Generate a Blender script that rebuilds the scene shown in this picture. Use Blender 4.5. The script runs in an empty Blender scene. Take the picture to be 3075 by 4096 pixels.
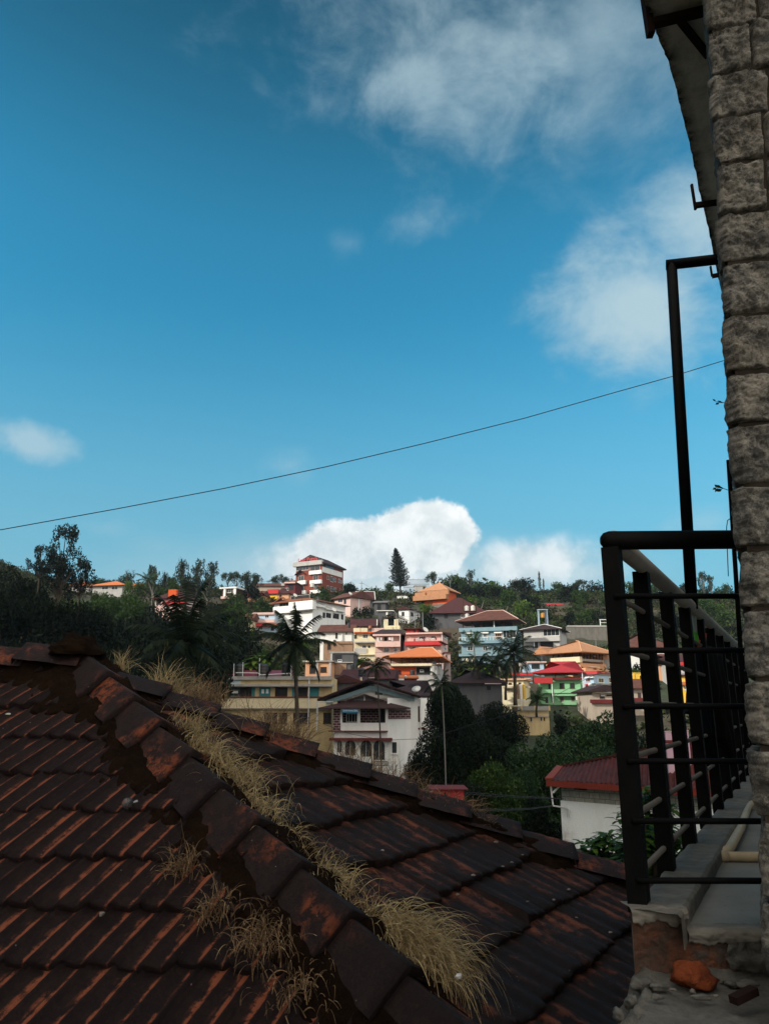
import bpy, math, random
import numpy as np
from mathutils import Vector, Matrix, noise
R = math.radians
SC = bpy.context.scene
COL = SC.collection
rnd = random.Random(7)
rng = np.random.default_rng(11)

# ------------------------------------------------------------------ camera
FPX, CX, CY = 2979.0, 1537.5, 2048.0          # focal length and centre in photograph pixels
TH = R(14.63)
CT, ST = math.cos(TH), math.sin(TH)
cam = bpy.data.cameras.new('camera')
cam.sensor_fit = 'VERTICAL'; cam.sensor_height = 36.0; cam.sensor_width = 27.0
cam.lens = 36.0*FPX/4096.0
cam.clip_start = 0.05; cam.clip_end = 9000
camo = bpy.data.objects.new('camera', cam); COL.objects.link(camo)
camo.location = (0, 0, 0); camo.rotation_euler = (R(90)+TH, 0, 0)
SC.camera = camo

def ray(px, py):
    dy = (CY-py)/FPX
    return ((px-CX)/FPX, CT-dy*ST, ST+dy*CT)
def P(px, py, Y):
    r = ray(px, py); k = Y/r[1]
    return Vector((r[0]*k, Y, r[2]*k))

# ------------------------------------------------------------------ sky and sun
SUN_EL = 28.0
SUN_H = Vector((-0.87, -0.49, 0)).normalized()        # horizontal direction towards the sun
SUN_DIR = Vector((SUN_H.x*math.cos(R(SUN_EL)), SUN_H.y*math.cos(R(SUN_EL)), math.sin(R(SUN_EL))))
SKY_STRENGTH = 0.15
world = bpy.data.worlds.new('World'); SC.world = world
world.use_nodes = True
wn, wl = world.node_tree.nodes, world.node_tree.links
wn.clear()
def wnode(t, **kw):
    n = wn.new(t)
    for k, v in kw.items(): setattr(n, k, v)
    return n
sky = wnode('ShaderNodeTexSky', sky_type='NISHITA')
sky.sun_disc = False
sky.sun_elevation = R(SUN_EL)
sky.sun_rotation = math.atan2(SUN_H.x, SUN_H.y)
sky.altitude = 1100; sky.air_density = 1.0; sky.dust_density = 0.6; sky.ozone_density = 3.0
tint = wnode('ShaderNodeMix', data_type='RGBA', blend_type='MULTIPLY')
tint.inputs['Factor'].default_value = 1.0
tint.inputs['B'].default_value = (0.19, 0.89, 0.83, 1)
wl.new(sky.outputs['Color'], tint.inputs['A'])
tc = wnode('ShaderNodeTexCoord')
DIRV = tc.outputs['Generated']
def wmath(op, a, b=None, clamp=False):
    n = wnode('ShaderNodeMath', operation=op); n.use_clamp = clamp
    for i, v in enumerate((a, b)):
        if v is None: continue
        if isinstance(v, (int, float)): n.inputs[i].default_value = v
        else: wl.new(v, n.inputs[i])
    return n.outputs[0]
def wdot(vec):
    n = wnode('ShaderNodeVectorMath', operation='DOT_PRODUCT')
    wl.new(DIRV, n.inputs[0]); n.inputs[1].default_value = vec
    return n.outputs['Value']
def wnoise(scale, detail, rough, sq=(1, 1, 1), dist=0.0):
    m = wnode('ShaderNodeMapping'); wl.new(DIRV, m.inputs['Vector']); m.inputs['Scale'].default_value = sq
    n = wnode('ShaderNodeTexNoise'); wl.new(m.outputs[0], n.inputs['Vector'])
    n.inputs['Scale'].default_value = scale; n.inputs['Detail'].default_value = detail
    n.inputs['Roughness'].default_value = rough; n.inputs['Distortion'].default_value = dist
    return n.outputs['Fac']
NZ1 = wnoise(10, 10, 0.63, (1, 1, 1.5), 0.25)      # wispy
NZ2 = wnoise(24, 8, 0.60)                       # billowy
def cloud(px, py, rx, ry, nz, amp, lo, hi, gain, roll=0.0):
    """one cloud at a fixed direction of the sky: an ellipse broken up by noise"""
    d = Vector(ray(px, py)).normalized()
    r = d.cross(Vector((0, 0, 1))).normalized(); u = r.cross(d).normalized()
    cr, sr = math.cos(R(roll)), math.sin(R(roll))
    r, u = r*cr+u*sr, u*cr-r*sr
    a = wmath('DIVIDE', wmath('SUBTRACT', wdot(r), 0.0), rx/FPX)
    b = wmath('DIVIDE', wmath('SUBTRACT', wdot(u), 0.0), ry/FPX)
    q = wmath('SQRT', wmath('ADD', wmath('MULTIPLY', a, a), wmath('MULTIPLY', b, b)))
    front = wmath('GREATER_THAN', wdot(d), 0.2)
    f = wmath('ADD', wmath('SUBTRACT', 1.0, q), wmath('MULTIPLY', wmath('SUBTRACT', nz, 0.5), amp))
    mr = wnode('ShaderNodeMapRange', interpolation_type='SMOOTHSTEP')
    wl.new(f, mr.inputs['Value']); mr.inputs['From Min'].default_value = lo; mr.inputs['From Max'].default_value = hi
    return wmath('MULTIPLY', wmath('MULTIPLY', mr.outputs[0], gain), front)
def wmax(lst):
    o = lst[0]
    for x in lst[1:]: o = wmath('MAXIMUM', o, x)
    return o
def wramp(v, a, b, ya, yb, smooth=True):
    mr = wnode('ShaderNodeMapRange', interpolation_type='SMOOTHSTEP' if smooth else 'LINEAR')
    wl.new(v, mr.inputs['Value'])
    for k_, x_ in zip(('From Min', 'From Max', 'To Min', 'To Max'), (a, b, ya, yb)): mr.inputs[k_].default_value = x_
    return mr.outputs[0]
ELZ = wdot((0, 0, 1))                                  # sine of the elevation
deep = wnode('ShaderNodeMix', data_type='RGBA', blend_type='MULTIPLY'); deep.inputs['Factor'].default_value = 1.0
wl.new(tint.outputs['Result'], deep.inputs['A'])
dk = wnode('ShaderNodeCombineColor'); dv = wramp(ELZ, .54, .80, 1.08, .54)
for i_ in range(3): wl.new(dv, dk.inputs[i_])
wl.new(dk.outputs[0], deep.inputs['B'])
hazy = wnode('ShaderNodeMix', data_type='RGBA'); wl.new(wramp(ELZ, .05, .52, .88, 0.0), hazy.inputs['Factor'])
wl.new(deep.outputs['Result'], hazy.inputs['A'])
hazy.inputs['B'].default_value = (.168/SKY_STRENGTH, .325/SKY_STRENGTH, .405/SKY_STRENGTH, 1)
# unseen bright cloud cover added behind the viewer to fill the shade neutrally
NZ3 = wnoise(2.2, 6, .55)
fill_bank = wmath('ADD', wdot((0.10, -.80, .45)), wmath('MULTIPLY', wmath('SUBTRACT', NZ3, .5), 1.1))
fill_bank = wmath('MULTIPLY', wramp(fill_bank, .05, .35, 0.0, 1.0), wramp(wdot((0, 1, 0)), .0, .25, 1.0, 0.0))
soft = wmax([
    cloud(1980, 170, 720, 380, NZ1, 2.8, -0.35, 1.95, 0.80, -18),
    cloud(1650, 330, 300, 220, NZ1, 2.4, -0.1, 1.3, 0.62, 30),
    cloud(2420, 130, 560, 520, NZ1, 2.0, -0.2, 1.7, 0.60, 0),
    cloud(2550, 1230, 420, 330, NZ1, 1.5, -0.05, 0.95, 0.88, -30),
    cloud(2800, 900, 330, 300, NZ1, 1.6, 0.0, 1.1, 0.8, -45),
    cloud(1690, 890, 260, 120, NZ1, 3.2, 0.1, 1.9, 0.40, 15),
    cloud(1400, 970, 110, 90, NZ1, 2.4, 0.1, 1.5, 0.22, 20),
    cloud(130, 1765, 190, 90, NZ2, 1.2, 0.0, 0.8, 0.66, -6),
    cloud(1160, 1860, 190, 100, NZ2, 2.0, 0.0, 1.5, 0.30, 10),
    cloud(430, 2110, 130, 60, NZ2, 1.6, 0.0, 1.5, 0.28, 0),
    cloud(640, 2190, 300, 110, NZ1, 1.4, 0.0, 1.6, 0.30, 0),
    cloud(2790, 2090, 170, 80, NZ2, 1.6, 0.0, 1.3, 0.35, 0),
    cloud(1500, 2330, 1400, 270, NZ1, 0.5, 0.0, 1.0, 0.85, 0),
])
bright = wmax([
    cloud(1700, 2140, 225, 160, NZ2, 0.70, 0.0, 0.16, 1.0, 0),
    cloud(1450, 2200, 320, 140, NZ2, 0.65, 0.0, 0.22, 0.97, 0),
    cloud(1240, 2260, 250, 130, NZ2, 0.8, -0.02, 0.8, 0.9, 0),
    cloud(1600, 2320, 420, 170, NZ2, 0.8, 0.0, 1.0, 0.75, 0),
    cloud(2130, 2250, 300, 130, NZ2, 0.8, 0.0, 0.7, 0.85, 0),
    cloud(2330, 2290, 200, 80, NZ2, 0.9, 0.0, 0.9, 0.5, 0),
])
K = 1.0/SKY_STRENGTH
FILL_BANK = (1.16, 1.10, 1.02)
mixs = wnode('ShaderNodeMix', data_type='RGBA'); wl.new(soft, mixs.inputs['Factor'])
wl.new(hazy.outputs['Result'], mixs.inputs['A']); mixs.inputs['B'].default_value = (0.36*K, 0.48*K, 0.53*K, 1)
mixb = wnode('ShaderNodeMix', data_type='RGBA'); wl.new(bright, mixb.inputs['Factor'])
wl.new(mixs.outputs['Result'], mixb.inputs['A'])
puff = wnode('ShaderNodeMix', data_type='RGBA')
wl.new(wmath('ADD', wramp(NZ2, .35, .66, 0.0, .55), wramp(ELZ, .185, .30, 0.0, .50), True), puff.inputs['Factor'])
puff.inputs['A'].default_value = (0.47*K, 0.54*K, 0.57*K, 1); puff.inputs['B'].default_value = (0.80*K, 0.82*K, 0.82*K, 1)
wl.new(puff.outputs['Result'], mixb.inputs['B'])
bgn = wnode('ShaderNodeBackground'); bgn.inputs['Strength'].default_value = SKY_STRENGTH
mixk = wnode('ShaderNodeMix', data_type='RGBA'); wl.new(fill_bank, mixk.inputs['Factor'])
wl.new(mixb.outputs['Result'], mixk.inputs['A']); mixk.inputs['B'].default_value = (FILL_BANK[0]*K, FILL_BANK[1]*K, FILL_BANK[2]*K, 1)
wl.new(mixk.outputs['Result'], bgn.inputs['Color'])
wo = wnode('ShaderNodeOutputWorld'); wl.new(bgn.outputs[0], wo.inputs['Surface'])

sl = bpy.data.lights.new('sun', 'SUN'); sl.energy = 3.0; sl.angle = R(0.5); sl.color = (1.0, 0.94, 0.84)
so = bpy.data.objects.new('sun', sl); COL.objects.link(so)
so.rotation_euler = (-SUN_DIR).to_track_quat('-Z', 'Y').to_euler()
so.location = (-300, -150, 300)
SC.view_settings.view_transform = 'Standard'; SC.view_settings.look = 'None'
SC.view_settings.exposure = 0.45; SC.view_settings.gamma = 1.0; SC.view_settings.use_curve_mapping = False
SC.cycles.use_denoising = True
SC.cycles.max_bounces = 6; SC.cycles.diffuse_bounces = 3; SC.cycles.transparent_max_bounces = 8

# ------------------------------------------------------------------ materials
def newmat(name):
    m = bpy.data.materials.new(name); m.use_nodes = True
    nt = m.node_tree; b = nt.nodes['Principled BSDF']
    return m, nt.nodes, nt.links, b
def nd(ns, t, **kw):
    n = ns.new(t)
    for k, v in kw.items(): setattr(n, k, v)
    return n
def rgba(c): return (c[0], c[1], c[2], 1)
def noise_fac(ns, ls, scale, detail=6, rough=0.6, sq=(1, 1, 1), lo=0.35, hi=0.65, coord='Object', dist=0.0):
    tcn = nd(ns, 'ShaderNodeTexCoord'); mp = nd(ns, 'ShaderNodeMapping'); mp.inputs['Scale'].default_value = sq
    ls.new(tcn.outputs[coord], mp.inputs['Vector'])
    n = nd(ns, 'ShaderNodeTexNoise'); ls.new(mp.outputs[0], n.inputs['Vector'])
    n.inputs['Scale'].default_value = scale; n.inputs['Detail'].default_value = detail
    n.inputs['Roughness'].default_value = rough; n.inputs['Distortion'].default_value = dist
    mr = nd(ns, 'ShaderNodeMapRange'); ls.new(n.outputs['Fac'], mr.inputs['Value'])
    mr.inputs['From Min'].default_value = lo; mr.inputs['From Max'].default_value = hi
    return mr.outputs[0], n.outputs['Fac']
def mixc(ns, ls, fac, a, b, mode='MIX'):
    m = nd(ns, 'ShaderNodeMix', data_type='RGBA', blend_type=mode)
    if isinstance(fac, (int, float)): m.inputs['Factor'].default_value = fac
    else: ls.new(fac, m.inputs['Factor'])
    for k, v in (('A', a), ('B', b)):
        if isinstance(v, tuple): m.inputs[k].default_value = rgba(v)
        else: ls.new(v, m.inputs[k])
    return m.outputs['Result']
def bump(ns, ls, b, h, strength=0.3, dist=0.02):
    bn = nd(ns, 'ShaderNodeBump'); bn.inputs['Strength'].default_value = strength; bn.inputs['Distance'].default_value = dist
    ls.new(h, bn.inputs['Height']); ls.new(bn.outputs[0], b.inputs['Normal'])
_mc = {}
def paint(name, c, dirt=None, amt=0.5, scale=0.7, rough=0.8, sq=(1, 1, 0.35), fine=6.0, bmp=0.15):
    """painted or plastered surface with weather stains"""
    if name in _mc: return _mc[name]
    m, ns, ls, b = newmat(name)
    if dirt is None: dirt = tuple(x*0.5 for x in c)
    f1, _ = noise_fac(ns, ls, scale, 6, 0.65, sq, 0.45, 0.75)
    f2, raw = noise_fac(ns, ls, fine, 5, 0.6, (1, 1, 1), 0.3, 0.8)
    k = nd(ns, 'ShaderNodeMath', operation='MULTIPLY'); ls.new(f1, k.inputs[0]); k.inputs[1].default_value = amt
    c1 = mixc(ns, ls, k.outputs[0], c, dirt)
    k2 = nd(ns, 'ShaderNodeMath', operation='MULTIPLY'); ls.new(f2, k2.inputs[0]); k2.inputs[1].default_value = amt*0.35
    c2 = mixc(ns, ls, k2.outputs[0], c1, dirt)
    ls.new(c2, b.inputs['Base Color']); b.inputs['Roughness'].default_value = rough
    b.inputs['Specular IOR Level'].default_value = 0.2 if max(c) > .1 else 0.05
    if bmp: bump(ns, ls, b, raw, bmp, 0.01)
    _mc[name] = m; return m
def plain(name, c, rough=0.6, metal=0.0, spec=0.5):
    if name in _mc: return _mc[name]
    m, ns, ls, b = newmat(name)
    f, raw = noise_fac(ns, ls, 5, 5, 0.6)
    ls.new(mixc(ns, ls, f, c, tuple(x*0.72 for x in c)), b.inputs['Base Color'])
    b.inputs['Roughness'].default_value = rough; b.inputs['Metallic'].default_value = metal
    b.inputs['Specular IOR Level'].default_value = spec
    _mc[name] = m; return m
def rooftile(name, c, dark, amt=0.6, period=0.28, rib=0.25, metal=False, lit=None):
    """far clay tiles or corrugated sheet: courses follow the height, ribs the eave"""
    if name in _mc: return _mc[name]
    m, ns, ls, b = newmat(name)
    f1, raw = noise_fac(ns, ls, 0.9, 7, 0.7, (1, 1, 1), 0.38, 0.66)
    f2, raw2 = noise_fac(ns, ls, 4.0, 5, 0.7, (1, 1, 1), 0.35, 0.7)
    k = nd(ns, 'ShaderNodeMath', operation='MULTIPLY'); ls.new(f1, k.inputs[0]); k.inputs[1].default_value = amt
    c1 = mixc(ns, ls, k.outputs[0], c, dark)
    c2 = mixc(ns, ls, f2, c1, mixc(ns, ls, 0.5, c1, dark))
    tcn = nd(ns, 'ShaderNodeTexCoord')
    w1 = nd(ns, 'ShaderNodeTexWave', wave_type='BANDS', bands_direction='X' if metal else 'Z', wave_profile='SIN' if metal else 'SAW')
    ls.new(tcn.outputs['Object'], w1.inputs['Vector'])
    w1.inputs['Scale'].default_value = 2*math.pi/20/(rib if metal else period*0.5)*1.0
    w1.inputs['Distortion'].default_value = 0.4 if not metal else 0.0
    w1.inputs['Detail'].default_value = 1.0
    ls.new(mixc(ns, ls, 0.35 if not metal else 0.2, c2, mixc(ns, ls, w1.outputs['Fac'], mixc(ns, ls, 0.75, c2, dark), c2)), b.inputs['Base Color'])  # rib and course shading put into the colour as stripes
    b.inputs['Roughness'].default_value = 0.5 if metal else 0.8; b.inputs['Specular IOR Level'].default_value = .2
    bump(ns, ls, b, w1.outputs['Fac'], 0.5, 0.04)
    _mc[name] = m; return m
def leafmat(name, c1, c2, c3=None, trans=0.25, rough=0.6, spec=0.12):
    if name in _mc: return _mc[name]
    m, ns, ls, b = newmat(name)
    g = nd(ns, 'ShaderNodeNewGeometry')
    ramp = nd(ns, 'ShaderNodeValToRGB')
    el = ramp.color_ramp.elements
    el[0].color = rgba(c1); el[1].color = rgba(c2)
    if c3:
        e = el.new(0.9); e.color = rgba(c2); el[2].color = rgba(c3)
    ls.new(g.outputs['Random Per Island'], ramp.inputs['Fac'])
    f, _ = noise_fac(ns, ls, 3.0, 3, 0.5, (1, 1, 1), 0.35, 0.65)
    col = mixc(ns, ls, f, ramp.outputs['Color'], mixc(ns, ls, 0.5, ramp.outputs['Color'], c1))
    ls.new(col, b.inputs['Base Color']); b.inputs['Roughness'].default_value = rough; b.inputs['Specular IOR Level'].default_value = spec
    tr = nd(ns, 'ShaderNodeBsdfTranslucent'); ls.new(col, tr.inputs['Color'])
    mx = nd(ns, 'ShaderNodeMixShader'); mx.inputs['Fac'].default_value = trans
    ls.new(b.outputs[0], mx.inputs[1]); ls.new(tr.outputs[0], mx.inputs[2])
    out = [n for n in ns if n.type == 'OUTPUT_MATERIAL'][0]
    ls.new(mx.outputs[0], out.inputs['Surface'])
    _mc[name] = m; return m
GLASS = plain('window_glass', (0.030, 0.036, 0.042), 0.12)
DARK = plain('opening_shade', (0.012, 0.012, 0.014), 0.8)  # near-black colour standing in for the shade inside openings
WHITE = paint('white_paint', (0.80, 0.80, 0.77), (0.42, 0.42, 0.38), 0.35)
CREAM = paint('cream_paint', (0.72, 0.64, 0.44), (0.35, 0.30, 0.2), 0.5)
CONC = paint('concrete', (0.34, 0.33, 0.31), (0.13, 0.13, 0.12), 0.7)
BLACKIRON = plain('black_iron', (0.010, 0.010, 0.011), 0.5)
STEEL = plain('grey_steel', (0.25, 0.26, 0.27), 0.45, 0.6)
TANKBLK = plain('black_plastic', (0.012, 0.012, 0.014), 0.4)
TANKWHT = plain('white_plastic', (0.72, 0.70, 0.64), 0.45)
PVC = plain('white_pvc', (0.6, 0.6, 0.58), 0.4)
BARK = paint('bark', (0.065, 0.053, 0.04), (0.025, 0.02, 0.017), 0.7, 3.0, 0.9)
PALEBARK = paint('pale_bark', (0.20, 0.185, 0.16), (0.08, 0.075, 0.06), 0.6, 3.0, 0.9)
WOOD = paint('dark_wood', (0.08, 0.045, 0.03), (0.03, 0.02, 0.015), 0.5)

# ------------------------------------------------------------------ objects and meshes
def tag(o, label=None, cat=None, group=None, kind=None):
    if label: o['label'] = label
    if cat: o['category'] = cat
    if group: o['group'] = group
    if kind: o['kind'] = kind
    return o
def thing(name, label, cat, loc=(0, 0, 0), rz=0.0, group=None):
    o = bpy.data.objects.new(name, None); COL.objects.link(o)
    o.empty_display_size = 0.2
    o.location = loc; o.rotation_euler = (0, 0, rz)
    return tag(o, label, cat, group)
def npmesh(name, V, Fq, mat, parent=None, smooth=False, loc=None, attrs=None):
    """mesh object from numpy vertices and faces (all of one size)"""
    V = np.asarray(V, dtype=np.float32); Fq = np.asarray(Fq, dtype=np.int32)
    me = bpy.data.meshes.new(name)
    n, k = Fq.shape
    me.vertices.add(len(V)); me.vertices.foreach_set('co', V.ravel())
    me.loops.add(n*k); me.loops.foreach_set('vertex_index', Fq.ravel())
    me.polygons.add(n); me.polygons.foreach_set('loop_start', np.arange(0, n*k, k, dtype=np.int32))
    me.polygons.foreach_set('loop_total', np.full(n, k, dtype=np.int32))
    if smooth: me.polygons.foreach_set('use_smooth', np.ones(n, dtype=bool))
    if attrs:
        for an, av in attrs.items():
            at = me.attributes.new(an, 'FLOAT', 'POINT'); at.data.foreach_set('value', np.asarray(av, dtype=np.float32))
    me.update(calc_edges=True); me.validate()
    me.materials.append(mat)
    o = bpy.data.objects.new(name, me); COL.objects.link(o)
    if parent is not None: o.parent = parent
    if loc is not None: o.location = loc
    return o
class MB:
    def __init__(s): s.v = []; s.f = []
    def add(s, vs, fs):
        b = len(s.v); s.v += [tuple(p) for p in vs]; s.f += [tuple(i+b for i in f) for f in fs]; return s
    def box(s, x0, x1, y0, y1, z0, z1):
        x0, x1 = min(x0, x1), max(x0, x1); y0, y1 = min(y0, y1), max(y0, y1); z0, z1 = min(z0, z1), max(z0, z1)
        return s.add([(x0, y0, z0), (x1, y0, z0), (x1, y1, z0), (x0, y1, z0), (x0, y0, z1), (x1, y0, z1), (x1, y1, z1), (x0, y1, z1)],
              [(3, 2, 1, 0), (4, 5, 6, 7), (0, 1, 5, 4), (1, 2, 6, 5), (2, 3, 7, 6), (3, 0, 4, 7)])
    def prism(s, poly, ax, a0, a1):
        """poly in the two axes other than ax, extruded along ax from a0 to a1"""
        n = len(poly)
        def pt(p, a):
            return {'x': (a, p[0], p[1]), 'y': (p[0], a, p[1]), 'z': (p[0], p[1], a)}[ax]
        vs = [pt(p, a0) for p in poly]+[pt(p, a1) for p in poly]
        fs = [tuple(range(n-1, -1, -1)), tuple(range(n, 2*n))]+[(i, (i+1) % n, n+(i+1) % n, n+i) for i in range(n)]
        return s.add(vs, fs)
    def tube(s, pts, r, n=8, caps=True):
        pts = [Vector(p) for p in pts]; m = len(pts)
        rs = r if isinstance(r, (list, tuple)) else [r]*m
        t0 = (pts[1]-pts[0]).normalized()
        ref = Vector((0, 0, 1)) if abs(t0.z) < 0.9 else Vector((1, 0, 0))
        a = t0.cross(ref).normalized()
        vs = []
        for i, p in enumerate(pts):
            t = (pts[min(i+1, m-1)]-pts[max(i-1, 0)]).normalized()
            a = (a-t*a.dot(t)).normalized(); b = t.cross(a)
            for k in range(n):
                an = 2*math.pi*k/n
                vs.append(p+(a*math.cos(an)+b*math.sin(an))*rs[i])
        fs = [(i*n+k, i*n+(k+1) % n, (i+1)*n+(k+1) % n, (i+1)*n+k) for i in range(m-1) for k in range(n)]
        if caps: fs += [tuple(range(n-1, -1, -1)), tuple((m-1)*n+k for k in range(n))]
        return s.add(vs, fs)
    def cyl(s, x, y, z0, z1, r0, r1=None, n=16): return s.tube([(x, y, z0), (x, y, z1)], [r0, r1 if r1 is not None else r0], n)
    def bar(s, p, q, w, h=None):
        """square bar from p to q"""
        p, q = Vector(p), Vector(q); h = h or w
        t = (q-p).normalized(); ref = Vector((0, 0, 1)) if abs(t.z) < 0.95 else Vector((0, 1, 0))
        a = t.cross(ref).normalized()*w/2; b = a.cross(t).normalized()*h/2
        vs = [c+d for c in (p, q) for d in (-a-b, a-b, a+b, -a+b)]
        return s.add(vs, [(3, 2, 1, 0), (4, 5, 6, 7), (0, 1, 5, 4), (1, 2, 6, 5), (2, 3, 7, 6), (3, 0, 4, 7)])
    def build(s, name, mat, parent=None, smooth=False, loc=None):
        me = bpy.data.meshes.new(name)
        off = Vector(loc) if loc is not None else Vector((0, 0, 0))
        me.from_pydata([(v[0]-off.x, v[1]-off.y, v[2]-off.z) for v in s.v], [], s.f); me.update()
        if smooth: me.polygons.foreach_set('use_smooth', np.ones(len(me.polygons), dtype=bool))
        me.materials.append(mat)
        o = bpy.data.objects.new(name, me); COL.objects.link(o)
        if parent is not None: o.parent = parent
        if loc is not None: o.location = loc
        return o
def text_mesh(name, txt, mat, parent, size, depth, loc, rot):
    cu = bpy.data.curves.new(name, 'FONT'); cu.body = txt; cu.size = size; cu.extrude = depth
    cu.align_x = 'CENTER'; cu.align_y = 'CENTER'; cu.resolution_u = 2
    t = bpy.data.objects.new(name, cu); COL.objects.link(t)
    bpy.context.view_layer.update()
    me = bpy.data.meshes.new_from_object(t.evaluated_get(bpy.context.evaluated_depsgraph_get()))
    bpy.data.objects.remove(t)
    me.materials.clear(); me.materials.append(mat)
    o = bpy.data.objects.new(name, me); COL.objects.link(o); o.parent = parent
    o.location = loc; o.rotation_euler = rot
    return o
def fbm(x, y, z=0.0, o=4): return noise.fractal(Vector((x, y, z)), 1.0, 2.0, o)

# ------------------------------------------------------------------ terrain
_PY = [-400, 0, 55, 76, 95, 110, 125, 140, 152, 175, 200, 230, 262, 300, 330, 360, 450, 700, 1500, 4000]
_PZ = [-9, -9, -9.5, -8.5, -7, -4.5, -1.0, 2.5, 6.5, 9.0, 15.5, 25, 35, 43.5, 48.0, 49, 44, 20, 0, 0]
def smst(t):
    t = np.clip(t, 0, 1); return t*t*(3-2*t)
def ground_z(X, Y):
    X = np.asarray(X, dtype=float); Y = np.asarray(Y, dtype=float)
    z = np.interp(Y, _PY, _PZ)
    lat = -X-np.maximum(Y, 0)*0.36-6
    fade = (1-smst((Y-115)/110)*0.6)*(1-smst((Y-56)/30)*.42)
    z = z+smst(lat/78)*84*fade*smst((Y+140)/90)  # unseen ridge on the left, added and shaped to shade the valley
    z = z+smst((-X-15)/60)*smst((Y-90)/60)*(1-smst((Y-230)/100))*6          # the wooded shoulder on the left
    z = z-smst((X-70)/120)*smst((Y-220)/100)*7
    z = z+1.1*np.sin(X*0.071+1.3)*np.sin(Y*0.053)*smst((Y-90)/60)
    return z
def gz(x, y): return float(ground_z(x, y))
# ------------------------------------------------------------------ ground sheet
def make_ground():
    xs = np.concatenate([np.linspace(-4000, -330, 16), np.arange(-320, 321, 5.0), np.linspace(330, 4000, 16)])
    ys = np.concatenate([np.linspace(-4000, -170, 16), np.arange(-160, 521, 5.0), np.linspace(530, 4000, 22)])
    XX, YY = np.meshgrid(xs, ys)
    ZZ = ground_z(XX, YY)
    V = np.stack([XX.ravel(), YY.ravel(), ZZ.ravel()], 1)
    nx, ny = len(xs), len(ys)
    i = np.arange(nx-1)[None, :]+np.arange(ny-1)[:, None]*nx
    i = i.ravel(); Fq = np.stack([i, i+1, i+nx+1, i+nx], 1)
    m, ns, ls, b = newmat('hill_ground')
    f1, _ = noise_fac(ns, ls, 0.06, 8, 0.65, (1, 1, 1), 0.42, 0.6)
    f2, raw = noise_fac(ns, ls, 0.9, 6, 0.7, (1, 1, 1), 0.35, 0.65)
    c1 = mixc(ns, ls, f1, (0.030, 0.045, 0.018), (0.085, 0.055, 0.032))
    c2 = mixc(ns, ls, f2, c1, mixc(ns, ls, 0.6, c1, (0.012, 0.018, 0.008)))
    ls.new(c2, b.inputs['Base Color']); b.inputs['Roughness'].default_value = 0.95
    bump(ns, ls, b, raw, 0.8, 0.5)
    o = npmesh('ground', V, Fq, m, smooth=True)
    tag(o, kind='structure')
make_ground()

# ------------------------------------------------------------------ houses
class Crop:
    def __init__(s, x, y, k): s.x, s.y, s.k = x, y, k
    def __call__(s, x, y): return s.x+x*s.k, s.y+y*s.k
SRC = Crop(0, 0, 1)
cA = Crop(0, 2050, 800/1661); cB = Crop(800, 2150, 650/1661); cC = Crop(1250, 2150, 650/1661); cD = Crop(1800, 2200, 700/1661)
cE = Crop(800, 2550, 650/1661); cF = Crop(1250, 2500, 650/1661); cG = Crop(1800, 2600, 700/1661); cH = Crop(1800, 3000, 800/1661)
c2 = Crop(2400, 2250, 600/1661); c3 = Crop(1800, 2550, 400/1661); c4 = Crop(2100, 2550, 400/1661); c5 = Crop(1500, 2450, 400/1661)
c6 = Crop(1250, 2600, 350/1661); c7 = Crop(500, 2250, 400/1661); c8 = Crop(1180, 2200, 240/1661)
R3 = Crop(2375, 2050, 700/1630); R4 = Crop(2375, 2900, 700/1661)

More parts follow.
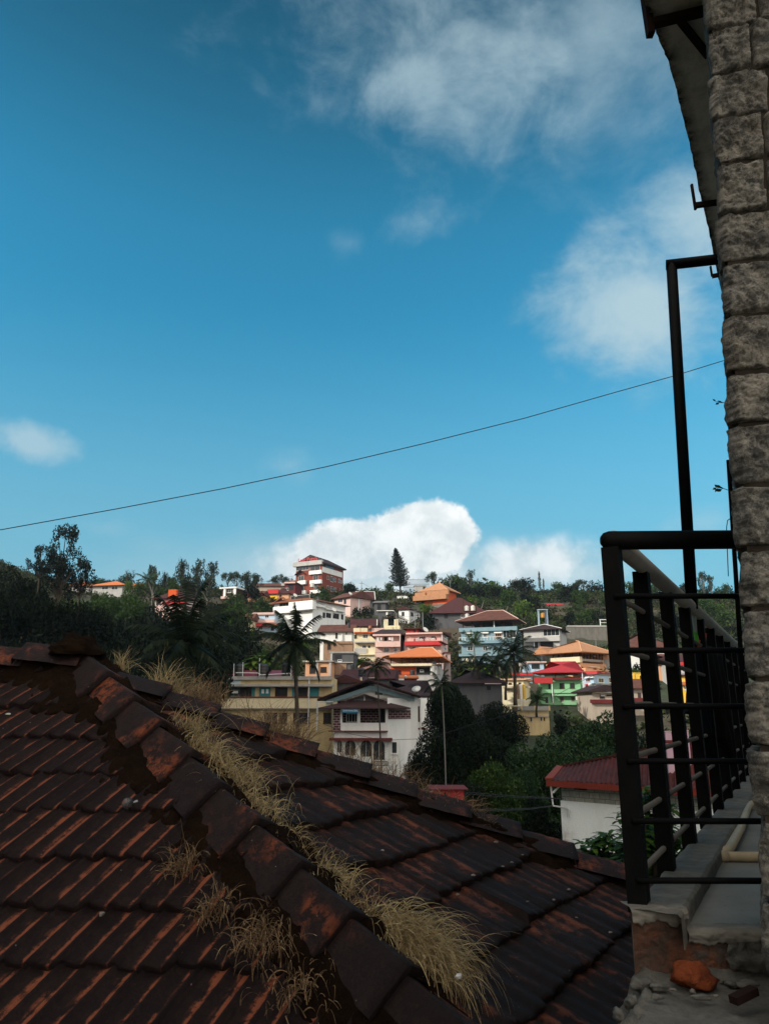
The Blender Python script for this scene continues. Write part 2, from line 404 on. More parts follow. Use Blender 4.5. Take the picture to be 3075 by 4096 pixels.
HOUSES = []
class House:
    """box building; its near corner stands at distance D under photo column xn, the front runs to column xf"""
    def __init__(s, name, label, cat, crop, xn, xf, yb, ye, D, a=0.0, xs=None, Ls=8.0, side='R', wall=None, group=None, walls=True, found=5.0):
        s.crop = crop; s.sg = -1 if side == 'R' else 1
        xN, yN = crop(xn, yb); xF, _ = crop(xf, yb)
        s.N = P(xN, yN, D); a = R(a)
        def tn(px): r = ray(px, yN); return r[0]/r[1]
        def axes(a): s.ex = Vector((math.cos(a), -math.sin(a), 0)); s.ey = Vector((math.sin(a), math.cos(a), 0))
        axes(a); s.Ls = Ls
        if xs is not None:      # depth of the visible side from its photo width, else the turn that shows it
            t = tn(crop(xs, yb)[0]); s.Ls = (t*s.N.y-s.N.x)/(s.ey.x-t*s.ey.y)
            if not 3.0 < s.Ls < 20:
                s.Ls = 9.0
                a = min((R(x*.25) for x in range(-200, 201)), key=lambda q: abs((s.N.x+9*math.sin(q))/(s.N.y+9*math.cos(q))-t)); axes(a)
        t = tn(xF); s.Lf = (t*s.N.y-s.N.x)/(s.sg*(s.ex.x-t*s.ex.y))
        s.zb = s.N.z; s.D = D
        s.o = thing(name, label, cat, (s.N.x, s.N.y, s.zb), -a, group)
        s.xa, s.xb = sorted((0.0, s.sg*s.Lf))
        s.H = s.hit('F', xn, ye)[1]
        if walls and wall:
            g = gz(s.N.x, s.N.y)
            s.found = max(found, s.zb-g+1.0)
            MB().box(s.xa, s.xb, 0, s.Ls, -s.found, s.H).build('wall', wall, s.o)
        s.wallmat = wall; HOUSES.append(s)
    def hit(s, face, x, y, off=0.0):
        px, py = s.crop(x, y); r = Vector(ray(px, py))
        o = -Vector((s.N.x, s.N.y, 0))
        ol = (o.dot(s.ex), o.dot(s.ey)); dl = (r.dot(s.ex), r.dot(s.ey))
        if face == 'F': k = (-off-ol[1])/dl[1]; return ol[0]+k*dl[0], k*r.z-s.zb
        k = (-s.sg*off-ol[0])/dl[0]; return ol[1]+k*dl[1], k*r.z-s.zb
    def rect(s, face, x0, y0, x1, y1, off=0.0):
        a = s.hit(face, x0, y0, off); b = s.hit(face, x1, y1, off)
        return min(a[0], b[0]), max(a[0], b[0]), min(a[1], b[1]), max(a[1], b[1])
    def fbox(s, mb, face, u0, u1, z0, z1, d0, d1):
        """box on a face: u along it, d outward from it"""
        if face == 'F': mb.box(u0, u1, -d1, -d0, z0, z1)
        else: mb.box(-s.sg*d0, -s.sg*d1, u0, u1, z0, z1)
        return mb
    def slab(s, name, face, x0, y0, x1, y1, out, mat, inn=-0.03, parent=None, label=None):
        u0, u1, z0, z1 = s.rect(face, x0, y0, x1, y1, max(out, 0))
        o = s.fbox(MB(), face, u0, u1, z0, z1, inn, out).build(name, mat, parent or s.o)
        if label: o['label'] = label
        return o
    def balcony(s, face, x0, y0, x1, y1, out, mat):
        """projecting balcony: floor slab and a parapet round three sides"""
        u0, u1, z0, z1 = s.rect(face, x0, y0, x1, y1, out)
        mb = MB(); t = 0.12
        s.fbox(mb, face, u0, u1, z0, z1, out-t, out)
        s.fbox(mb, face, u0, u0+t, z0, z1-0.003, 0, out-t); s.fbox(mb, face, u1-t, u1, z0, z1-0.003, 0, out-t)
        s.fbox(mb, face, u0+t, u1-t, z0, z0+t, 0, out-t)
        return mb.build('balcony', mat, s.o)
    def win(s, face, x0, y0, x1, y1, fm=None, pm=None, cols=2, off=0.0, name='window', fr=0.07, sill=True):
        u0, u1, z0, z1 = s.rect(face, x0, y0, x1, y1, off)
        mb = MB(); d0, d1 = off-0.02, off+0.05; w = min(fr, (u1-u0)*0.2)
        s.fbox(mb, face, u0, u1, z1-w, z1, d0, d1); s.fbox(mb, face, u0, u1, z0, z0+w, d0, d1)
        s.fbox(mb, face, u0, u0+w, z0+w, z1-w, d0, d1-.002); s.fbox(mb, face, u1-w, u1, z0+w, z1-w, d0, d1-.002)
        for i in range(1, cols):
            c = u0+(u1-u0)*i/cols; s.fbox(mb, face, c-w*.3, c+w*.3, z0+w, z1-w, d0, d1-.012)
        if sill: s.fbox(mb, face, u0-.06, u1+.06, z0-.06, z0-.002, d0, d1+.05)
        f = mb.build(name, fm or WHITE, s.o)
        s.fbox(MB(), face, u0+w, u1-w, z0+w, z1-w, d0, off+0.018).build('pane', pm or GLASS, f)
        return f
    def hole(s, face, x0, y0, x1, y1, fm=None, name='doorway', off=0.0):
        """opening with its inner shade painted: a thin surround and a set-back dark leaf"""
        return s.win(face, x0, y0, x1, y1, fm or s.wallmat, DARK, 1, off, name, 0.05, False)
    def hood(s, face, x0, y0, x1, y1, out, mat): return s.slab('window_hood', face, x0, y0, x1, y1, out, mat)
    def ztop(s, x, y, back=0.5): # height at a point set back into the building
        px, py = s.crop(x, y); r = ray(px, py)
        Y = s.N.y+s.ey.y*s.Ls*back
        return r[2]/r[1]*Y-s.zb
    def roof(s, kind, ytop, mat, oh=0.6, axis='x', inset=None, ze=None, th=0.14, soffit=0.0, ext=None, xt=None, caps=None, name='roof', back=0.5, shift=0.0):
        xa, xb, ya, yb = s.xa-oh, s.xb+oh, -oh, s.Ls+oh
        if ext: xa, xb, ya, yb = ext
        ze = s.H if ze is None else ze
        ze += 0.004
        zr = s.ztop(xt if xt is not None else 0, ytop, back) if ytop is not None else None
        low = [(xa, ya, ze), (xb, ya, ze), (xb, yb, ze), (xa, yb, ze)]
        up = [(p[0], p[1], p[2]+th) for p in low]
        mb = MB()
        sides = [(3, 2, 1, 0), (0, 1, 5, 4), (1, 2, 6, 5), (2, 3, 7, 6), (3, 0, 4, 7)]
        if kind == 'flat':
            o = mb.add(low+up, sides+[(4, 5, 6, 7)]).build(name, mat, s.o); return o
        if kind == 'shed':   # rises towards the back
            up[2] = (xb, yb, zr); up[3] = (xa, yb, zr)
            o = mb.add(low+up, sides+[(4, 5, 6, 7)]).build(name, mat, s.o); return o
        if axis == 'x':
            ym = (ya+yb)/2+shift; i0, i1 = inset if inset else ((yb-ya)/2, (yb-ya)/2)
            if kind == 'gable': i0 = i1 = 0
            r0, r1 = (xa+i0, ym, zr), (xb-i1, ym, zr)
            fs = [(4, 5, 9, 8), (6, 7, 8, 9), (5, 6, 9), (7, 4, 8)]
        else:
            xm = (xa+xb)/2+shift; i0, i1 = inset if inset else ((xb-xa)/2, (xb-xa)/2)
            if kind == 'gable': i0 = i1 = 0
            r0, r1 = (xm, ya+i0, zr), (xm, yb-i1, zr)
            fs = [(4, 5, 8), (5, 6, 9, 8), (6, 7, 9), (7, 4, 8, 9)]
        o = mb.add(low+up+[r0, r1], sides+fs).build(name, mat, s.o)
        if caps:
            cb = MB(); r_ = 0.1
            q = up; ends = [(q[0], r0), (q[3], r0), (q[1], r1), (q[2], r1)] if axis == 'x' else [(q[0], r0), (q[1], r0), (q[2], r1), (q[3], r1)]
            for p_, e_ in ends+[(r0, r1)]:
                if (Vector(p_)-Vector(e_)).length > 0.3: cb.tube([p_, e_], r_, 6)
            cb.build('ridge_cap', caps, o)
        return o
    def posts(s, xs, z0, z1, mat, w=0.16, y=0.1):
        for x in xs: MB().box(x-w/2, x+w/2, y-w/2, y+w/2, z0, z1).build('post', mat, s.o)
    def lx(s, x, y=0): return s.hit('F', x, y if y else 0)[0]
    def lz(s, x, y): return s.hit('F', x, y)[1]
def railing_part(h, face, x0, y0, x1, y1, out, mat, n=14):
    u0, u1, z0, z1 = h.rect(face, x0, y0, x1, y1, out); mb = MB()
    h.fbox(mb, face, u0, u1, z1-.07, z1, out-.06, out); h.fbox(mb, face, u0, u1, z0, z0+.06, out-.06, out)
    for i in range(n+1):
        u = u0+(u1-u0)*i/n; h.fbox(mb, face, u-.025, u+.025, z0+.06, z1-.07, out-.05, out-.01)
    return mb.build('balcony_rail', mat, h.o)
def water_tank(name, label, px, py0, py1, w, D, mat, group=None):
    """upright plastic tank with ribs and a lid; px centre column, py0 top, py1 foot"""
    top, bot = P(px, py0, D), P(px, py1, D); r = w*D/FPX/2; h = top.z-bot.z
    t = thing(name, label, 'water tank', bot, 0, group)
    pts, rs = [], []
    for i in range(13):
        pts.append((0, 0, h*.88*i/12)); rs.append(r*(1.0 if i % 3 else 0.95))
    MB().tube(pts, rs, 18).build('tank_body', mat, t)
    MB().tube([(0, 0, h*.88+.002), (0, 0, h*.95), (0, 0, h)], [r*.9, r*.5, r*.4], 18).build('lid', mat, t)
    return t
# ------------------------------------------------------------------ building materials
BRICKRED = paint('hotel_red_wall', (0.22, 0.052, 0.032), (0.10, 0.026, 0.022), 0.5)
MAROON = paint('maroon_paint', (0.13, 0.022, 0.022), (0.05, 0.012, 0.012), 0.4)
REDP = paint('red_paint', (0.50, 0.045, 0.045), (0.25, 0.03, 0.03), 0.35)
ORANGEP = paint('orange_red_paint', (0.62, 0.10, 0.025), (0.35, 0.05, 0.02), 0.35)
PEACH = paint('peach_paint', (0.66, 0.36, 0.20), (0.4, 0.2, 0.12), 0.35)
PINK = paint('pink_paint', (0.66, 0.46, 0.41), (0.42, 0.28, 0.25), 0.4)
LBLUE = paint('light_blue_paint', (0.42, 0.56, 0.68), (0.25, 0.33, 0.4), 0.35)
BLUEGREY = paint('blue_grey_paint', (0.20, 0.31, 0.36), (0.12, 0.19, 0.22), 0.4)
GREEN = paint('green_paint', (0.23, 0.46, 0.26), (0.12, 0.27, 0.14), 0.45)
TAN = paint('tan_paint', (0.42, 0.35, 0.28), (0.22, 0.18, 0.15), 0.45)
GREYW = paint('grey_wall', (0.45, 0.44, 0.42), (0.22, 0.21, 0.2), 0.5)
DGREY = paint('dark_grey_wall', (0.10, 0.10, 0.105), (0.04, 0.04, 0.045), 0.5)
YELLOW = paint('yellow_ochre_paint', (0.60, 0.46, 0.24), (0.20, 0.15, 0.09), 0.55, 0.9)
YBRIGHT = paint('bright_yellow_paint', (0.75, 0.48, 0.06), (0.45, 0.28, 0.05), 0.3)
TEAL = paint('teal_paint', (0.05, 0.22, 0.23), (0.025, 0.10, 0.11), 0.4)
MUD = paint('bare_brick', (0.32, 0.20, 0.13), (0.16, 0.10, 0.07), 0.6, 1.5)
STONEW = paint('stone_retaining', (0.17, 0.16, 0.14), (0.06, 0.06, 0.05), 0.7, 1.2)
T_BROWN = rooftile('old_brown_tile', (0.155, 0.060, 0.042), (0.05, 0.026, 0.022), 0.7)
T_DARK = rooftile('dark_tile', (0.055, 0.030, 0.030), (0.022, 0.015, 0.016), 0.7)
T_MAROON = rooftile('maroon_tile', (0.085, 0.028, 0.028), (0.035, 0.015, 0.016), 0.6)
T_ORANGE = rooftile('new_orange_tile', (0.60, 0.19, 0.065), (0.38, 0.12, 0.05), 0.4)
T_TAN = rooftile('tan_tile', (0.52, 0.26, 0.13), (0.28, 0.14, 0.08), 0.5)
T_RUST = rooftile('rust_sheet', (0.30, 0.115, 0.05), (0.13, 0.05, 0.03), 0.6, metal=True)
T_RED = rooftile('red_sheet', (0.42, 0.030, 0.032), (0.26, 0.024, 0.026), 0.35, metal=True)
T_GREY = rooftile('grey_sheet', (0.22, 0.21, 0.21), (0.11, 0.10, 0.10), 0.6, metal=True)

# ---- red hotel on the hilltop
h = House('hotel_building', 'tall red brick hotel with white balconies and red letters on top', 'hotel', c8, 735, 8, 1255, 385, 300, 28, xs=1325, wall=BRICKRED, found=8)
h.roof('hip', 105, T_DARK, 1.0, 'y', inset=(1.6, 3.0), back=0.12, th=0.5)
h.slab('roof_fascia', 'F', -60, 352, 742, 385, 1.2, GREYW)
for a in ((40, 397, 380, 548, 4), (425, 385, 690, 562, 2), (100, 722, 240, 848, 2), (510, 700, 645, 828, 2), (95, 995, 240, 1128, 2), (540, 975, 640, 1108, 2)):
    h.win('F', *a[:4], cols=a[4])
for a in ((-30, 862, 280, 940), (405, 845, 710, 918), (-30, 1140, 280, 1210), (405, 1118, 706, 1185)):
    h.balcony('F', *a, 1.2, WHITE)
h.slab('bay_panel', 'F', 385, 580, 722, 650, 0.9, WHITE)
for a in ((885, 710, 937, 830), (985, 720, 1058, 895), (1090, 765, 1137, 895), (1200, 795, 1245, 915), (1272, 832, 1292, 940), (887, 980, 939, 1102), (990, 1000, 1060, 1165), (1092, 1040, 1140, 1160), (1236, 1072, 1252, 1130)):
    h.win('G', *a, cols=2, sill=False)
BLUEGL = plain('blue_glazing', (0.09, 0.17, 0.22), 0.15)
h.win('G', 770, 385, 832, 525, MAROON, DARK, 1); h.win('G', 838, 392, 1070, 552, MAROON, BLUEGL, 2)
h.slab('string_course', 'G', 760, 606, 1310, 622, 0.12, WHITE)
u0, u1, z0, z1 = h.rect('F', -20, 560, 272, 665, 1.3)
MB().prism([(u0, z0), (u0+.25, z0), ((u0+u1)/2, z1-.35), (u1-.25, z0), (u1, z0), ((u0+u1)/2, z1)], 'y', -1.3, -0.01).build('porch_gable', T_DARK, h.o)
SIGNRED = plain('sign_red', (0.62, 0.012, 0.014), 0.4)
u, z = h.hit('F', 345, 262, 1.3)
uw = abs(h.hit('F', 660, 262, 1.3)[0]-h.hit('F', 30, 262, 1.3)[0])
sg = thing('hotel_sign', 'red rooftop letters standing above the red hotel parapet', 'sign', h.o.matrix_basis @ Vector((u, -1.0, z)), h.o.rotation_euler.z)
text_mesh('lettering', 'Last Petals', SIGNRED, sg, uw*0.205, 0.12, (0, 0, 0), (R(90), 0, 0))
MB().box(-uw*.5, uw*.5, -.03, .03, -.95, -.80).build('sign_rail', STEEL, sg)
for x_ in (-.48, -.16, .16, .48): MB().bar((uw*x_, 0.06, -.8), (uw*x_, 0.06, .55), .06).build('sign_post', STEEL, sg)
water_tank('water_tank', 'white roof tank on a stand before the red hotel', c8(475, 0)[0], c8(0, 905)[1], c8(0, 1030)[1], 18, 292, TANKWHT)

# ---- white villa below the hotel
h = House('villa', 'white two storey villa with long white balconies and rusty roof', 'house', cB, 1148, 752, 895, 645, 205, 33, xs=1482, wall=WHITE)
h.balcony('F', 748, 712, 925, 765, 1.0, WHITE); h.balcony('F', 908, 662, 1150, 730, 1.6, WHITE)
h.slab('floor_band', 'F', 755, 836, 885, 872, .5, WHITE)
h.win('F', 815, 655, 905, 712, GREYW, cols=3); h.win('F', 812, 780, 840, 826); h.win('F', 845, 790, 864, 816)
h.hole('F', 930, 600, 1120, 660, name='veranda_opening')
h.balcony('G', 1152, 670, 1290, 720, 0.8, WHITE); h.balcony('G', 1292, 718, 1482, 765, 0.8, WHITE)
for a in ((1252, 762, 1280, 826), (1286, 766, 1340, 828), (1356, 770, 1420, 838), (1440, 782, 1465, 842)): h.hole('G', *a, name='window')
h.roof('hip', 588, T_RUST, 1.2, 'y', inset=(3, 3), back=0.3)
u0, u1, z0, z1 = h.rect('F', 735, 616, 935, 668, 0.8)
MB().prism([(u0, z0), ((u0+u1)/2, z1), (u1, z0), (u1-.3, z0), ((u0+u1)/2, z1-.35), (u0+.3, z0)], 'y', -1.2, -.02).build('porch_gable', T_RUST, h.o)

# ---- small blue cottage beside the villa, shed beside it
h = House('cottage', 'small pale blue cottage with pink eave band left of white villa', 'house', cB, 760, 545, 950, 772, 207, 8, Ls=7, wall=LBLUE)
h.roof('shed', 752, T_GREY, .4); h.slab('eave_band', 'F', 528, 768, 760, 786, .45, PINK); h.slab('balcony_band', 'F', 524, 840, 756, 868, 1.0, PINK)
h.slab('awning', 'F', 552, 878, 712, 905, 1.5, REDP); h.slab('awning', 'F', 718, 872, 868, 902, 1.5, T_RUST)
h.win('F', 666, 792, 706, 822); h.hole('F', 725, 906, 760, 955); h.win('F', 600, 905, 640, 945)
h = House('shed', 'low brown roofed shed with cream wall beside blue cottage', 'shed', cB, 520, 372, 915, 850, 203, 12, Ls=6, wall=CREAM)
h.roof('gable', 776, T_BROWN, .5, 'x'); h.win('F', 400, 858, 440, 900)
h = House('hut', 'small red roofed hut among green trees below blue cottage', 'hut', cB, 385, 335, 1215, 1165, 150, 25, Ls=5, wall=CREAM)
h.roof('hip', 1082, T_RED, .6, 'x', inset=(1, 1)); h.hole('F', 345, 1180, 362, 1212)

# ---- houses on the ridge left of the hotel
h = House('flat_roofed_house', 'small brown house with flat white roof slab and arched window', 'house', cB, 362, 222, 640, 520, 243, 18, xs=482, wall=WOOD)
h.roof('flat', None, WHITE, .7, th=.45)
h.slab('pillar', 'F', 242, 520, 260, 604, .5, WHITE, .2); h.slab('pillar', 'F', 344, 520, 364, 604, .5, WHITE, .2)
h.win('F', 276, 520, 334, 562, cols=3); h.slab('veranda_floor', 'F', 214, 602, 340, 620, 1.0, PINK)
h = House('orange_house', 'orange walled house with red parapet roof below the hotel', 'house', cB, 905, 690, 660, 575, 262, 12, Ls=9, wall=PEACH)
h.roof('hip', 515, T_MAROON, .7, 'x'); h.slab('parapet', 'F', 690, 530, 798, 572, .9, REDP); h.hole('F', 812, 585, 836, 612); h.slab('wall_panel', 'F', 715, 590, 790, 640, .12, YBRIGHT)
h = House('orange_house', 'low orange house with red eave half hidden by trees', 'house', cB, 632, 482, 640, 585, 255, 8, Ls=8, wall=PEACH)
h.roof('gable', 545, T_BROWN, .6, 'x'); h.slab('eave_band', 'F', 484, 570, 634, 590, .8, REDP); h.hole('F', 540, 600, 562, 632)
h = House('maroon_house', 'maroon house with arched balcony beside the hotel', 'house', cB, 972, 862, 600, 462, 285, 10, Ls=9, wall=MAROON)
h.roof('hip', 436, T_RUST, .7, 'x'); h.slab('eave_band', 'F', 862, 455, 974, 466, .9, PINK); h.hole('F', 905, 478, 955, 540); h.win('F', 872, 515, 905, 542)
h = House('brown_roofed_house', 'long low brown roofed house behind the orange house', 'house', cB, 860, 520, 560, 500, 292, 0, Ls=9, wall=TAN)
h.roof('gable', 468, T_BROWN, .6, 'x'); h.slab('rooftop_box', 'F', 830, 468, 862, 500, .4, GREYW)
h = House('hilltop_house', 'long orange roofed house on far left hilltop', 'house', cA, 1015, 770, 660, 606, 240, 10, Ls=10, wall=GREYW)
h.roof('hip', 566, T_ORANGE, 1.0, 'x'); h.win('F', 850, 612, 900, 640); h.win('F', 930, 612, 980, 640)
h = House('hilltop_house', 'small orange roofed house behind tall dark eucalyptus', 'house', cA, 735, 575, 660, 608, 250, 10, Ls=8, wall=GREYW)
h.roof('hip', 570, T_ORANGE, .8, 'x'); h.win('F', 640, 615, 680, 640)
h = House('hilltop_house', 'low tiled house at right end of far left hilltop', 'house', cA, 1130, 1060, 650, 612, 252, 10, Ls=8, wall=GREYW)
h.roof('hip', 590, T_ORANGE, .8, 'x'); h.win('F', 1075, 615, 1105, 640)
h = House('red_house', 'pink house with maroon roof and red panel behind coconut palm', 'house', cA, 1545, 1290, 790, 715, 190, 10, Ls=8, wall=PINK)
h.roof('hip', 640, T_MAROON, .8, 'x'); h.slab('roof_panel', 'F', 1402, 640, 1465, 695, .9, ORANGEP); h.slab('veranda_band', 'F', 1350, 740, 1545, 758, .8, REDP); h.win('F', 1460, 712, 1500, 742); h.hole('F', 1300, 722, 1340, 770)

# ---- houses right of the hotel, middle of the hill
h = House('pink_house', 'pink walled house with old brown roof below the hotel right side', 'house', cC, 385, 222, 800, 612, 238, 14, xs=590, wall=PINK)
h.roof('gable', 547, T_BROWN, 1.0, 'x'); h.win('F', 262, 630, 310, 660, cols=3); h.hole('F', 320, 630, 345, 680); h.hole('G', 425, 735, 452, 775); h.slab('rain_pipe', 'G', 470, 625, 478, 775, .2, WHITE)
h = House('brown_roofed_house', 'maroon tiled house with pale ridge line on hill crest', 'house', cC, 612, 470, 780, 642, 252, -4, Ls=9, wall=DGREY)
h.roof('gable', 553, T_MAROON, .9, 'x', caps=WHITE); h.slab('balcony_band', 'F', 482, 700, 582, 728, 1.0, PINK); h.win('F', 535, 740, 560, 770)
h = House('shed', 'grey sheet roofed shed with white wall patch on middle slope', 'shed', cC, 745, 630, 800, 668, 240, 6, Ls=6, wall=DGREY)
h.roof('shed', 632, T_GREY, .6); h.hole('F', 660, 680, 700, 740)
h = House('shed', 'low flat roofed shed left of white gabled house', 'shed', cC, 815, 670, 815, 752, 228, 6, Ls=5, wall=DGREY)
h.roof('flat', None, WHITE, .5, th=.2); h.slab('wall_panel', 'F', 750, 760, 768, 812, .1, WHITE)
h = House('white_hut', 'small white flat hut with dark doorway under pine hilltop', 'hut', cC, 970, 862, 700, 590, 272, 10, Ls=6, wall=WHITE)
h.roof('flat', None, T_DARK, .4, th=.2); h.hole('F', 905, 610, 930, 668)
h = House('gabled_house', 'white gabled cottage with dark tiled roof in mid slope', 'house', cC, 985, 880, 815, 735, 230, 12, xs=1100, wall=WHITE)
h.roof('gable', 700, T_MAROON, .7, 'y', back=0.0); h.win('F', 910, 762, 938, 800, DARK, DARK); h.hole('G', 1000, 760, 1030, 812)
zc = h.ztop(0, 705, 0.0); xm = (h.xa+h.xb)/2
MB().prism([(h.xa, h.H), (h.xb, h.H), (xm, zc-.15)], 'y', 0.003, 0.2).build('gable_wall', WHITE, h.o)
h = House('stepped_roof_house', 'orange house with stepped tan roofs near hilltop pine', 'house', cC, 1360, 1130, 690, 540, 252, 14, xs=1470, wall=ORANGEP)
h.roof('hip', 450, T_TAN, 1.2, 'x', caps=PEACH)
h.slab('lower_roof', 'F', 1120, 548, 1385, 580, 1.2, T_TAN); h.slab('lower_roof', 'F', 1044, 566, 1150, 594, 1.8, T_TAN); h.slab('lower_roof', 'F', 1024, 600, 1362, 624, 2.2, T_TAN)
h.win('F', 1290, 626, 1340, 642, MAROON); h.slab('wall_panel', 'F', 1225, 640, 1370, 684, .6, ORANGEP)
h.slab('stone_plinth', 'F', 1210, 686, 1372, 762, .9, STONEW); h.hole('F', 1050, 626, 1140, 672, name='porch')
h = House('maroon_roofed_house', 'wide dark maroon roofed house behind the blue house', 'house', cD, 330, -170, 650, 600, 222, 6, Ls=14, wall=DGREY)
h.roof('hip', 450, T_MAROON, 1.0, 'x'); h.win('F', 100, 612, 140, 640); h.hole('F', -60, 610, -20, 650)

# ---- blue house with tanks on its roof
h = House('blue_house', 'blue grey three storey house with brown hip roof on posts', 'house', cD, 628, 110, 1100, 752, 175, 6, xs=690, wall=BLUEGREY)
zroof = h.lz(300, 676)
h.roof('hip', 566, T_BROWN, 1.1, 'x', inset=(6.5, 4.5), ze=zroof, caps=PINK)
h.slab('terrace_edge', 'F', 82, 742, 632, 760, .7, BLUEGREY)
for x_ in (118, 205, 293, 412, 500, 594): h.posts([h.hit('F', x_, 700)[0]], h.H+.02, zroof, WHITE if x_ in (412,) else WOOD, .22, .5)
MB().box(h.xa+1.5, h.xb-1.5, h.Ls-1.2, h.Ls-.9, h.H+.02, zroof).build('back_wall', DGREY, h.o)
for a in ((160, 795, 208, 828), (312, 793, 355, 828)): h.win('F', *a, cols=3)
for a in ((142, 784, 214, 793), (292, 780, 362, 790), (414, 778, 490, 788)): h.hood('F', *a, .5, WHITE)
h.win('F', 425, 788, 487, 834, PEACH, WOOD, 3); h.win('F', 500, 752, 625, 830, WHITE, GLASS, 4)
h.slab('balcony_floor', 'F', 78, 864, 500, 880, 1.2, BLUEGREY); railing_part(h, 'F', 82, 832, 500, 864, 1.2, WHITE)
h.win('F', 163, 914, 215, 955, cols=2); h.win('F', 308, 910, 354, 952, cols=2)
h.slab('balcony_floor', 'F', 80, 986, 494, 1000, 1.2, BLUEGREY); railing_part(h, 'F', 82, 958, 494, 986, 1.2, STEEL)
h.slab('porch_wall', 'F', 124, 1030, 240, 1100, .6, CREAM); h.hole('F', 172, 1040, 200, 1064, off=.62)
for i, (x_, y0, y1) in enumerate(((156, 528, 579), (216, 526, 577), (160, 603, 642))):
    px, _ = cD(x_, 0)
    water_tank('water_tank', ('white tank at left of pair above blue house roof', 'white tank at right of pair above blue house roof', 'low white tank under the pair above blue house')[i],
               px, cD(0, y0)[1], cD(0, y1)[1], 17.5, 182, TANKWHT, 'white tanks on the blue house')
st = thing('tank_stand', 'steel frame carrying white tanks at blue house roof', 'stand', P(*cD(186, 650), 182))
q = P(*cD(128, 650), 182)-st.location; q2 = P(*cD(244, 578), 182)-st.location
for x_ in (q.x, q2.x):
    for y_ in (-.5, .5): MB().bar((x_, y_, -1), (x_, y_, q2.z+2.6), .14).build('leg', WOOD, st)
MB().box(q.x, q2.x, -.6, .6, q2.z-.16, q2.z-.01).build('platform', WOOD, st)

h = House('grey_house', 'grey upper floor house with window band right of blue house', 'house', cD, 1040, 700, 935, 752, 186, 8, xs=1108, wall=GREYW)
h.roof('hip', 697, T_DARK, .9, 'x', caps=WHITE); h.win('F', 880, 756, 1036, 812, WHITE, GLASS, 4); h.win('G', 1050, 760, 1100, 812, GREYW)
h.slab('floor_band', 'F', 700, 838, 1040, 862, .8, GREYW); h.hole('F', 795, 866, 835, 930); h.hole('F', 850, 866, 980, 925); h.slab('corner_post', 'F', 790, 862, 798, 935, .6, WHITE)
h = House('red_roofed_house', 'white house with bright red sheet roof high in the wood', 'house', cD, 1085, 962, 640, 556, 262, -4, Ls=7, wall=WHITE)
h.roof('gable', 508, T_RED, .8, 'x'); h.hole('F', 1020, 570, 1070, 610); h.slab('veranda_band', 'F', 1000, 606, 1085, 625, .8, MAROON); h.slab('pillar', 'F', 960, 556, 966, 600, .8, WHITE, .4)
t = thing('tank_stand', 'blue steel stand under the orange tank on right slope', 'stand', P(*cD(880, 700), 196))
for x_ in (-1.1, 1.1):
    for y_ in (-.6, .6): MB().bar((x_, y_, -2), (x_, y_, 3.55), .15).build('leg', LBLUE, t)
MB().box(-1.3, 1.3, -.8, .8, 3.56, 3.72).build('platform', LBLUE, t)
ORANGEPL = plain('orange_plastic', (0.62, 0.27, 0.03), 0.45)
water_tank('water_tank', 'orange yellow water tank on stand on right slope', cD(876, 0)[0], cD(0, 595)[1], cD(0, 643)[1], 16.5, 196, ORANGEPL)
h = House('retaining_wall', 'long grey retaining wall across right hillside', 'wall', cD, 1620, 1108, 800, 722, 203, 0, Ls=1.0, wall=STONEW)
h.slab('coping', 'F', 1108, 716, 1620, 728, .12, GREYW)
t = thing('bench', 'small white slatted frame standing on the right hillside wall', 'bench', P(*cD(1476, 716), 205))
MB().box(-1.7, 1.7, -.2, .2, 1.5, 1.65).build('rail', WHITE, t); MB().box(-1.5, 1.5, -.2, .2, .7, .82).build('rail', WHITE, t)
for x_ in (-1.5, 1.5): MB().box(x_-.08, x_+.08, -.15, .15, -.8, 1.5).build('leg', WHITE, t)
# elevated water tower on the ridge
t = thing('water_tower', 'dark concrete box water tower on stilts on the ridge', 'water tower', P(*cD(648, 420), 330))
w = 86*700/1661*330/FPX; zt = P(*cD(648, 302), 330).z-t.location.z; z0 = P(*cD(648, 350), 330).z-t.location.z
MB().box(-w/2, w/2, -w*.4, w*.4, z0, zt).build('tank_body', paint('old_concrete', (0.09, 0.085, 0.075), (0.03, 0.03, 0.03), .7), t)
MB().box(-w*.56, w*.6, -w*.46, w*.46, z0-.3, z0-.004).build('platform', CONC, t); MB().box(-w*.54, w*.54, -w*.44, w*.44, zt+.004, zt+.3).build('top_slab', CONC, t)
for x_ in (-.4, 0, .4):
    for y_ in (-.3, .3): MB().box(w*x_-.3, w*x_+.3, w*y_-.3, w*y_+.3, -3, z0-.3).build('leg', CONC, t)
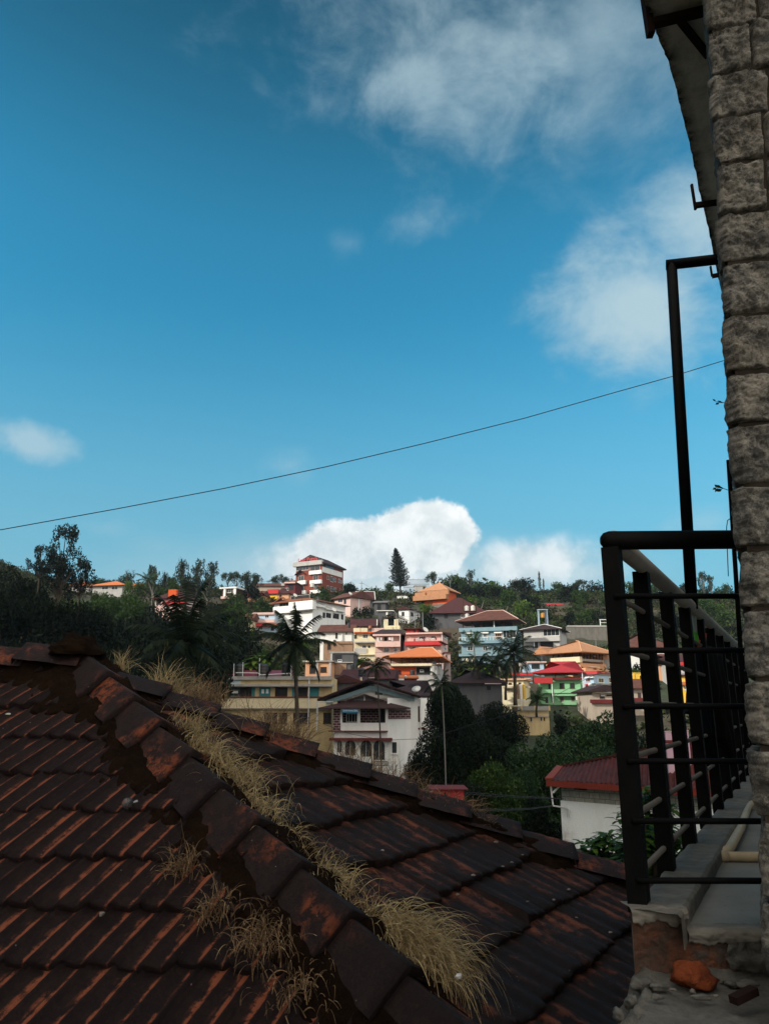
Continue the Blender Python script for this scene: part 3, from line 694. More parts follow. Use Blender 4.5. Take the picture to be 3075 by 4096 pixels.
# fence and posts beside the pine
t = thing('fence', 'thin rail fence along the hilltop by the pine', 'fence', P(*cC(930, 540), 318))
e0 = P(*cC(930, 545), 318)-t.location; e1 = P(*cC(1192, 545), 318)-t.location
for z_ in (1.2, 2.6, 4.6): MB().bar((e0.x, 0, z_), (e1.x, 0, z_), .14).build('rail', STEEL, t)
for i in range(27): x_ = e0.x+(e1.x-e0.x)*i/26; MB().bar((x_, 0, -2), (x_, 0, 4.8+.5*(i % 5 == 0)), .12).build('post', STEEL, t)
h = House('ruin', 'low grey hilltop structure beside the stepped roof house', 'shed', cC, 1155, 1040, 570, 495, 312, 0, Ls=4, wall=GREYW)
h.roof('flat', None, CONC, .2, th=.15); h.hole('F', 1125, 502, 1152, 548)
def pole(name, label, cat, x0, y0, x1, y1, D, r, mat, arm=True):
    b, tp = P(x0, y0, D), P(x1, y1, D); t = thing(name, label, cat, b)
    MB().tube([(0, 0, -3), tp-b], [r*1.2, r*.8], 8).build('shaft', mat, t)
    if arm: MB().bar(Vector((-6*r, 0, -5*r))+(tp-b), Vector((6*r, 0, -5*r))+(tp-b), r).build('cross_arm', mat, t)
    return t
pole('utility_pole', 'thin utility pole on the crest right of the hotel', 'pole', *cC(500, 545), *cC(500, 448), 300, .16, STEEL)
pole('utility_pole', 'grey pole on mid slope below stepped roof house', 'pole', *cC(1128, 890), *cC(1124, 765), 215, .12, STEEL, False)
pole('utility_pole', 'thin pole standing on bare right slope above tan roof', 'pole', *c4(1165, 185), *c4(1168, 30), 178, .1, STEEL, False)

# ---- row of houses in the middle
h = House('long_low_house', 'whitewashed low house under a long patched brown roof', 'house', cC, 400, 78, 1050, 968, 176, 6, Ls=8, wall=WHITE)
h.roof('gable', 890, T_BROWN, .7, 'x'); h.hole('F', 232, 975, 258, 1036); h.hole('F', 338, 968, 355, 995); h.slab('wall_pier', 'F', 294, 985, 302, 1050, .4, WHITE)
h = House('brown_roofed_house', 'old brown roofed house with open dark gable above cream terrace', 'house', cC, 640, 398, 930, 912, 186, 4, Ls=9, wall=DGREY)
h.roof('gable', 830, T_MAROON, .7, 'x'); h.slab('rain_pipe', 'F', 655, 838, 662, 915, .4, WHITE); h.win('F', 480, 914, 520, 928)
h = House('pillared_terrace', 'cream roof terrace with square pillars and bare gable frame', 'terrace', cC, 890, 726, 1000, 900, 172, 4, Ls=6, wall=CREAM)
for (x0, x1) in ((726, 770), (832, 874)):
    u0, u1, z0, z1 = h.rect('F', x0, 836, x1, 905); MB().box(u0, u1, .02, 1.2, h.H+.003, z1).build('parapet', CREAM, h.o)
for x_ in (735, 866): u = h.hit('F', x_, 870)[0]; MB().box(u-.25, u+.25, .1, .6, h.H, h.lz(x_, 832)).build('pillar', CREAM, h.o)
u0, z0 = h.hit('F', 705, 842); u1, _ = h.hit('F', 940, 850); um, zm = h.hit('F', 812, 796)
MB().bar((u0, 0, z0), (um, 0, zm), .18).bar((um, 0, zm), (u1, 0, z0), .18).build('gable_frame', WOOD, h.o)
for (x0, x1) in ((745, 818), (828, 890)): h.slab('parapet_panel', 'F', x0, 912, x1, 940, .3, CREAM)
h = House('cream_house', 'cream house with ornate terrace panels and orange underside', 'house', cC, 640, 422, 1180, 968, 166, 6, xs=668, wall=CREAM)
for (x0, x1) in ((418, 488), (493, 560), (606, 680), (684, 728)): h.slab('parapet_panel', 'F', x0, 925, x1, 965, .9, CREAM if x0 < 600 else PINK)
h.slab('eave_band', 'F', 425, 962, 665, 974, .8, ORANGEP)
h.slab('roof_slab', 'F', 420, 966, 668, 974, .6, WHITE)
h.win('F', 512, 990, 566, 1030, cols=3); h.slab('floor_band', 'F', 430, 1066, 642, 1076, .9, CONC); h.slab('parapet_band', 'F', 432, 1040, 640, 1066, .85, CREAM)
h.win('F', 508, 1100, 548, 1132); h.hole('F', 566, 1102, 592, 1140)
h.hole('F', 425, 990, 455, 1038)
water_tank('water_tank', 'red clay coloured round tank on cream terrace', cC(586, 0)[0], cC(0, 902)[1], cC(0, 930)[1], 13, 165, plain('clay_plastic', (.45, .17, .09), .6))
h = House('pink_balcony_house', 'pink house with long pink balcony and dark eave roof', 'house', cC, 895, 640, 1195, 1000, 152, 5, xs=945, wall=PINK)
h.roof('hip', 938, T_DARK, 1.0, 'x', inset=(1.5, 1.5)); h.slab('eave_band', 'F', 614, 988, 900, 1004, 1.1, PINK)
h.balcony('F', 640, 1062, 897, 1116, 1.2, PINK); h.hole('F', 728, 1014, 765, 1060); h.win('F', 660, 1016, 712, 1058)
h.win('F', 726, 1124, 786, 1172, WHITE, GLASS, 3); h.win('F', 828, 1120, 868, 1170, WHITE, GLASS, 2); h.slab('corner_post', 'F', 889, 1000, 896, 1062, 1.15, WHITE, 1.0); h.hole('G', 905, 1020, 925, 1060)
CLOTH = paint('washed_cloth', (.75, .7, .68), (.5, .4, .4), .4)
h2 = h
h = House('red_banded_house', 'two storey pink house with red band and washing on balcony', 'house', c5, 1095, 498, 700, 345, 150, 5, xs=1210, wall=PINK)
h.roof('shed', 300, T_BROWN, .7); h.slab('balcony_floor', 'F', 490, 480, 1097, 536, 1.2, REDP); h.slab('eave_band', 'F', 508, 338, 1112, 350, .9, PINK)
for a in ((920, 390, 1010, 440), (720, 395, 840, 450), (940, 570, 1000, 634), (620, 560, 680, 610)): h.win('F', *a, cols=3)
h.win('G', 1140, 380, 1200, 460); h.win('G', 1145, 570, 1180, 640); h.slab('balcony_floor', 'G', 1098, 485, 1212, 530, .6, MAROON)
h.slab('rain_pipe', 'F', 1100, 345, 1112, 480, .5, WHITE); h.hood('F', 930, 560, 1012, 572, .6, PINK)
for i, (x_, w_, d_) in enumerate(((655, 24, 60), (690, 20, 48), (722, 26, 44), (765, 30, 40), (812, 26, 56), (870, 30, 36), (905, 22, 48), (958, 32, 30), (1010, 26, 38))):
    u0, u1, z0, z1 = h.rect('F', x_-w_/2, 432-(i % 3)*8, x_+w_/2, 432+d_-(i % 3)*8, 1.1)
    mb = MB(); n = 8
    vs = [(u0+(u1-u0)*k/n, -1.1+.08*math.sin(k*2.1+i), z1-j*(z1-z0)/3*(1-.12*math.sin(k+i))) for j in range(4) for k in range(n+1)]
    fs = [(j*(n+1)+k, j*(n+1)+k+1, (j+1)*(n+1)+k+1, (j+1)*(n+1)+k) for j in range(3) for k in range(n)]
    mb.add(vs, fs)
    loc = h.o.matrix_basis @ Vector(((u0+u1)/2, -1.1, z0))
    w_o = mb.add([(a, b_+.03, c_) for a, b_, c_ in vs], [f[::-1] for f in fs]).build('washing', CLOTH if i % 4 else plain('red_cloth', (.5, .12, .14), .8), None, loc=((u0+u1)/2, -1.1, z0))
    w_o.location = loc; w_o.rotation_euler = (0, 0, h.o.rotation_euler.z)
    tag(w_o, 'laundry hanging on the balcony of the red banded pink house', 'laundry', 'laundry on the red banded balcony')
h = House('rooftop_cabin', 'small red roof cabin with brown roof on pink house', 'cabin', c5, 702, 512, 330, 272, 155, 5, xs=790, wall=REDP, found=1.5)
h.roof('shed', 212, T_BROWN, .6); h.hole('F', 640, 285, 680, 325)
h = House('side_house', 'narrow pink grey house wall right of orange pavilion', 'house', c5, 1252, 1160, 860, 672, 142, 0, Ls=8, wall=paint('pinkgrey', (.40, .32, .31), (.25, .2, .2), .4))
h.roof('flat', None, T_BROWN, .3, th=.15); h.hole('F', 1165, 700, 1200, 760)

# ---- orange roofed pavilion house
h = House('orange_pavilion', 'red walled house under a bright orange hip roof pavilion', 'house', c5, 1000, 262, 1055, 882, 128, 10, xs=1150, wall=GREYW)
zr = h.lz(600, 752)
h.roof('hip', 580, T_ORANGE, 1.3, 'x', inset=(5.2, 2.6), ze=zr, caps=PEACH)
h.slab('floor_slab', 'F', 246, 852, 942, 884, 1.3, CREAM, inn=-3.0); h.slab('red_wall', 'F', 262, 886, 672, 1032, .25, ORANGEP)
for x_ in (262, 445, 575, 690, 765, 862, 935, 1058): h.posts([h.hit('F', x_, 800)[0]], h.H+.02, zr, WOOD, .14, .0)
for i in range(7): u = h.hit('F', 480+i*72, 800)[0]; MB().box(u-.5, u+.35, h.Ls-.5, h.Ls-.3, h.H+.02, zr-.25).build('shutter', WHITE, h.o)
for z_ in (.35, .7): MB().box(h.xa-.4, h.xb, -.55, -.48, h.H+.1+z_, h.H+.16+z_).build('rail', WOOD, h.o)
h.win('F', 330, 962, 432, 1028, MAROON, GLASS, 4, off=.26); h.hole('F', 680, 905, 915, 1040, name='carport', off=.01); h.slab('pillar', 'F', 918, 890, 950, 1040, .8, WHITE, .2); h.win('F', 745, 950, 806, 985, WHITE, DARK, 1, off=.06)
for x_ in (965, 1010, 1060): h.slab('pillar', 'G', x_+12, 890, x_+30, 1030, .3, GREYW)
water_tank('water_tank', 'dark tank on the ground before the red wall', *(c5(622, 0)[0], c5(0, 955)[1], c5(0, 1035)[1]), 21, 124, TANKBLK)
water_tank('water_tank', 'black tank on the slab under orange pavilion', *(c5(985, 0)[0], c5(0, 812)[1], c5(0, 852)[1]), 16, 126.5, TANKBLK)

CLUT = [(1335, 2440, 178, 'd', 'small pale dish on the long patched brown roof'), (1395, 2512, 166, 't', 'small black tank on the cream house with ornate terrace'), (1585, 2502, 153, 'a', 'thin aerial beside the dark eave of the pink balcony house'),
    (1700, 2520, 151, 'd', 'small pale dish on the red banded pink house'), (1660, 2492, 156, 'a', 'thin aerial beside the red roof cabin'), (1445, 2438, 187, 'a', 'thin aerial on the open gable brown roof'), (1270, 2425, 204, 'a', 'thin aerial on the right side of the white villa'),
    (1180, 2382, 205, 'd', 'small pale dish on the white villa roof'), (1120, 2330, 285, 'a', 'thin aerial on the maroon house left of the hotel'), (1400, 2375, 238, 'd', 'small pale dish on the pink walled old brown roof'),
    (1800, 2350, 252, 'a', 'thin aerial on the stepped tan roof'), (2180, 2485, 186, 'a', 'thin aerial on the grey house with the window band')]
for i, (px, py, D, k, lb) in enumerate(CLUT):
    b = P(px, py, D)
    if k == 'a':
        t = thing('tv_antenna', lb, 'antenna', b)
        MB().cyl(0, 0, -1, 2.6, .05).build('mast', STEEL, t); mb = MB()
        for j in range(4): mb.bar((-.7+.1*j, 0, 2.5-.28*j), (.7-.1*j, 0, 2.5-.28*j), .05)
        mb.build('cross_bars', STEEL, t)
    elif k == 'd':
        t = thing('satellite_dish', lb, 'dish', b)
        d = Vector((.5, -.6, .6)).normalized(); MB().tube([d*(.02*q*q) for q in (0, 1, 2, 3)], [.05, .28, .5, .62], 14).build('dish_bowl', TANKWHT, t); MB().cyl(0, .1, -1.2, 0, .06).build('mount', STEEL, t)
    else: water_tank('water_tank', lb, px, py-22, py, 12, D, TANKBLK)
def wire(label, pts, D0, D1, r=.035, sag=6):
    V_ = []
    for i in range(13):
        f = i/12; x = pts[0]+(pts[2]-pts[0])*f; y = pts[1]+(pts[3]-pts[1])*f+sag*4*f*(1-f); V_.append(P(x, y, D0+(D1-D0)*f))
    o = MB().tube(V_, r, 5).build('cable', BLACKIRON, None, loc=V_[0]); tag(o, label, 'cable')
wire('thin wire from crest pole down across the gabled cottage', (1446, 2330, 1690, 2452), 296, 212)
wire('wire slung over the pink balcony house roof', (1400, 2470, 1690, 2460), 148, 205, .03)
wire('wire from white villa toward the cream terrace house', (1250, 2400, 1500, 2500), 190, 160, .03)
wire('wire across orange pavilion roof to blue house', (1500, 2610, 1840, 2560), 118, 168, .025, 10)
wire('wire over tan roof from bare slope pole', (2382, 2562, 2110, 2600), 176, 148, .03)
wire('wire crossing the sky edge left of the hotel', (900, 2345, 1190, 2300), 245, 296, .04)
for i, (x_, w_, d_) in enumerate(((668, 22, 40), (700, 16, 30), (790, 26, 26), (815, 18, 34))):
    u0, u1, z0, z1 = h2.rect('F', x_-w_/2, 1022, x_+w_/2, 1022+d_, 1.0)
    vs = [(u0+(u1-u0)*k/6, -1.0+.06*math.sin(k*2.1+i), z1-j*(z1-z0)/2) for j in range(3) for k in range(7)]
    fs = [(j*7+k, j*7+k+1, (j+1)*7+k+1, (j+1)*7+k) for j in range(2) for k in range(6)]
    o = MB().add(vs, fs).add([(p, q+.03, r_) for p, q, r_ in vs], [f_[::-1] for f_ in fs]).build('washing', CLOTH, None, loc=((u0+u1)/2, -1.0, z0))
    o.location = h2.o.matrix_basis @ Vector(((u0+u1)/2, -1.0, z0)); o.rotation_euler = (0, 0, h2.o.rotation_euler.z)
    tag(o, 'laundry hanging over the pink balcony of dark roofed pink house', 'laundry', 'laundry on the pink balcony')
# ---- right hand group: tan roofed house, green house and neighbours
h = House('tan_roofed_house', 'orange house under a wide tan tiled hip roof', 'house', c4, 920, 350, 620, 420, 152, 8, xs=1420, wall=PEACH)
zr = h.lz(600, 272)
h.roof('hip', 24, T_TAN, 2.0, 'y', inset=(8.0, 6.0), ze=zr, caps=PEACH, back=0.35)
u0, u1, z0, z1 = h.rect('F', 150, 160, 440, 275, 1.0)
MB().prism([(u0, z0), (u1, z0), ((u0+u1)/2, z1)], 'y', -2.0, 3.5).build('side_roof', T_TAN, h.o)
h.slab('parapet', 'F', 415, 345, 906, 412, .8, CREAM); h.slab('parapet', 'G', 920, 350, 1290, 412, .5, CONC)
for x_ in (440, 530, 640, 760, 880): h.posts([h.hit('F', x_, 300)[0]], h.H+.9, zr, WOOD, .16, .4)
for i in range(8): MB().box(-.5, -.34, 1+i*h.Ls/8.5, 1.16+i*h.Ls/8.5, h.H+.9, zr).build('post', WOOD, h.o)
MB().box(h.xa+.5, h.xb-.5, h.Ls-.4, h.Ls-.1, h.H+.02, zr-.2).build('back_wall', PEACH, h.o)
h.hole('F', 780, 470, 830, 530); h.win('F', 860, 450, 905, 500); h.hole('G', 930, 480, 960, 520); h.hood('G', 1090, 484, 1240, 500, .8, WHITE)
h.slab('lower_parapet', 'F', 640, 524, 1000, 566, 2.5, PEACH); h.slab('lower_parapet', 'G', 925, 524, 1420, 566, 2.5, PEACH)
h = House('rear_block', 'peach and grey rendered block right of tan roofed house', 'house', c4, 1560, 1285, 640, 295, 160, 0, Ls=8, wall=GREYW)
h.roof('flat', None, CONC, .15, th=.2); h.slab('wall_band', 'F', 1285, 297, 1560, 358, .1, PEACH); h.win('F', 1400, 400, 1450, 450)
water_tank('water_tank', 'black tank standing left of the tan hip roof', *(c4(290, 0)[0], c4(0, 292)[1], c4(0, 392)[1]), 25, 149, TANKBLK)
h = House('blue_house', 'pale blue house with red parapet left of red hip roof', 'house', c3, 1370, 975, 830, 632, 146, 5, Ls=8, wall=LBLUE)
h.roof('flat', None, CONC, .3, th=.15); h.slab('parapet', 'F', 970, 588, 1372, 632, .8, REDP); h.win('F', 1155, 655, 1232, 702); h.hood('F', 1230, 672, 1330, 688, .7, PINK); h.slab('corner_post', 'F', 984, 634, 994, 700, .7, WHITE, .55)
h = House('blue_house', 'upper pale blue house with dark porch behind palms', 'house', c3, 1560, 1262, 620, 420, 152, 6, Ls=7, wall=LBLUE)
h.roof('flat', None, PINK, .5, th=.25); h.hole('F', 1340, 436, 1490, 528); h.slab('parapet', 'F', 1200, 530, 1400, 580, .9, LBLUE)
t = thing('solar_heater', 'small round tank on sloping frame on blue house roof', 'heater', P(*c3(1200, 580), 147))
MB().tube([(-.6, 0, 1.5), (1.0, 0, 1.5)], .36, 14).build('tank', TANKWHT, t); MB().bar((-.6, -.2, 0), (-.2, .3, 1.3), .1).bar((.9, -.2, 0), (.5, .3, 1.3), .1).build('stand', STEEL, t)
h = House('blue_house', 'pale blue house with red parapet right of green house', 'house', c4, 1145, 930, 900, 612, 142, 8, xs=1520, wall=LBLUE)
h.roof('flat', None, CONC, .3, th=.15); h.slab('parapet', 'F', 660, 570, 1190, 606, .9, REDP); h.slab('parapet', 'G', 1150, 572, 1420, 608, .5, REDP)
h.win('F', 1000, 682, 1078, 735, PINK, GLASS, 3); h.hood('F', 990, 652, 1125, 668, .7, WHITE); h.win('G', 1210, 672, 1300, 752); h.win('G', 1380, 665, 1510, 755); h.slab('floor_band', 'G', 1150, 758, 1520, 795, .6, CONC)
h.slab('shutter_panel', 'F', 1040, 770, 1140, 815, .5, WHITE); h.slab('balcony_band', 'F', 990, 770, 1030, 838, .6, REDP)

h = House('green_house', 'bright green two storey house with red hip roof on posts', 'house', c4, 935, 225, 1130, 690, 130, 4, xs=985, wall=GREEN)
zr = h.lz(500, 592)
h.roof('hip', 392, T_RED, 2.2, 'x', inset=(7.0, 6.2), ze=zr, ext=(h.lx(128, 590), h.lx(985, 590), -1.6, h.Ls+1.5))
for x_ in (140, 500, 690, 960): h.posts([h.hit('F', x_, 640)[0]], h.H if x_ > 240 else h.H-.5, zr, WOOD, .12, .0)
h.slab('eave_band', 'F', 455, 672, 955, 702, .9, MAROON); h.slab('awning', 'F', 138, 668, 454, 758, 1.6, T_RED, inn=.9)
for a in ((565, 758, 652, 848), (736, 758, 822, 845)): h.win('F', *a, WOOD, DARK, 1)
h.win('F', 568, 978, 642, 1072, TAN, GLASS, 3); h.win('F', 752, 978, 822, 1068, TAN, GLASS, 3); h.hole('F', 374, 768, 425, 860); h.hole('F', 420, 930, 462, 1085); h.win('F', 328, 990, 380, 1086, WOOD, DARK, 1)
h.slab('balcony_band', 'F', 262, 866, 458, 922, .9, GREEN); h.slab('balcony_band', 'F', 470, 862, 975, 920, 1.2, GREEN); h.slab('ledge', 'F', 470, 934, 940, 968, 1.0, GREEN)
h.slab('plinth_band', 'F', 215, 1090, 462, 1132, .6, GREEN); h.slab('plinth_band', 'F', 470, 1074, 850, 1118, .5, GREEN); h.hole('G', 942, 720, 968, 860)
u, z0 = h.hit('F', 463, 1090, 1.0); MB().cyl(u, -1.35, z0, h.H-.4, .07).build('rain_pipe', WHITE, h.o)
u, z0 = h.hit('F', 968, 920, 1.0); MB().cyl(u, -1.3, z0, zr, .07).build('rain_pipe', WHITE, h.o)
t = thing('satellite_dish', 'white dishes and drums on bracket right of green house', 'dish', P(*c4(1010, 1010), 128))
MB().tube([(-1.2, 0, -.3), (-1.2, .1, .5)], .55, 14).build('drum', TANKWHT, t); MB().tube([(.4, 0, -.2), (.4, .15, .35)], [.9, .75], 16).build('dish_bowl', TANKWHT, t); MB().cyl(1.9, .3, -5.5, 3.5, .07).build('pole', STEEL, t)
h = House('tan_gable_house', 'tan gable fronted house with red lower band at right', 'house', c4, 1540, 1115, 1180, 905, 118, 0, Ls=9, wall=TAN)
h.roof('gable', 785, T_DARK, .8, 'y', back=0.0)
zc = h.ztop(0, 800, 0.0); xm = (h.xa+h.xb)/2
MB().prism([(h.xa, h.H), (h.xb, h.H), (xm, zc-.1)], 'y', .003, .25).build('gable_wall', TAN, h.o)
h.slab('red_band', 'F', 1085, 1030, 1545, 1090, .5, MAROON); h.slab('floor_band', 'F', 1120, 906, 1545, 922, .4, CREAM); h.hole('F', 1222, 940, 1326, 1024); h.hole('F', 1335, 940, 1440, 980); h.win('F', 1250, 935, 1310, 968, WHITE, GLASS)
pole('utility_pole', 'pale concrete pole in front of tan gable house', 'pole', *c4(1466, 1130), *c4(1450, 820), 112, .16, PALEBARK)
pole('utility_pole', 'thin white pipe pole right of green house', 'pole', *c4(1076, 1190), *c4(1066, 840), 122, .08, PVC, False)

h = House('cream_cottage', 'small cream house with brown ledge left of green house', 'house', c3, 1225, 865, 1030, 705, 124, 6, xs=1330, wall=CREAM)
h.roof('flat', None, PEACH, .5, th=.22); h.win('F', 965, 752, 1020, 778, WOOD, DARK, 1); h.win('F', 1130, 748, 1176, 778, WOOD, DARK, 1)
h.slab('ledge', 'F', 870, 812, 1325, 838, .9, TAN); h.hole('F', 1098, 872, 1212, 940); h.win('F', 905, 850, 990, 900, CREAM, GREYW, 1)
for i, (x0, x1, m_) in enumerate(((1112, 1148, 'brown'), (1152, 1204, 'white'), (1206, 1256, 'yellow'))):
    b = P(*c3((x0+x1)/2, 1022), 121); r = (x1-x0)*.2408*121/FPX/2
    mt = {'brown': plain('drum_brown', (.22, .11, .05), .5), 'white': TANKWHT, 'yellow': plain('drum_yellow', (.62, .38, .03), .5)}[m_]
    t = MB().tube([b, b+Vector((0, 0, .4)), b+Vector((0, 0, 1.3)), b+Vector((0, 0, 1.75)), b+Vector((0, 0, 2.2)), b+Vector((0, 0, 2.3))], [r, r, r*1.03, r, r*.96, r*.5], 16).build('drum', mt, None, loc=b)
    tag(t, f'{m_} storage drum on the terrace of the cream house', 'drum')
h = House('terrace_wall', 'stained terrace with yellow corner posts below green house', 'terrace', c3, 1645, 1120, 1420, 1145, 112, 3, Ls=7, wall=YELLOW)
h.slab('parapet', 'F', 1120, 1140, 1645, 1212, .5, CONC)
for x0 in (1168, 1388, 1630): h.slab('parapet_post', 'F', x0, 1134, x0+30, 1215, .62, YELLOW, inn=.45)
for a in ((1320, 1322, 1362, 1400), (1490, 1322, 1530, 1390), (1540, 1322, 1580, 1390)): h.hole('F', *a)
h.slab('floor_band', 'F', 1250, 1296, 1640, 1318, .3, TAN)
u0, z0 = h.hit('F', 1120, 1040); MB().bar((u0, .5, z0), (h.lx(1370, 1040), .5, z0), .12).build('rail', TANKWHT, h.o); MB().box(h.lx(1175, 1100), h.lx(1190, 1100), .4, .6, h.H, z0).build('post', TANKWHT, h.o)
h = House('dark_roofed_house', 'dark brown hip roof house behind big dark trees', 'house', c3, 852, 60, 960, 768, 106, 8, Ls=11, wall=DGREY)
h.roof('hip', 528, T_DARK, .9, 'x', inset=(4, 6)); h.slab('eave_board', 'F', 570, 760, 850, 772, .95, PINK, inn=.8)
h.hole('F', 600, 800, 680, 880)

# ---- seen through the railing at right
h = House('brown_roofed_house', 'brown hip roofed house with white eave seen through railing', 'house', c2, 760, 300, 1015, 945, 165, 0, Ls=10, wall=WHITE)
h.roof('hip', 790, T_BROWN, 1.0, 'x'); h.hole('F', 340, 955, 400, 1010); h.win('F', 560, 955, 620, 1000)
h = House('brown_roofed_house', 'small brown roof house seen between railing bars', 'house', c2, 900, 660, 1180, 1120, 150, 0, Ls=8, wall=PEACH)
h.roof('hip', 1012, T_BROWN, .8, 'x'); h.win('F', 700, 1130, 740, 1165)
h = House('yellow_house', 'yellow house with small orange eave seen between railing bars', 'house', c2, 1010, 850, 1490, 1260, 130, 12, Ls=3, wall=YBRIGHT)
h.roof('flat', None, T_MAROON, .4, th=.3); h.slab('awning', 'F', 880, 1320, 960, 1356, .9, T_ORANGE); h.win('F', 918, 1362, 948, 1412)
h = House('red_roofed_house', 'house with red parapet seen through the railing above yellow house', 'house', c2, 1010, 850, 1240, 1100, 142, 0, Ls=8, wall=GREYW)
h.roof('gable', 1020, T_MAROON, .5, 'x'); h.slab('parapet', 'F', 860, 1100, 1000, 1140, .6, REDP); h.win('F', 900, 1175, 940, 1215)
h = House('low_brown_house', 'low house with shed roof and pale wall behind first railing bars', 'house', c2, 560, 345, 1540, 1400, 124, 0, Ls=7, wall=TAN)
h.roof('gable', 1290, T_BROWN, .7, 'x'); h.win('F', 410, 1440, 450, 1500, WOOD); h.slab('red_band', 'F', 350, 1500, 560, 1560, .3, MAROON)
h = House('yellow_block', 'bright yellow wall block between first two railing bars', 'house', c2, 480, 335, 1320, 1225, 146, 0, Ls=6, wall=YBRIGHT)
h.roof('flat', None, YBRIGHT, .1, th=.1); h.hole('F', 430, 1250, 470, 1300)
water_tank('water_tank', 'yellow tank in front of yellow wall seen through railing', c2(375, 0)[0], c2(0, 1228)[1], c2(0, 1302)[1], 13, 143, plain('yellow_plastic', (.7, .40, .02), .5))
# pink gate posts
for i, (x0, x1, y0, y1) in enumerate(((680, 735, 65, 240), (872, 910, 55, 330), (1013, 1046, 12, 330))):
    D = 30; b = P(*R4((x0+x1)/2, y1), D); tp = P(*R4((x0+x1)/2, y0), D); w = (x1-x0)*.42143*D/FPX
    t = thing('gate_post', ('wide pink post with dark cable, first behind the railing', 'slim pink post behind the railing above red roof', 'pink post with maroon stripe behind the railing')[i], 'post', b, 0, 'pink posts behind the railing')
    PK = paint('pink_plaster', (.52, .34, .40), (.3, .2, .24), .4)
    MB().box(-w/2, w/2, -w/2, w/2, -1.5, tp.z-b.z).build('shaft', PK, t)
    MB().box(-w*.56, w*.56, -w*.56, w*.56, tp.z-b.z+.002, tp.z-b.z+.03).build('cap', PK, t)
    if i != 1: MB().box(-w*.54, w*.54, -w*.54, w*.54, tp.z-b.z-.42, tp.z-b.z-.30).build('stripe', MAROON, t)

# ---- unfinished brick house and concrete block, left of centre
h = House('concrete_block', 'unfinished grey concrete house with brick lower floor', 'house', c6, 770, 345, 490, 62, 128, 4, Ls=8, wall=DGREY)
h.roof('flat', None, CONC, .25, th=.3); h.slab('brick_panel', 'F', 352, 245, 640, 470, .12, MUD); h.slab('corner_post', 'F', 340, 62, 374, 240, .2, GREYW); h.slab('floor_band', 'F', 345, 226, 770, 244, .3, CONC)
h.hole('F', 415, 90, 560, 190); h.win('F', 480, 180, 556, 225, WHITE)
h = House('orange_brick_house', 'orange walled brick house with barred window below palm', 'house', c6, 345, -140, 500, 225, 124, 4, Ls=7, wall=PEACH)
h.roof('flat', None, CONC, .4, th=.2); h.win('F', 152, 322, 265, 420, WOOD, GLASS, 4); h.slab('corner_post', 'F', 75, 230, 102, 495, .25, GREYW); h.slab('corner_post', 'F', 315, 226, 346, 495, .25, GREYW); h.hole('F', -60, 285, 62, 460); h.slab('parapet', 'F', -130, 205, 80, 226, .5, CREAM)
h = House('brick_steps', 'bare brick ruin with broken dark roof above concrete house', 'ruin', cB, 1560, 1260, 1200, 1060, 150, 0, Ls=6, wall=MUD)
h.roof('gable', 1052, T_DARK, .3, 'x', ext=(h.xa+2, h.xb-3.5, -1, 5)); h.slab('wall_panel', 'F', 1420, 1060, 1560, 1085, .2, MUD); h.hole('F', 1300, 1090, 1340, 1150)
h = House('grey_garage', 'pale concrete retaining block with grey panel at mid row', 'wall', cC, 640, 420, 1225, 1130, 148, 0, Ls=3, wall=CREAM)
h.slab('grey_panel', 'F', 430, 1132, 552, 1186, .2, GREYW); h.slab('ledge', 'F', 420, 1188, 640, 1200, .4, CREAM)

# ---- yellow two storey school like block
h = House('yellow_block', 'long stained yellow two storey block with teal shutters', 'building', cE, 1343, 120, 1000, 405, 87, 0, Ls=9, wall=YELLOW)
h.slab('roof_slab', 'F', 60, 396, 1345, 432, .75, CONC); h.slab('fascia', 'F', 90, 434, 1343, 492, .35, YELLOW); h.slab('sunshade', 'F', 100, 478, 1366, 500, 1.0, CONC)
h.slab('name_board', 'F', 250, 433, 416, 480, .42, paint('board_blue', (.42, .52, .55), (.3, .38, .4), .3), inn=.36)
u0, u1, z0, z1 = h.rect('F', 120, 508, 1343, 604)
for (x0, x1, c_, p_) in ((180, 236, TEAL, TEAL), (290, 406, TEAL, DARK), (408, 528, WOOD, DARK), (530, 562, TEAL, TEAL), (608, 720, TEAL, TEAL), (770, 894, WOOD, DARK), (944, 1000, TEAL, TEAL), (1000, 1098, WOOD, DARK), (1112, 1216, TEAL, TEAL)):
    h.win('F', x0, 510, x1, 602, c_, p_, 2 if x1-x0 > 90 else 1, sill=False, fr=.06)
for (x0, y0, x1, y1) in ((630, 528, 655, 572), (676, 528, 700, 572), (328, 545, 388, 570)): h.slab('notice', 'F', x0, y0, x1, y1, .09, WHITE, inn=.06)
h.slab('sill_band', 'F', 120, 604, 1343, 616, .25, MAROON); h.slab('parapet_band', 'F', 120, 617, 1343, 724, .14, paint('pale_ochre', (.70, .60, .39), (.42, .34, .22), .35)); h.slab('ledge', 'F', 120, 725, 1345, 738, .5, DGREY)
for (x0, x1) in ((660, 790), (808, 888), (955, 1120), (1262, 1340)): h.win('F', x0, 768, x1, 878, WOOD, DARK, 2)
for x_, y0, y1 in ((1105, 432, 960), (1190, 655, 960)):
    u, za = h.hit('F', x_, y1, .6); _, zb_ = h.hit('F', x_, y0, .6); MB().cyl(u, -.85 if y0 < 600 else -.6, za, zb_, .06).build('rain_pipe', PVC, h.o)
MB().tube([(h.lx(380, 410), -.9, h.H+.45), (h.lx(600, 410), -.9, h.H+.42), (h.lx(640, 420), -.95, h.H+.2), (h.lx(940, 405), -.9, h.H+.4)], .05, 6).build('roof_pipe', PVC, h.o)
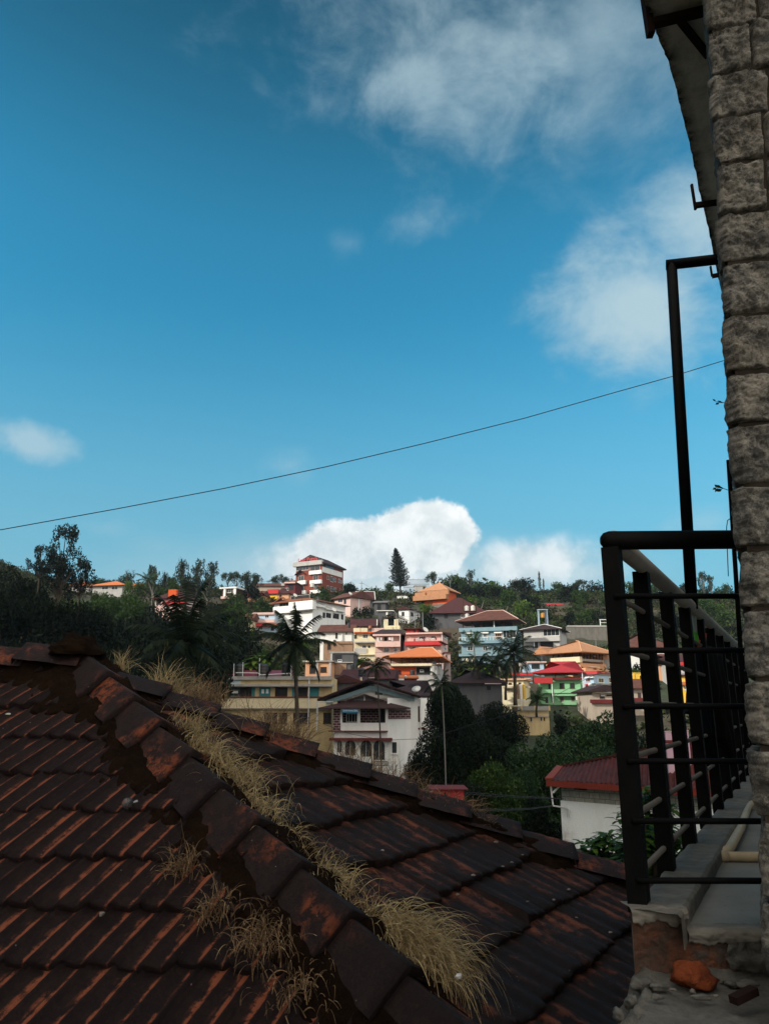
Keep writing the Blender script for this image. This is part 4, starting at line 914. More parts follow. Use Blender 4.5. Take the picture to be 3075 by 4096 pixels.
for i, (xc, y0, w) in enumerate(((403, 268, 96), (640, 262, 112), (880, 258, 92))):
    px, _ = cE(xc, 0)
    water_tank('water_tank', ('black tank at left end of yellow block roof', 'wide black tank by white mast on yellow block roof', 'black tank half behind coconut trunk on yellow block roof')[i], px, cE(0, y0)[1], cE(0, 402)[1], w*.391, 90, TANKBLK, 'black tanks on the yellow block')
for i, (x_, y0) in enumerate(((345, 268), (437, 250), (607, 210), (930, 270))):
    b = P(*cE(x_, 402), 88.5); tp = P(*cE(x_+4, y0), 88.5)
    o = MB().tube([b, tp], .045, 6).build('vent_pipe', PVC, None, loc=b)
    tag(o, ('white roof pipe left of left black tank', 'white roof pipe right of left black tank', 'tall white roof pipe before middle black tank', 'white roof pipe beside coconut trunk')[i], 'pipe', 'pipes on the yellow block')
h = House('maroon_sheet_roof', 'maroon sheet roofed shed behind tanks of yellow block', 'shed', cE, 900, 100, 440, 408, 100, 0, Ls=8, wall=MAROON)
h.roof('gable', 335, rooftile('maroon_sheet', (.20, .025, .04), (.1, .02, .025), .4, metal=True), .4, 'x'); h.hole('F', 500, 410, 560, 436)
h = House('dark_gable_shed', 'dark sided gabled shed with purple brown roof behind yellow block', 'shed', c6, 915, 355, 760, 620, 96, 20, xs=1180, wall=DGREY)
h.roof('gable', 465, T_MAROON, .5, 'y', back=0.0); zc = h.ztop(0, 485, 0.0); xm = (h.xa+h.xb)/2
MB().prism([(h.xa, h.H), (h.xb, h.H), (xm, zc-.05)], 'y', .003, .25).build('gable_wall', DGREY, h.o); h.slab('eave_post', 'F', 905, 520, 925, 610, .2, CREAM)
h.win('F', 400, 720, 470, 800, WOOD, DARK, 3)
h = House('purple_roofed_house', 'long purple brown tiled roof with black tank at centre', 'house', c6, 1500, 560, 620, 560, 105, 5, Ls=9, wall=DGREY)
h.roof('gable', 365, T_MAROON, .5, 'x'); h.hole('F', 1060, 575, 1100, 615); h.slab('eave_board', 'F', 960, 522, 1180, 534, .55, GREYW, inn=.4)
water_tank('water_tank', 'large black tank standing on purple brown roof', c6(945, 0)[0], c6(0, 345)[1], c6(0, 498)[1], 31, 99, TANKBLK)
water_tank('water_tank', 'small dark tank behind red figure near palm', c6(760, 0)[0], c6(0, 265)[1], c6(0, 365)[1], 16, 122, TANKBLK)
h = House('pink_roofed_house', 'pinkish tiled roof behind tall areca palm', 'house', c6, 1440, 830, 520, 420, 115, 0, Ls=8, wall=YELLOW)
h.roof('hip', 215, rooftile('pink_tile', (.40, .22, .17), (.25, .13, .1), .5), .6, 'x'); h.hole('F', 1250, 430, 1330, 465); h.slab('veranda_rail', 'F', 1210, 402, 1470, 412, .6, GREYW)
h = House('orange_canopy', 'curved orange canopy with pale edge below red wall', 'canopy', c5, 690, 320, 1130, 1095, 112, 0, Ls=5, wall=MAROON)
h.roof('gable', 1040, T_ORANGE, .3, 'x'); h.slab('pale_edge', 'F', 380, 1098, 480, 1125, .5, WHITE); h.hole('F', 600, 1100, 640, 1128)
MB().tube([(0, 0, 0), (0, 0, .01)], .01, 4)
t = thing('clay_dome', 'small pale round finial on orange canopy', 'finial', P(*c5(506, 1075), 110))
MB().tube([(0, 0, -.16), (0, 0, 0), (0, 0, .14), (0, 0, .24), (0, 0, .30)], [.08, .18, .22, .16, .04], 14).build('dome', TANKWHT, t); MB().cyl(0, 0, .302, .42, .03).build('knob', STEEL, t)

# ---- homestay in the valley
h = House('homestay', 'white balconied homestay house with gabled tile roof and blue barge boards', 'house', cF, 765, 215, 1440, 745, 76, 3, Ls=11, wall=None, walls=False)
W = WHITE; H = h.H
xr1, _ = h.hit('F', 1003, 1000, -2.0)
foot = [(h.xa, 0), (0, 0), (xr1, 2.0), (xr1+2.2, 2.6), (xr1+2.2, h.Ls), (h.xa, h.Ls)]
zfl = h.lz(400, 1085); zsill = h.lz(400, 1170)
g = h.zb-gz(h.N.x, h.N.y)+1.5
MB().prism(foot, 'z', -g, zfl).build('wall', W, h.o)
# upper floor: back wall of the verandah plus the solid right wing
back = [(h.xa, 1.9), (.0, 1.9), (.0, 0.0), (xr1, 2.0), (xr1+2.2, 2.6), (xr1+2.2, h.Ls), (h.xa, h.Ls)]
BRK, ns, ls, b_ = newmat('brick_face')
tcn = nd(ns, 'ShaderNodeTexCoord'); mp = nd(ns, 'ShaderNodeMapping'); mp.inputs['Rotation'].default_value = (R(90), 0, 0); ls.new(tcn.outputs['Object'], mp.inputs['Vector'])
bt = nd(ns, 'ShaderNodeTexBrick'); ls.new(mp.outputs[0], bt.inputs['Vector']); bt.inputs['Scale'].default_value = 1.0
bt.inputs['Brick Width'].default_value = .5; bt.inputs['Row Height'].default_value = .235; bt.inputs['Mortar Size'].default_value = .022
bt.inputs['Color1'].default_value = (.075, .014, .016, 1); bt.inputs['Color2'].default_value = (.05, .011, .013, 1); bt.inputs['Mortar'].default_value = (.40, .34, .33, 1)
ls.new(bt.outputs['Color'], b_.inputs['Base Color']); b_.inputs['Roughness'].default_value = .8
zpar = h.lz(500, 965); zVE = h.hit('F', 500, 845, 1.1)[1]
MB().prism(back, 'z', zfl+.004, H).build('upper_wall', W, h.o)
MB().box(h.xa+.1, -.05, 1.82, 1.897, zfl+.01, H-.01).build('brick_wall', BRK, h.o)
u0, u1, z0, z1 = h.rect('F', 212, 866, 286, 1078)
MB().box(u0, u1, -.04, 1.81, zfl+.005, zVE+.05).build('brick_pier', BRK, h.o)
# right brick panel on the angled wing
def wing(t): return Vector((xr1*t, 2.0*t, 0))
nw = Vector((2.0, -xr1, 0)).normalized()
z0, z1 = h.lz(880, 962), h.lz(880, 866)
p0, p1 = wing(.03), wing(.985)
mb = MB(); vs = [p0, p1]
q = [p0+nw*.06, p1+nw*.06, p1-nw*.02, p0-nw*.02]
mb.prism([(v.x, v.y) for v in q], 'z', z0, z1).build('brick_panel', BRK, h.o)
fl = h.slab('floor_band', 'F', 162, 1080, 768, 1092, .45, MAROON, inn=-.2)
h.slab('lower_band', 'F', 170, 1156, 812, 1184, .7, MAROON, inn=-.2)
u0, u1, z0, z1 = h.rect('F', 288, 1000, 764, 1080)
mb = MB(); mb.box(u0, u1, -.1, .06, z1-.22, z1); mb.box(u0, u1, -.1, .06, z0, z0+.55)
n = 13
for i in range(n+1):
    c_ = u0+(u1-u0)*(i/n); mb.box(max(u0, c_-.17), min(u1, c_+.17), -.08, .04, z0+.55, z1-.22)
mb.build('balustrade', W, h.o)
for (x0, x1) in ((286, 304), (461, 486), (744, 770)):
    u0, u1, z0, z1 = h.rect('F', x0, 850, x1, 1000); MB().box(u0, u1, -.12, .26, z0, zVE+.02).build('pillar', W, h.o)
d = h.win('F', 345, 902, 460, 996, W, DARK, 4, off=-1.80, name='door', fr=.08, sill=False)
h.hole('F', 685, 860, 742, 996, WOOD, off=-1.80)
# arches
def arch(x0, y0, x1, y1):
    u0, u1, z0, z1 = h.rect('F', x0, y0, x1, y1); r = (u1-u0)/2; c_ = (u0+u1)/2; zc = z1-r
    def outline(k): return [(u0-k, z0), (u1+k, z0)]+[(c_+(r+k)*math.cos(a), zc+(r+k)*math.sin(a)) for a in np.linspace(0, math.pi, 13)]
    f = MB().prism(outline(.07), 'y', -.035, .02).build('arched_window', WOOD, h.o); MB().prism(outline(0), 'y', -.05, .01).build('pane', GLASS, f)
    MB().box(c_-.03, c_+.03, -.06, -.02, z0, zc+r*.9).build('mullion', GREYW, f)
for a in ((262, 1190, 290, 1300), (340, 1186, 432, 1330), (500, 1186, 596, 1345), (630, 1186, 730, 1378)): arch(*a)
h.win('F', 805, 1190, 866, 1316, W, GLASS, 1, off=.02); h.slab('wing_wall', 'F', 775, 1176, 893, 1440, .015, W)
railing_part(h, 'F', 635, 1392, 770, 1440, .9, DGREY, 12)
# lower verandah roof with gablet, and main gable roof
T_HOME = rooftile('homestay_tile', (.060, .030, .030), (.025, .016, .017), .6, period=.3)
T_BARGE = rooftile('homestay_barge', (.12, .045, .05), (.06, .03, .03), .5)
zE = h.hit('F', 500, 845, 1.1)[1]; zR = h.hit('F', 500, 772, -1.0)[1]
xl, xrr = h.lx(72, 846), h.lx(1000, 846)
i0, i1 = h.lx(385, 772)-xl, xrr-h.lx(690, 772)
MB().add([(xl, -1.1, zE), (xrr, -1.1, zE), (xrr, 1.6, zE), (xl, 1.6, zE), (xl+i0, 1.0, zR), (xrr-i1, 1.0, zR), (xrr-i1, 1.6, zR), (xl+i0, 1.6, zR), (xl, -1.1, zE-.12), (xrr, -1.1, zE-.12), (xrr, 1.6, zE-.12), (xl, 1.6, zE-.12)],
         [(0, 1, 5, 4), (1, 2, 6, 5), (3, 0, 4, 7), (4, 5, 6, 7), (8, 9, 1, 0), (9, 10, 2, 1), (11, 8, 0, 3), (11, 10, 9, 8), (2, 3, 7, 6), (10, 11, 3, 2)]).build('verandah_roof', T_HOME, h.o)
gl, gm, gr = h.hit('F', 392, 770, -1.0), h.hit('F', 530, 714, -1.0), h.hit('F', 690, 770, -1.0)
MB().prism([(gl[0], zR+.01), (gr[0], zR+.01), (gm[0], gm[1]-.1)], 'y', 1.02, 1.5).build('gablet_panel', DGREY, h.o)
MB().bar((gl[0]-.4, .9, zR-.05), (gm[0], .9, gm[1]), .5, .16).bar((gm[0], .9, gm[1]), (gr[0]+.4, .9, zR-.05), .5, .16).build('gablet_verge', T_HOME, h.o)
MB().cyl(gm[0], .98, zR, gm[1]-.15, .05).build('gablet_post', W, h.o)
A_ = h.hit('F', 572, 572, .0); L_ = h.hit('F', 50, 776, .0); Rr = h.hit('F', 1100, 742, .0)
GA = h.hit('F', 585, 640, -1.7)
gx0, gx1 = h.lx(200, 790), xr1+.2
gslope = (GA[1]-H)/(GA[0]-h.lx(130, 790))
MB().prism([(h.xa, H+.005), (xr1+.1, H+.005), (xr1+.1, h.hit('F', 1003, 778, -1.7)[1]), (GA[0], GA[1]-.05), (h.xa, h.hit('F', 215, 772, -1.7)[1])], 'y', 1.7, 2.0).build('gable_wall', paint('gable_white', (.78, .75, .68), (.52, .48, .42), .3), h.o)
th_ = .10
for (e, s_) in ((L_, 0), (Rr, 1)):
    MB().prism([e, A_, (A_[0], A_[1]+th_*1.3), (e[0], e[1]+th_*1.3)], 'y', -0.2, h.Ls+.8).build('main_roof', T_HOME, h.o)
    MB().prism([(e[0], e[1]+th_*1.4), (A_[0], A_[1]+th_*1.4), (A_[0], A_[1]+th_*2.0), (e[0], e[1]+th_*1.9)], 'y', -.32, .1).build('verge_tiles', T_BARGE, h.o)
BB = paint('barge_blue', (.30, .43, .47), (.2, .28, .3), .4)
bl, ba, br = h.hit('F', 140, 772, -1.2), h.hit('F', 590, 618, -1.2), h.hit('F', 1040, 738, -1.2)
for e in (bl, br): MB().prism([e, ba, (ba[0], ba[1]-.46), (e[0], e[1]-.42)], 'y', 1.2, 1.32).build('barge_board', BB, h.o)
u, z = h.hit('F', 680, 690, -1.65); MB().box(u-.4, u+.35, 1.6, 1.69, z-.22, z+.2).build('vent', DGREY, h.o)
# sign
u0, u1, z0, z1 = h.rect('F', 303, 850, 466, 898, 1.05)
sg = thing('homestay_sign', 'blue sign board with white lettering hung over the homestay balcony', 'sign', h.o.matrix_basis @ Vector(((u0+u1)/2, -1.05, (z0+z1)/2)), h.o.rotation_euler.z)
MB().box(-(u1-u0)/2, (u1-u0)/2, -.03, .03, -(z1-z0)/2, (z1-z0)/2).build('board', paint('sign_blue', (.025, .15, .24), (.02, .11, .18), .3), sg)
text_mesh('lettering', 'Satish Home Stay', plain('sign_white', (.75, .78, .8), .5), sg, .205, .01, (0, -.045, -.02), (R(90), 0, 0))
# rain pipes and wing details
for (x_, y0, y1) in ((1102, 756, 1120),):
    u, za = h.hit('F', x_, y1, -2.0); zb_ = h.hit('F', x_, y0, -2.0)[1]; MB().cyl(u, 2.1, za, zb_, .06).build('rain_pipe', PVC, h.o)
u, za = h.hit('F', 42, 1080, .0); zb_ = h.lz(42, 790); MB().tube([(u, -.1, za), (u+.12, -.1, zb_), (u+1.6, -.1, zb_+.05)], .06, 8).build('rain_pipe', PVC, h.o)
u0, u1, z0, z1 = h.rect('F', 1062, 830, 1096, 990, -2.55); MB().box(u0, u1, 2.2, 2.7, z0, z1).build('window', WOOD, h.o)
h.slab('wing_ledge', 'F', 1000, 1058, 1160, 1076, -2.2, MAROON, inn=-3.2)
h = House('rear_roof_house', 'large dark tiled roof with pale dish behind homestay', 'house', cF, 1195, 640, 900, 735, 97, 10, Ls=12, wall=WHITE)
h.roof('hip', 565, T_DARK, .8, 'x'); h.win('F', 1130, 850, 1165, 960, WOOD)
t = thing('satellite_dish', 'white dish lying on dark roof behind homestay', 'dish', P(*cF(1068, 690), 93.5))
rs = [.02, .2, .36, .48, .55]; MB().tube([(0, -.02, .28+.02*i*i) for i in range(5)], rs, 20, True).build('dish_bowl', TANKWHT, t, True); MB().cyl(0, 0, -2.5, .27, .08).build('mount', STEEL, t)
t.rotation_euler = (R(35), R(-15), 0)

# ---- white block with red sheet roof, near right
h = House('white_outhouse', 'white walled house with bare block band and red corrugated roof', 'house', cH, 935, 2140, 805, 300, 32, 38, Ls=8, side='L', wall=None, walls=False)
BLK, ns, ls, b_ = newmat('block_band')
tcn = nd(ns, 'ShaderNodeTexCoord'); mp = nd(ns, 'ShaderNodeMapping'); mp.inputs['Rotation'].default_value = (R(90), 0, 0); ls.new(tcn.outputs['Object'], mp.inputs['Vector'])
nzz = nd(ns, 'ShaderNodeTexNoise'); nzz.inputs['Scale'].default_value = 3.0; ls.new(mp.outputs[0], nzz.inputs['Vector'])
wv = nd(ns, 'ShaderNodeMix', data_type='VECTOR'); wv.inputs['Factor'].default_value = .04; ls.new(mp.outputs[0], wv.inputs['A']); ls.new(nzz.outputs['Color'], wv.inputs['B'])
bt = nd(ns, 'ShaderNodeTexBrick'); ls.new(wv.outputs['Result'], bt.inputs['Vector']); bt.inputs['Scale'].default_value = 1
bt.inputs['Brick Width'].default_value = .40; bt.inputs['Row Height'].default_value = .225; bt.inputs['Mortar Size'].default_value = .011; bt.inputs['Mortar Smooth'].default_value = .3
bt.inputs['Color1'].default_value = (.44, .43, .36, 1); bt.inputs['Color2'].default_value = (.34, .345, .30, 1); bt.inputs['Mortar'].default_value = (.10, .10, .095, 1)
f_, raw_ = noise_fac(ns, ls, 6, 6, .7)
ls.new(mixc(ns, ls, f_, bt.outputs['Color'], mixc(ns, ls, .45, bt.outputs['Color'], (.1, .1, .085))), b_.inputs['Base Color']); b_.inputs['Roughness'].default_value = .9
bump(ns, ls, b_, raw_, .4, .02)
zband = h.lz(1000, 427)
OUTW, ns, ls, b_ = newmat('outhouse_white')
f1, _ = noise_fac(ns, ls, 1.1, 7, .7, (1, 1, .5), .5, .78); f2, raw_ = noise_fac(ns, ls, 14, 4, .6)
c_ = mixc(ns, ls, f1, (.86, .89, .87), (.68, .70, .63)); c_ = mixc(ns, ls, f2, c_, mixc(ns, ls, .8, c_, (.76, .80, .78)))
tcn = nd(ns, 'ShaderNodeTexCoord'); sx = nd(ns, 'ShaderNodeSeparateXYZ'); ls.new(tcn.outputs['Object'], sx.inputs[0])
m1 = nd(ns, 'ShaderNodeMapRange'); ls.new(sx.outputs['Z'], m1.inputs['Value']); m1.inputs['From Min'].default_value = 1.0; m1.inputs['From Max'].default_value = .15
m2 = nd(ns, 'ShaderNodeMapRange'); ls.new(sx.outputs['X'], m2.inputs['Value']); m2.inputs['From Min'].default_value = .75; m2.inputs['From Max'].default_value = .0
mm = nd(ns, 'ShaderNodeMath', operation='MULTIPLY'); ls.new(m1.outputs[0], mm.inputs[0]); ls.new(m2.outputs[0], mm.inputs[1])
fs_, _ = noise_fac(ns, ls, 5, 5, .7, (1, 1, 1), .3, .6); m3 = nd(ns, 'ShaderNodeMath', operation='MULTIPLY', use_clamp=True); ls.new(mm.outputs[0], m3.inputs[0]); ls.new(fs_, m3.inputs[1])
ls.new(mixc(ns, ls, m3.outputs[0], c_, (.20, .12, .07)), b_.inputs['Base Color']); b_.inputs['Roughness'].default_value = .85; bump(ns, ls, b_, raw_, .15, .01)
MB().box(h.xa, h.xb, 0, h.Ls, .0, zband).build('plaster_wall', OUTW, h.o)
MB().box(h.xa+.6, h.xb-.6, .8, h.Ls-.1, -4, -.004).build('underfloor_shade', DARK, h.o)  # dark box standing in for the shade under the raised house
MB().box(h.xa+.05, h.xb-.03, .04, h.Ls-.04, zband+.003, h.H).build('block_wall', BLK, h.o)
for (x0, x1) in ((1028, 1132), (1352, 1450)):
    u0, u1, z0, z1 = h.rect('F', x0, 300, x1, 336); MB().box(u0, u1, .0, .2, z0, z1-.02).build('vent_opening', DARK, h.o)
zE = h.hit('F', 900, 262, .55)[1]; xl = h.hit('F', 805, 262, .55)[0]; xr_ = h.xb+1.0; ym = 3.2
T0 = h.hit('F', 905, 150, -ym); T1 = h.hit('F', 1660, 0, -ym); tsl = (T1[1]-T0[1])/(T1[0]-T0[0]); zRg = T0[1]
mb = MB(); per = .20; nn = int((xr_-xl)/(per/4))
def rt(i): return .0 if i % 4 in (0, 3) else .055
vs, fs = [], []
for i in range(nn+1):
    x = xl+i*per/4; xt = T0[0]+(x-xl)*1.02; zt_ = T0[1]+tsl*(xt-T0[0])
    vs += [(x, -.55, zE+rt(i)), (xt, ym, zt_+rt(i)), (xt, h.Ls+.6, zE+rt(i))]
fs = [(3*i, 3*i+3, 3*i+4, 3*i+1) for i in range(nn)]+[(3*i+1, 3*i+4, 3*i+5, 3*i+2) for i in range(nn)]
SHEET, ns, ls, b_ = newmat('old_red_sheet')
f1, _ = noise_fac(ns, ls, 1.4, 7, .7, (1, .35, 1), .4, .65); f2, _ = noise_fac(ns, ls, 7, 5, .7, (1, .3, 1), .4, .7)
c_ = mixc(ns, ls, f1, (.080, .017, .013), (.024, .010, .009)); c_ = mixc(ns, ls, f2, c_, mixc(ns, ls, .5, c_, (.10, .036, .03)))
ls.new(c_, b_.inputs['Base Color']); b_.inputs['Roughness'].default_value = .7; b_.inputs['Specular IOR Level'].default_value = .1
mb.add(vs, fs).build('roof_sheet', SHEET, h.o)
MB().bar((T0[0], ym, zRg+.07), (T1[0]+1, ym, zRg+.07+tsl*(T1[0]+1-T0[0])), .34, .07).build('ridge_sheet', SHEET, h.o)
MB().bar((xl+.06, -.52, zE+.08), (T0[0]+.04, ym, zRg+.09), .3, .07).build('hip_sheet', paint('red_flashing', (.18, .036, .022), (.09, .022, .016), .5), h.o)
MB().box(xl-.03, xr_, -.60, -.56, zE-.20, zE+.02).build('fascia', paint('fascia_red', (.19, .030, .018), (.09, .02, .014), .5), h.o)
MB().box(xl+.05, xr_, -.558, h.Ls+.3, zE-.16, zE-.10).build('soffit', DGREY, h.o)
pp = [h.hit('F', 832, 285, .5), h.hit('F', 848, 465, .5)]
pq = [h.hit('F', 972, 480, .1), h.hit('F', 985, 490, .1), h.hit('F', 980, 556, .1)]
MB().tube([(pp[0][0], -.5, pp[0][1]), (pp[1][0], -.45, pp[1][1]), (pq[0][0], -.12, pq[0][1]), (pq[1][0], -.1, pq[1][1]-.03), (pq[2][0], -.12, pq[2][1])], .042, 8).build('rain_pipe', PVC, h.o)
a_, c_ = h.hit('F', 920, 285, .3), h.hit('F', 850, 356, .5); MB().tube([(a_[0], -.3, a_[1]), (c_[0], -.48, c_[1])], .04, 8).build('rain_pipe', PVC, h.o)
h = House('red_shed', 'small dark red sheet shed behind grassy tile ridge', 'shed', cH, 118, -140, 560, 330, 24, 0, Ls=1.0, wall=T_RED)
h.roof('flat', None, MAROON, .12, th=.03); h.hole('F', -60, 345, -20, 420)
t = thing('yellow_board', 'small yellow board edge above tile hip in dark trees', 'board', P(*cH(690, 705), 20))
MB().box(-.16, .16, -.03, .03, -.5, .02).build('board', YBRIGHT, t); MB().box(-.03, .03, -.02, .02, -2.5, -.5).build('post', WOOD, t)
# ------------------------------------------------------------------ vegetation
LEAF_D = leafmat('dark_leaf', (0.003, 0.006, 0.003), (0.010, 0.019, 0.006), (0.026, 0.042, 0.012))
LEAF_M = leafmat('mid_leaf', (0.016, 0.036, 0.008), (0.050, 0.095, 0.018), (0.10, 0.14, 0.03))
LEAF_L = leafmat('light_leaf', (0.035, 0.075, 0.012), (0.11, 0.18, 0.028), (0.19, 0.24, 0.05))
LEAF_G = leafmat('grey_leaf', (0.014, 0.024, 0.012), (0.040, 0.058, 0.028), (0.075, 0.090, 0.045))
LEAF_E = leafmat('eucalyptus_leaf', (0.006, 0.012, 0.009), (0.018, 0.028, 0.020), (0.040, 0.052, 0.034))
LEAF_S = leafmat('silvery_leaf', (0.10, 0.12, 0.06), (0.24, 0.25, 0.13), (0.34, 0.33, 0.18))
LEAF_B = leafmat('banana_leaf', (0.05, 0.10, 0.015), (0.14, 0.22, 0.03), (0.24, 0.28, 0.05))
LEAF_GLOSS = leafmat('glossy_leaf', (0.008, 0.022, 0.006), (0.028, 0.060, 0.014), (0.085, 0.13, 0.028), 0.15, 0.45, .15)
PALM = leafmat('palm_leaf', (0.005, 0.010, 0.005), (0.016, 0.027, 0.010), (0.055, 0.060, 0.018), 0.2)
PALML = leafmat('lit_palm_leaf', (0.02, 0.04, 0.014), (0.05, 0.085, 0.025), (0.12, 0.13, 0.04), 0.25)  # brighter copy of the palm leaf, sunlight put into its colour
SCRUB = leafmat('scrub_leaf', (0.020, 0.034, 0.012), (0.065, 0.075, 0.028), (0.12, 0.085, 0.045))

def unit(a): return a/np.maximum(np.linalg.norm(a, axis=1, keepdims=True), 1e-9)
def leaf_quads(C, L, Wd, up=0.4, droop=0.0, g=rng):
    """diamond leaves at centres C: length L, width Wd (arrays or scalars)"""
    n = len(C); L = np.broadcast_to(L, n)[:, None]; Wd = np.broadcast_to(Wd, n)[:, None]
    nr = g.normal(size=(n, 3)); nr[:, 2] += up*2; nr = unit(nr)
    t = g.normal(size=(n, 3)); t[:, 2] -= droop*2; t = unit(t-nr*np.sum(t*nr, 1, keepdims=True)); b = np.cross(nr, t)
    V = np.stack([C-t*L*.5, C+b*Wd*.5-t*L*.08, C+t*L*.5, C-b*Wd*.5-t*L*.08], 1).reshape(-1, 3)
    return V, np.arange(n*4).reshape(n, 4)
def shell(n, g, fill=0.35):
    d = unit(g.normal(size=(n, 3))); r = np.where(g.random(n) < fill, g.random(n)**.5, 1-.18*g.random(n)**2)
    return d*r[:, None]
def crown_mesh(kind, n, leaf, seed):
    """unit-height crown: z 0..1, radius about 0.4"""
    g = np.random.default_rng(seed); lobes = []
    if kind == 'bush':
        for i in range(15):
            a = g.random()*6.28; rr = .30*g.random()**.5; z = .34+.46*g.random(); rr *= 1.15-.75*abs(z-.5)
            s = .13+.10*g.random(); lobes.append((rr*math.cos(a), rr*math.sin(a), z, s, s, s*.8))
        lobes.append((0, 0, .52, .24, .24, .25))
    elif kind == 'euc':      # open upright crown of separate clumps
        for i in range(30):
            a = g.random()*6.28; z = .40+.56*g.random(); rr = (.07+.27*math.sin(min(1, (z-.25)/.55)*math.pi*.8)**.8)*g.random()**.55
            s = .045+.045*g.random(); lobes.append((rr*math.cos(a), rr*math.sin(a), z, s, s, s*1.15))
    elif kind == 'airy':     # big round crown of many leaf tufts with sky between
        for i in range(58):
            d_ = g.normal(size=3); d_ /= np.linalg.norm(d_); rr = g.random()**.45
            z = .62+.36*d_[2]*rr; k_ = .40*(1 if z > .5 else .75); s = .038+.034*g.random(); lobes.append((k_*d_[0]*rr, k_*d_[1]*rr, z, s, s, s*1.1))
    elif kind == 'wide':     # umbrella-like clumps on bare limbs
        for i in range(16):
            a = g.random()*6.28; rr = .42*g.random()**.5; z = .86-.55*rr*rr*2-.18*g.random()
            s = .08+.07*g.random(); lobes.append((rr*math.cos(a), rr*math.sin(a), z, s, s, s*.6))
    elif kind == 'tall':     # narrow feathery
        for i in range(22):
            a = g.random()*6.28; z = .25+.72*g.random(); rr = .17*(1.05-z)**.6*g.random()**.5
            s = .06+.04*g.random(); lobes.append((rr*math.cos(a), rr*math.sin(a), z, s, s, s*1.3))
    w = np.array([l[3]*l[4] for l in lobes]); w /= w.sum()
    idx = g.choice(len(lobes), n, p=w); Lb = np.array(lobes)
    C = Lb[idx, :3]+shell(n, g)*Lb[idx, 3:]
    C = C+g.normal(size=C.shape)*leaf*.35
    C = C[C[:, 2] > .12]
    s = leaf*(.6+.8*g.random(len(C)))
    V, Fq = leaf_quads(C, s*1.5, s*.75, .35, .2, g)
    mb = MB(); ls_ = sorted(lobes, key=lambda q: -q[3])[:9 if kind not in ('euc', 'airy') else 24]
    mb.tube([(0, 0, -.25), (.006, 0, .12), (0, .008, .34), (.01, 0, .62)], [.030, .022, .017, .008], 7)
    for l in ls_:
        z0 = min(.55, max(.16, l[2]*.55)); mid = (l[0]*.45, l[1]*.45, (z0+l[2])/2+.02)
        mb.tube([(.004, .004, z0), mid, (l[0], l[1], l[2])], [.011, .007, .003], 5)
    return V, Fq, mb
PROTO = {}
def proto(key, kind, n, leaf, seed, mat, bark=BARK):
    V, Fq, mb = crown_mesh(kind, n, leaf, seed)
    PROTO[key] = (V, Fq, mb, mat, bark, [None, None])
for i in range(3): proto(f'far_bush{i}', 'bush', 900, .060, 100+i, LEAF_M)
for i in range(2): proto(f'far_bushd{i}', 'bush', 900, .060, 110+i, LEAF_D)
proto('far_light0', 'bush', 900, .06, 120, LEAF_L)
for i in range(2): proto(f'mid_bushd{i}', 'bush', 4200, .036, 130+i, LEAF_D)
for i in range(2): proto(f'mid_bush{i}', 'bush', 3800, .036, 140+i, LEAF_M)
for i in range(3): proto(f'far_euc{i}', 'euc', 1500, .034, 150+i, LEAF_G, PALEBARK)
for i in range(2): proto(f'far_wide{i}', 'wide', 1100, .036, 160+i, LEAF_G, BARK)
for i in range(2): proto(f'far_tall{i}', 'tall', 600, .045, 170+i, LEAF_G, PALEBARK)
proto('mid_euc0', 'euc', 5200, .022, 180, LEAF_E, BARK)
proto('mid_airy0', 'airy', 5200, .020, 182, LEAF_E, BARK)
proto('mid_euc1', 'euc', 3600, .024, 181, LEAF_E, BARK)
proto('mid_silver0', 'bush', 2600, .04, 190, LEAF_S)
proto('near_dark0', 'bush', 16000, .019, 200, LEAF_D)
proto('near_dark1', 'bush', 14000, .020, 201, LEAF_D)
proto('near_gloss0', 'bush', 13000, .022, 210, LEAF_GLOSS)
proto('near_gloss1', 'bush', 12000, .024, 211, LEAF_GLOSS)
proto('near_light0', 'bush', 6500, .034, 212, LEAF_L)
proto('near_light1', 'bush', 12000, .024, 213, leafmat('pale_tip_leaf', (.012, .030, .006), (.045, .080, .014), (.16, .20, .05)))
NTREE = [0]; LOWTRUNK = [None]
def tree(key, px, ytop, D, w, label, group=None, name='tree', hmax=None):
    """tree whose top shows at (px, ytop) at distance D with a crown w photo pixels wide, rooted on the ground"""
    V, Fq, mb, mat, bark, cache = PROTO[key]
    tp = P(px, ytop, D); g = gz(tp.x, tp.y)-.3
    h = max(tp.z-g, 2.0)
    if hmax: h = min(h, hmax); g = tp.z-h
    r = w*D/FPX/2/.44
    kmin, kmax = {'euc': (1.5, 2.1), 'airy': (1.15, 1.5), 'tall': (2.0, 4.0), 'wide': (.9, 1.7)}.get(key.split('_')[1].rstrip('d0123456789'), (1.1, 1.55))
    full = h; h = min(max(h, kmin*r), kmax*r); g = tp.z-h
    t = thing(name, label, 'tree', (tp.x, tp.y, g), rnd.random()*6.28, group)
    t.scale = (r, r, h)
    if cache[0] is None:
        cr = npmesh('crown', V, Fq, mat, t); tr = mb.build('trunk', bark, t); cache[0], cache[1] = cr, tr
    else:
        for src in (cache[1], cache[0]):
            o = src.copy(); COL.objects.link(o); o.parent = t
    if full > h*1.2:        # the bare lower stem down to the ground
        if LOWTRUNK[0] is None: o = MB().tube([(0, 0, -1), (.015, .01, -.5), (0, 0, 0.2)], [.045, .034, .028], 7).build('lower_trunk', bark, t); LOWTRUNK[0] = o
        else: o = LOWTRUNK[0].copy(); COL.objects.link(o); o.parent = t
        o.scale = (1, 1, (full-h)/h+.05)
    NTREE[0] += 1
    return t

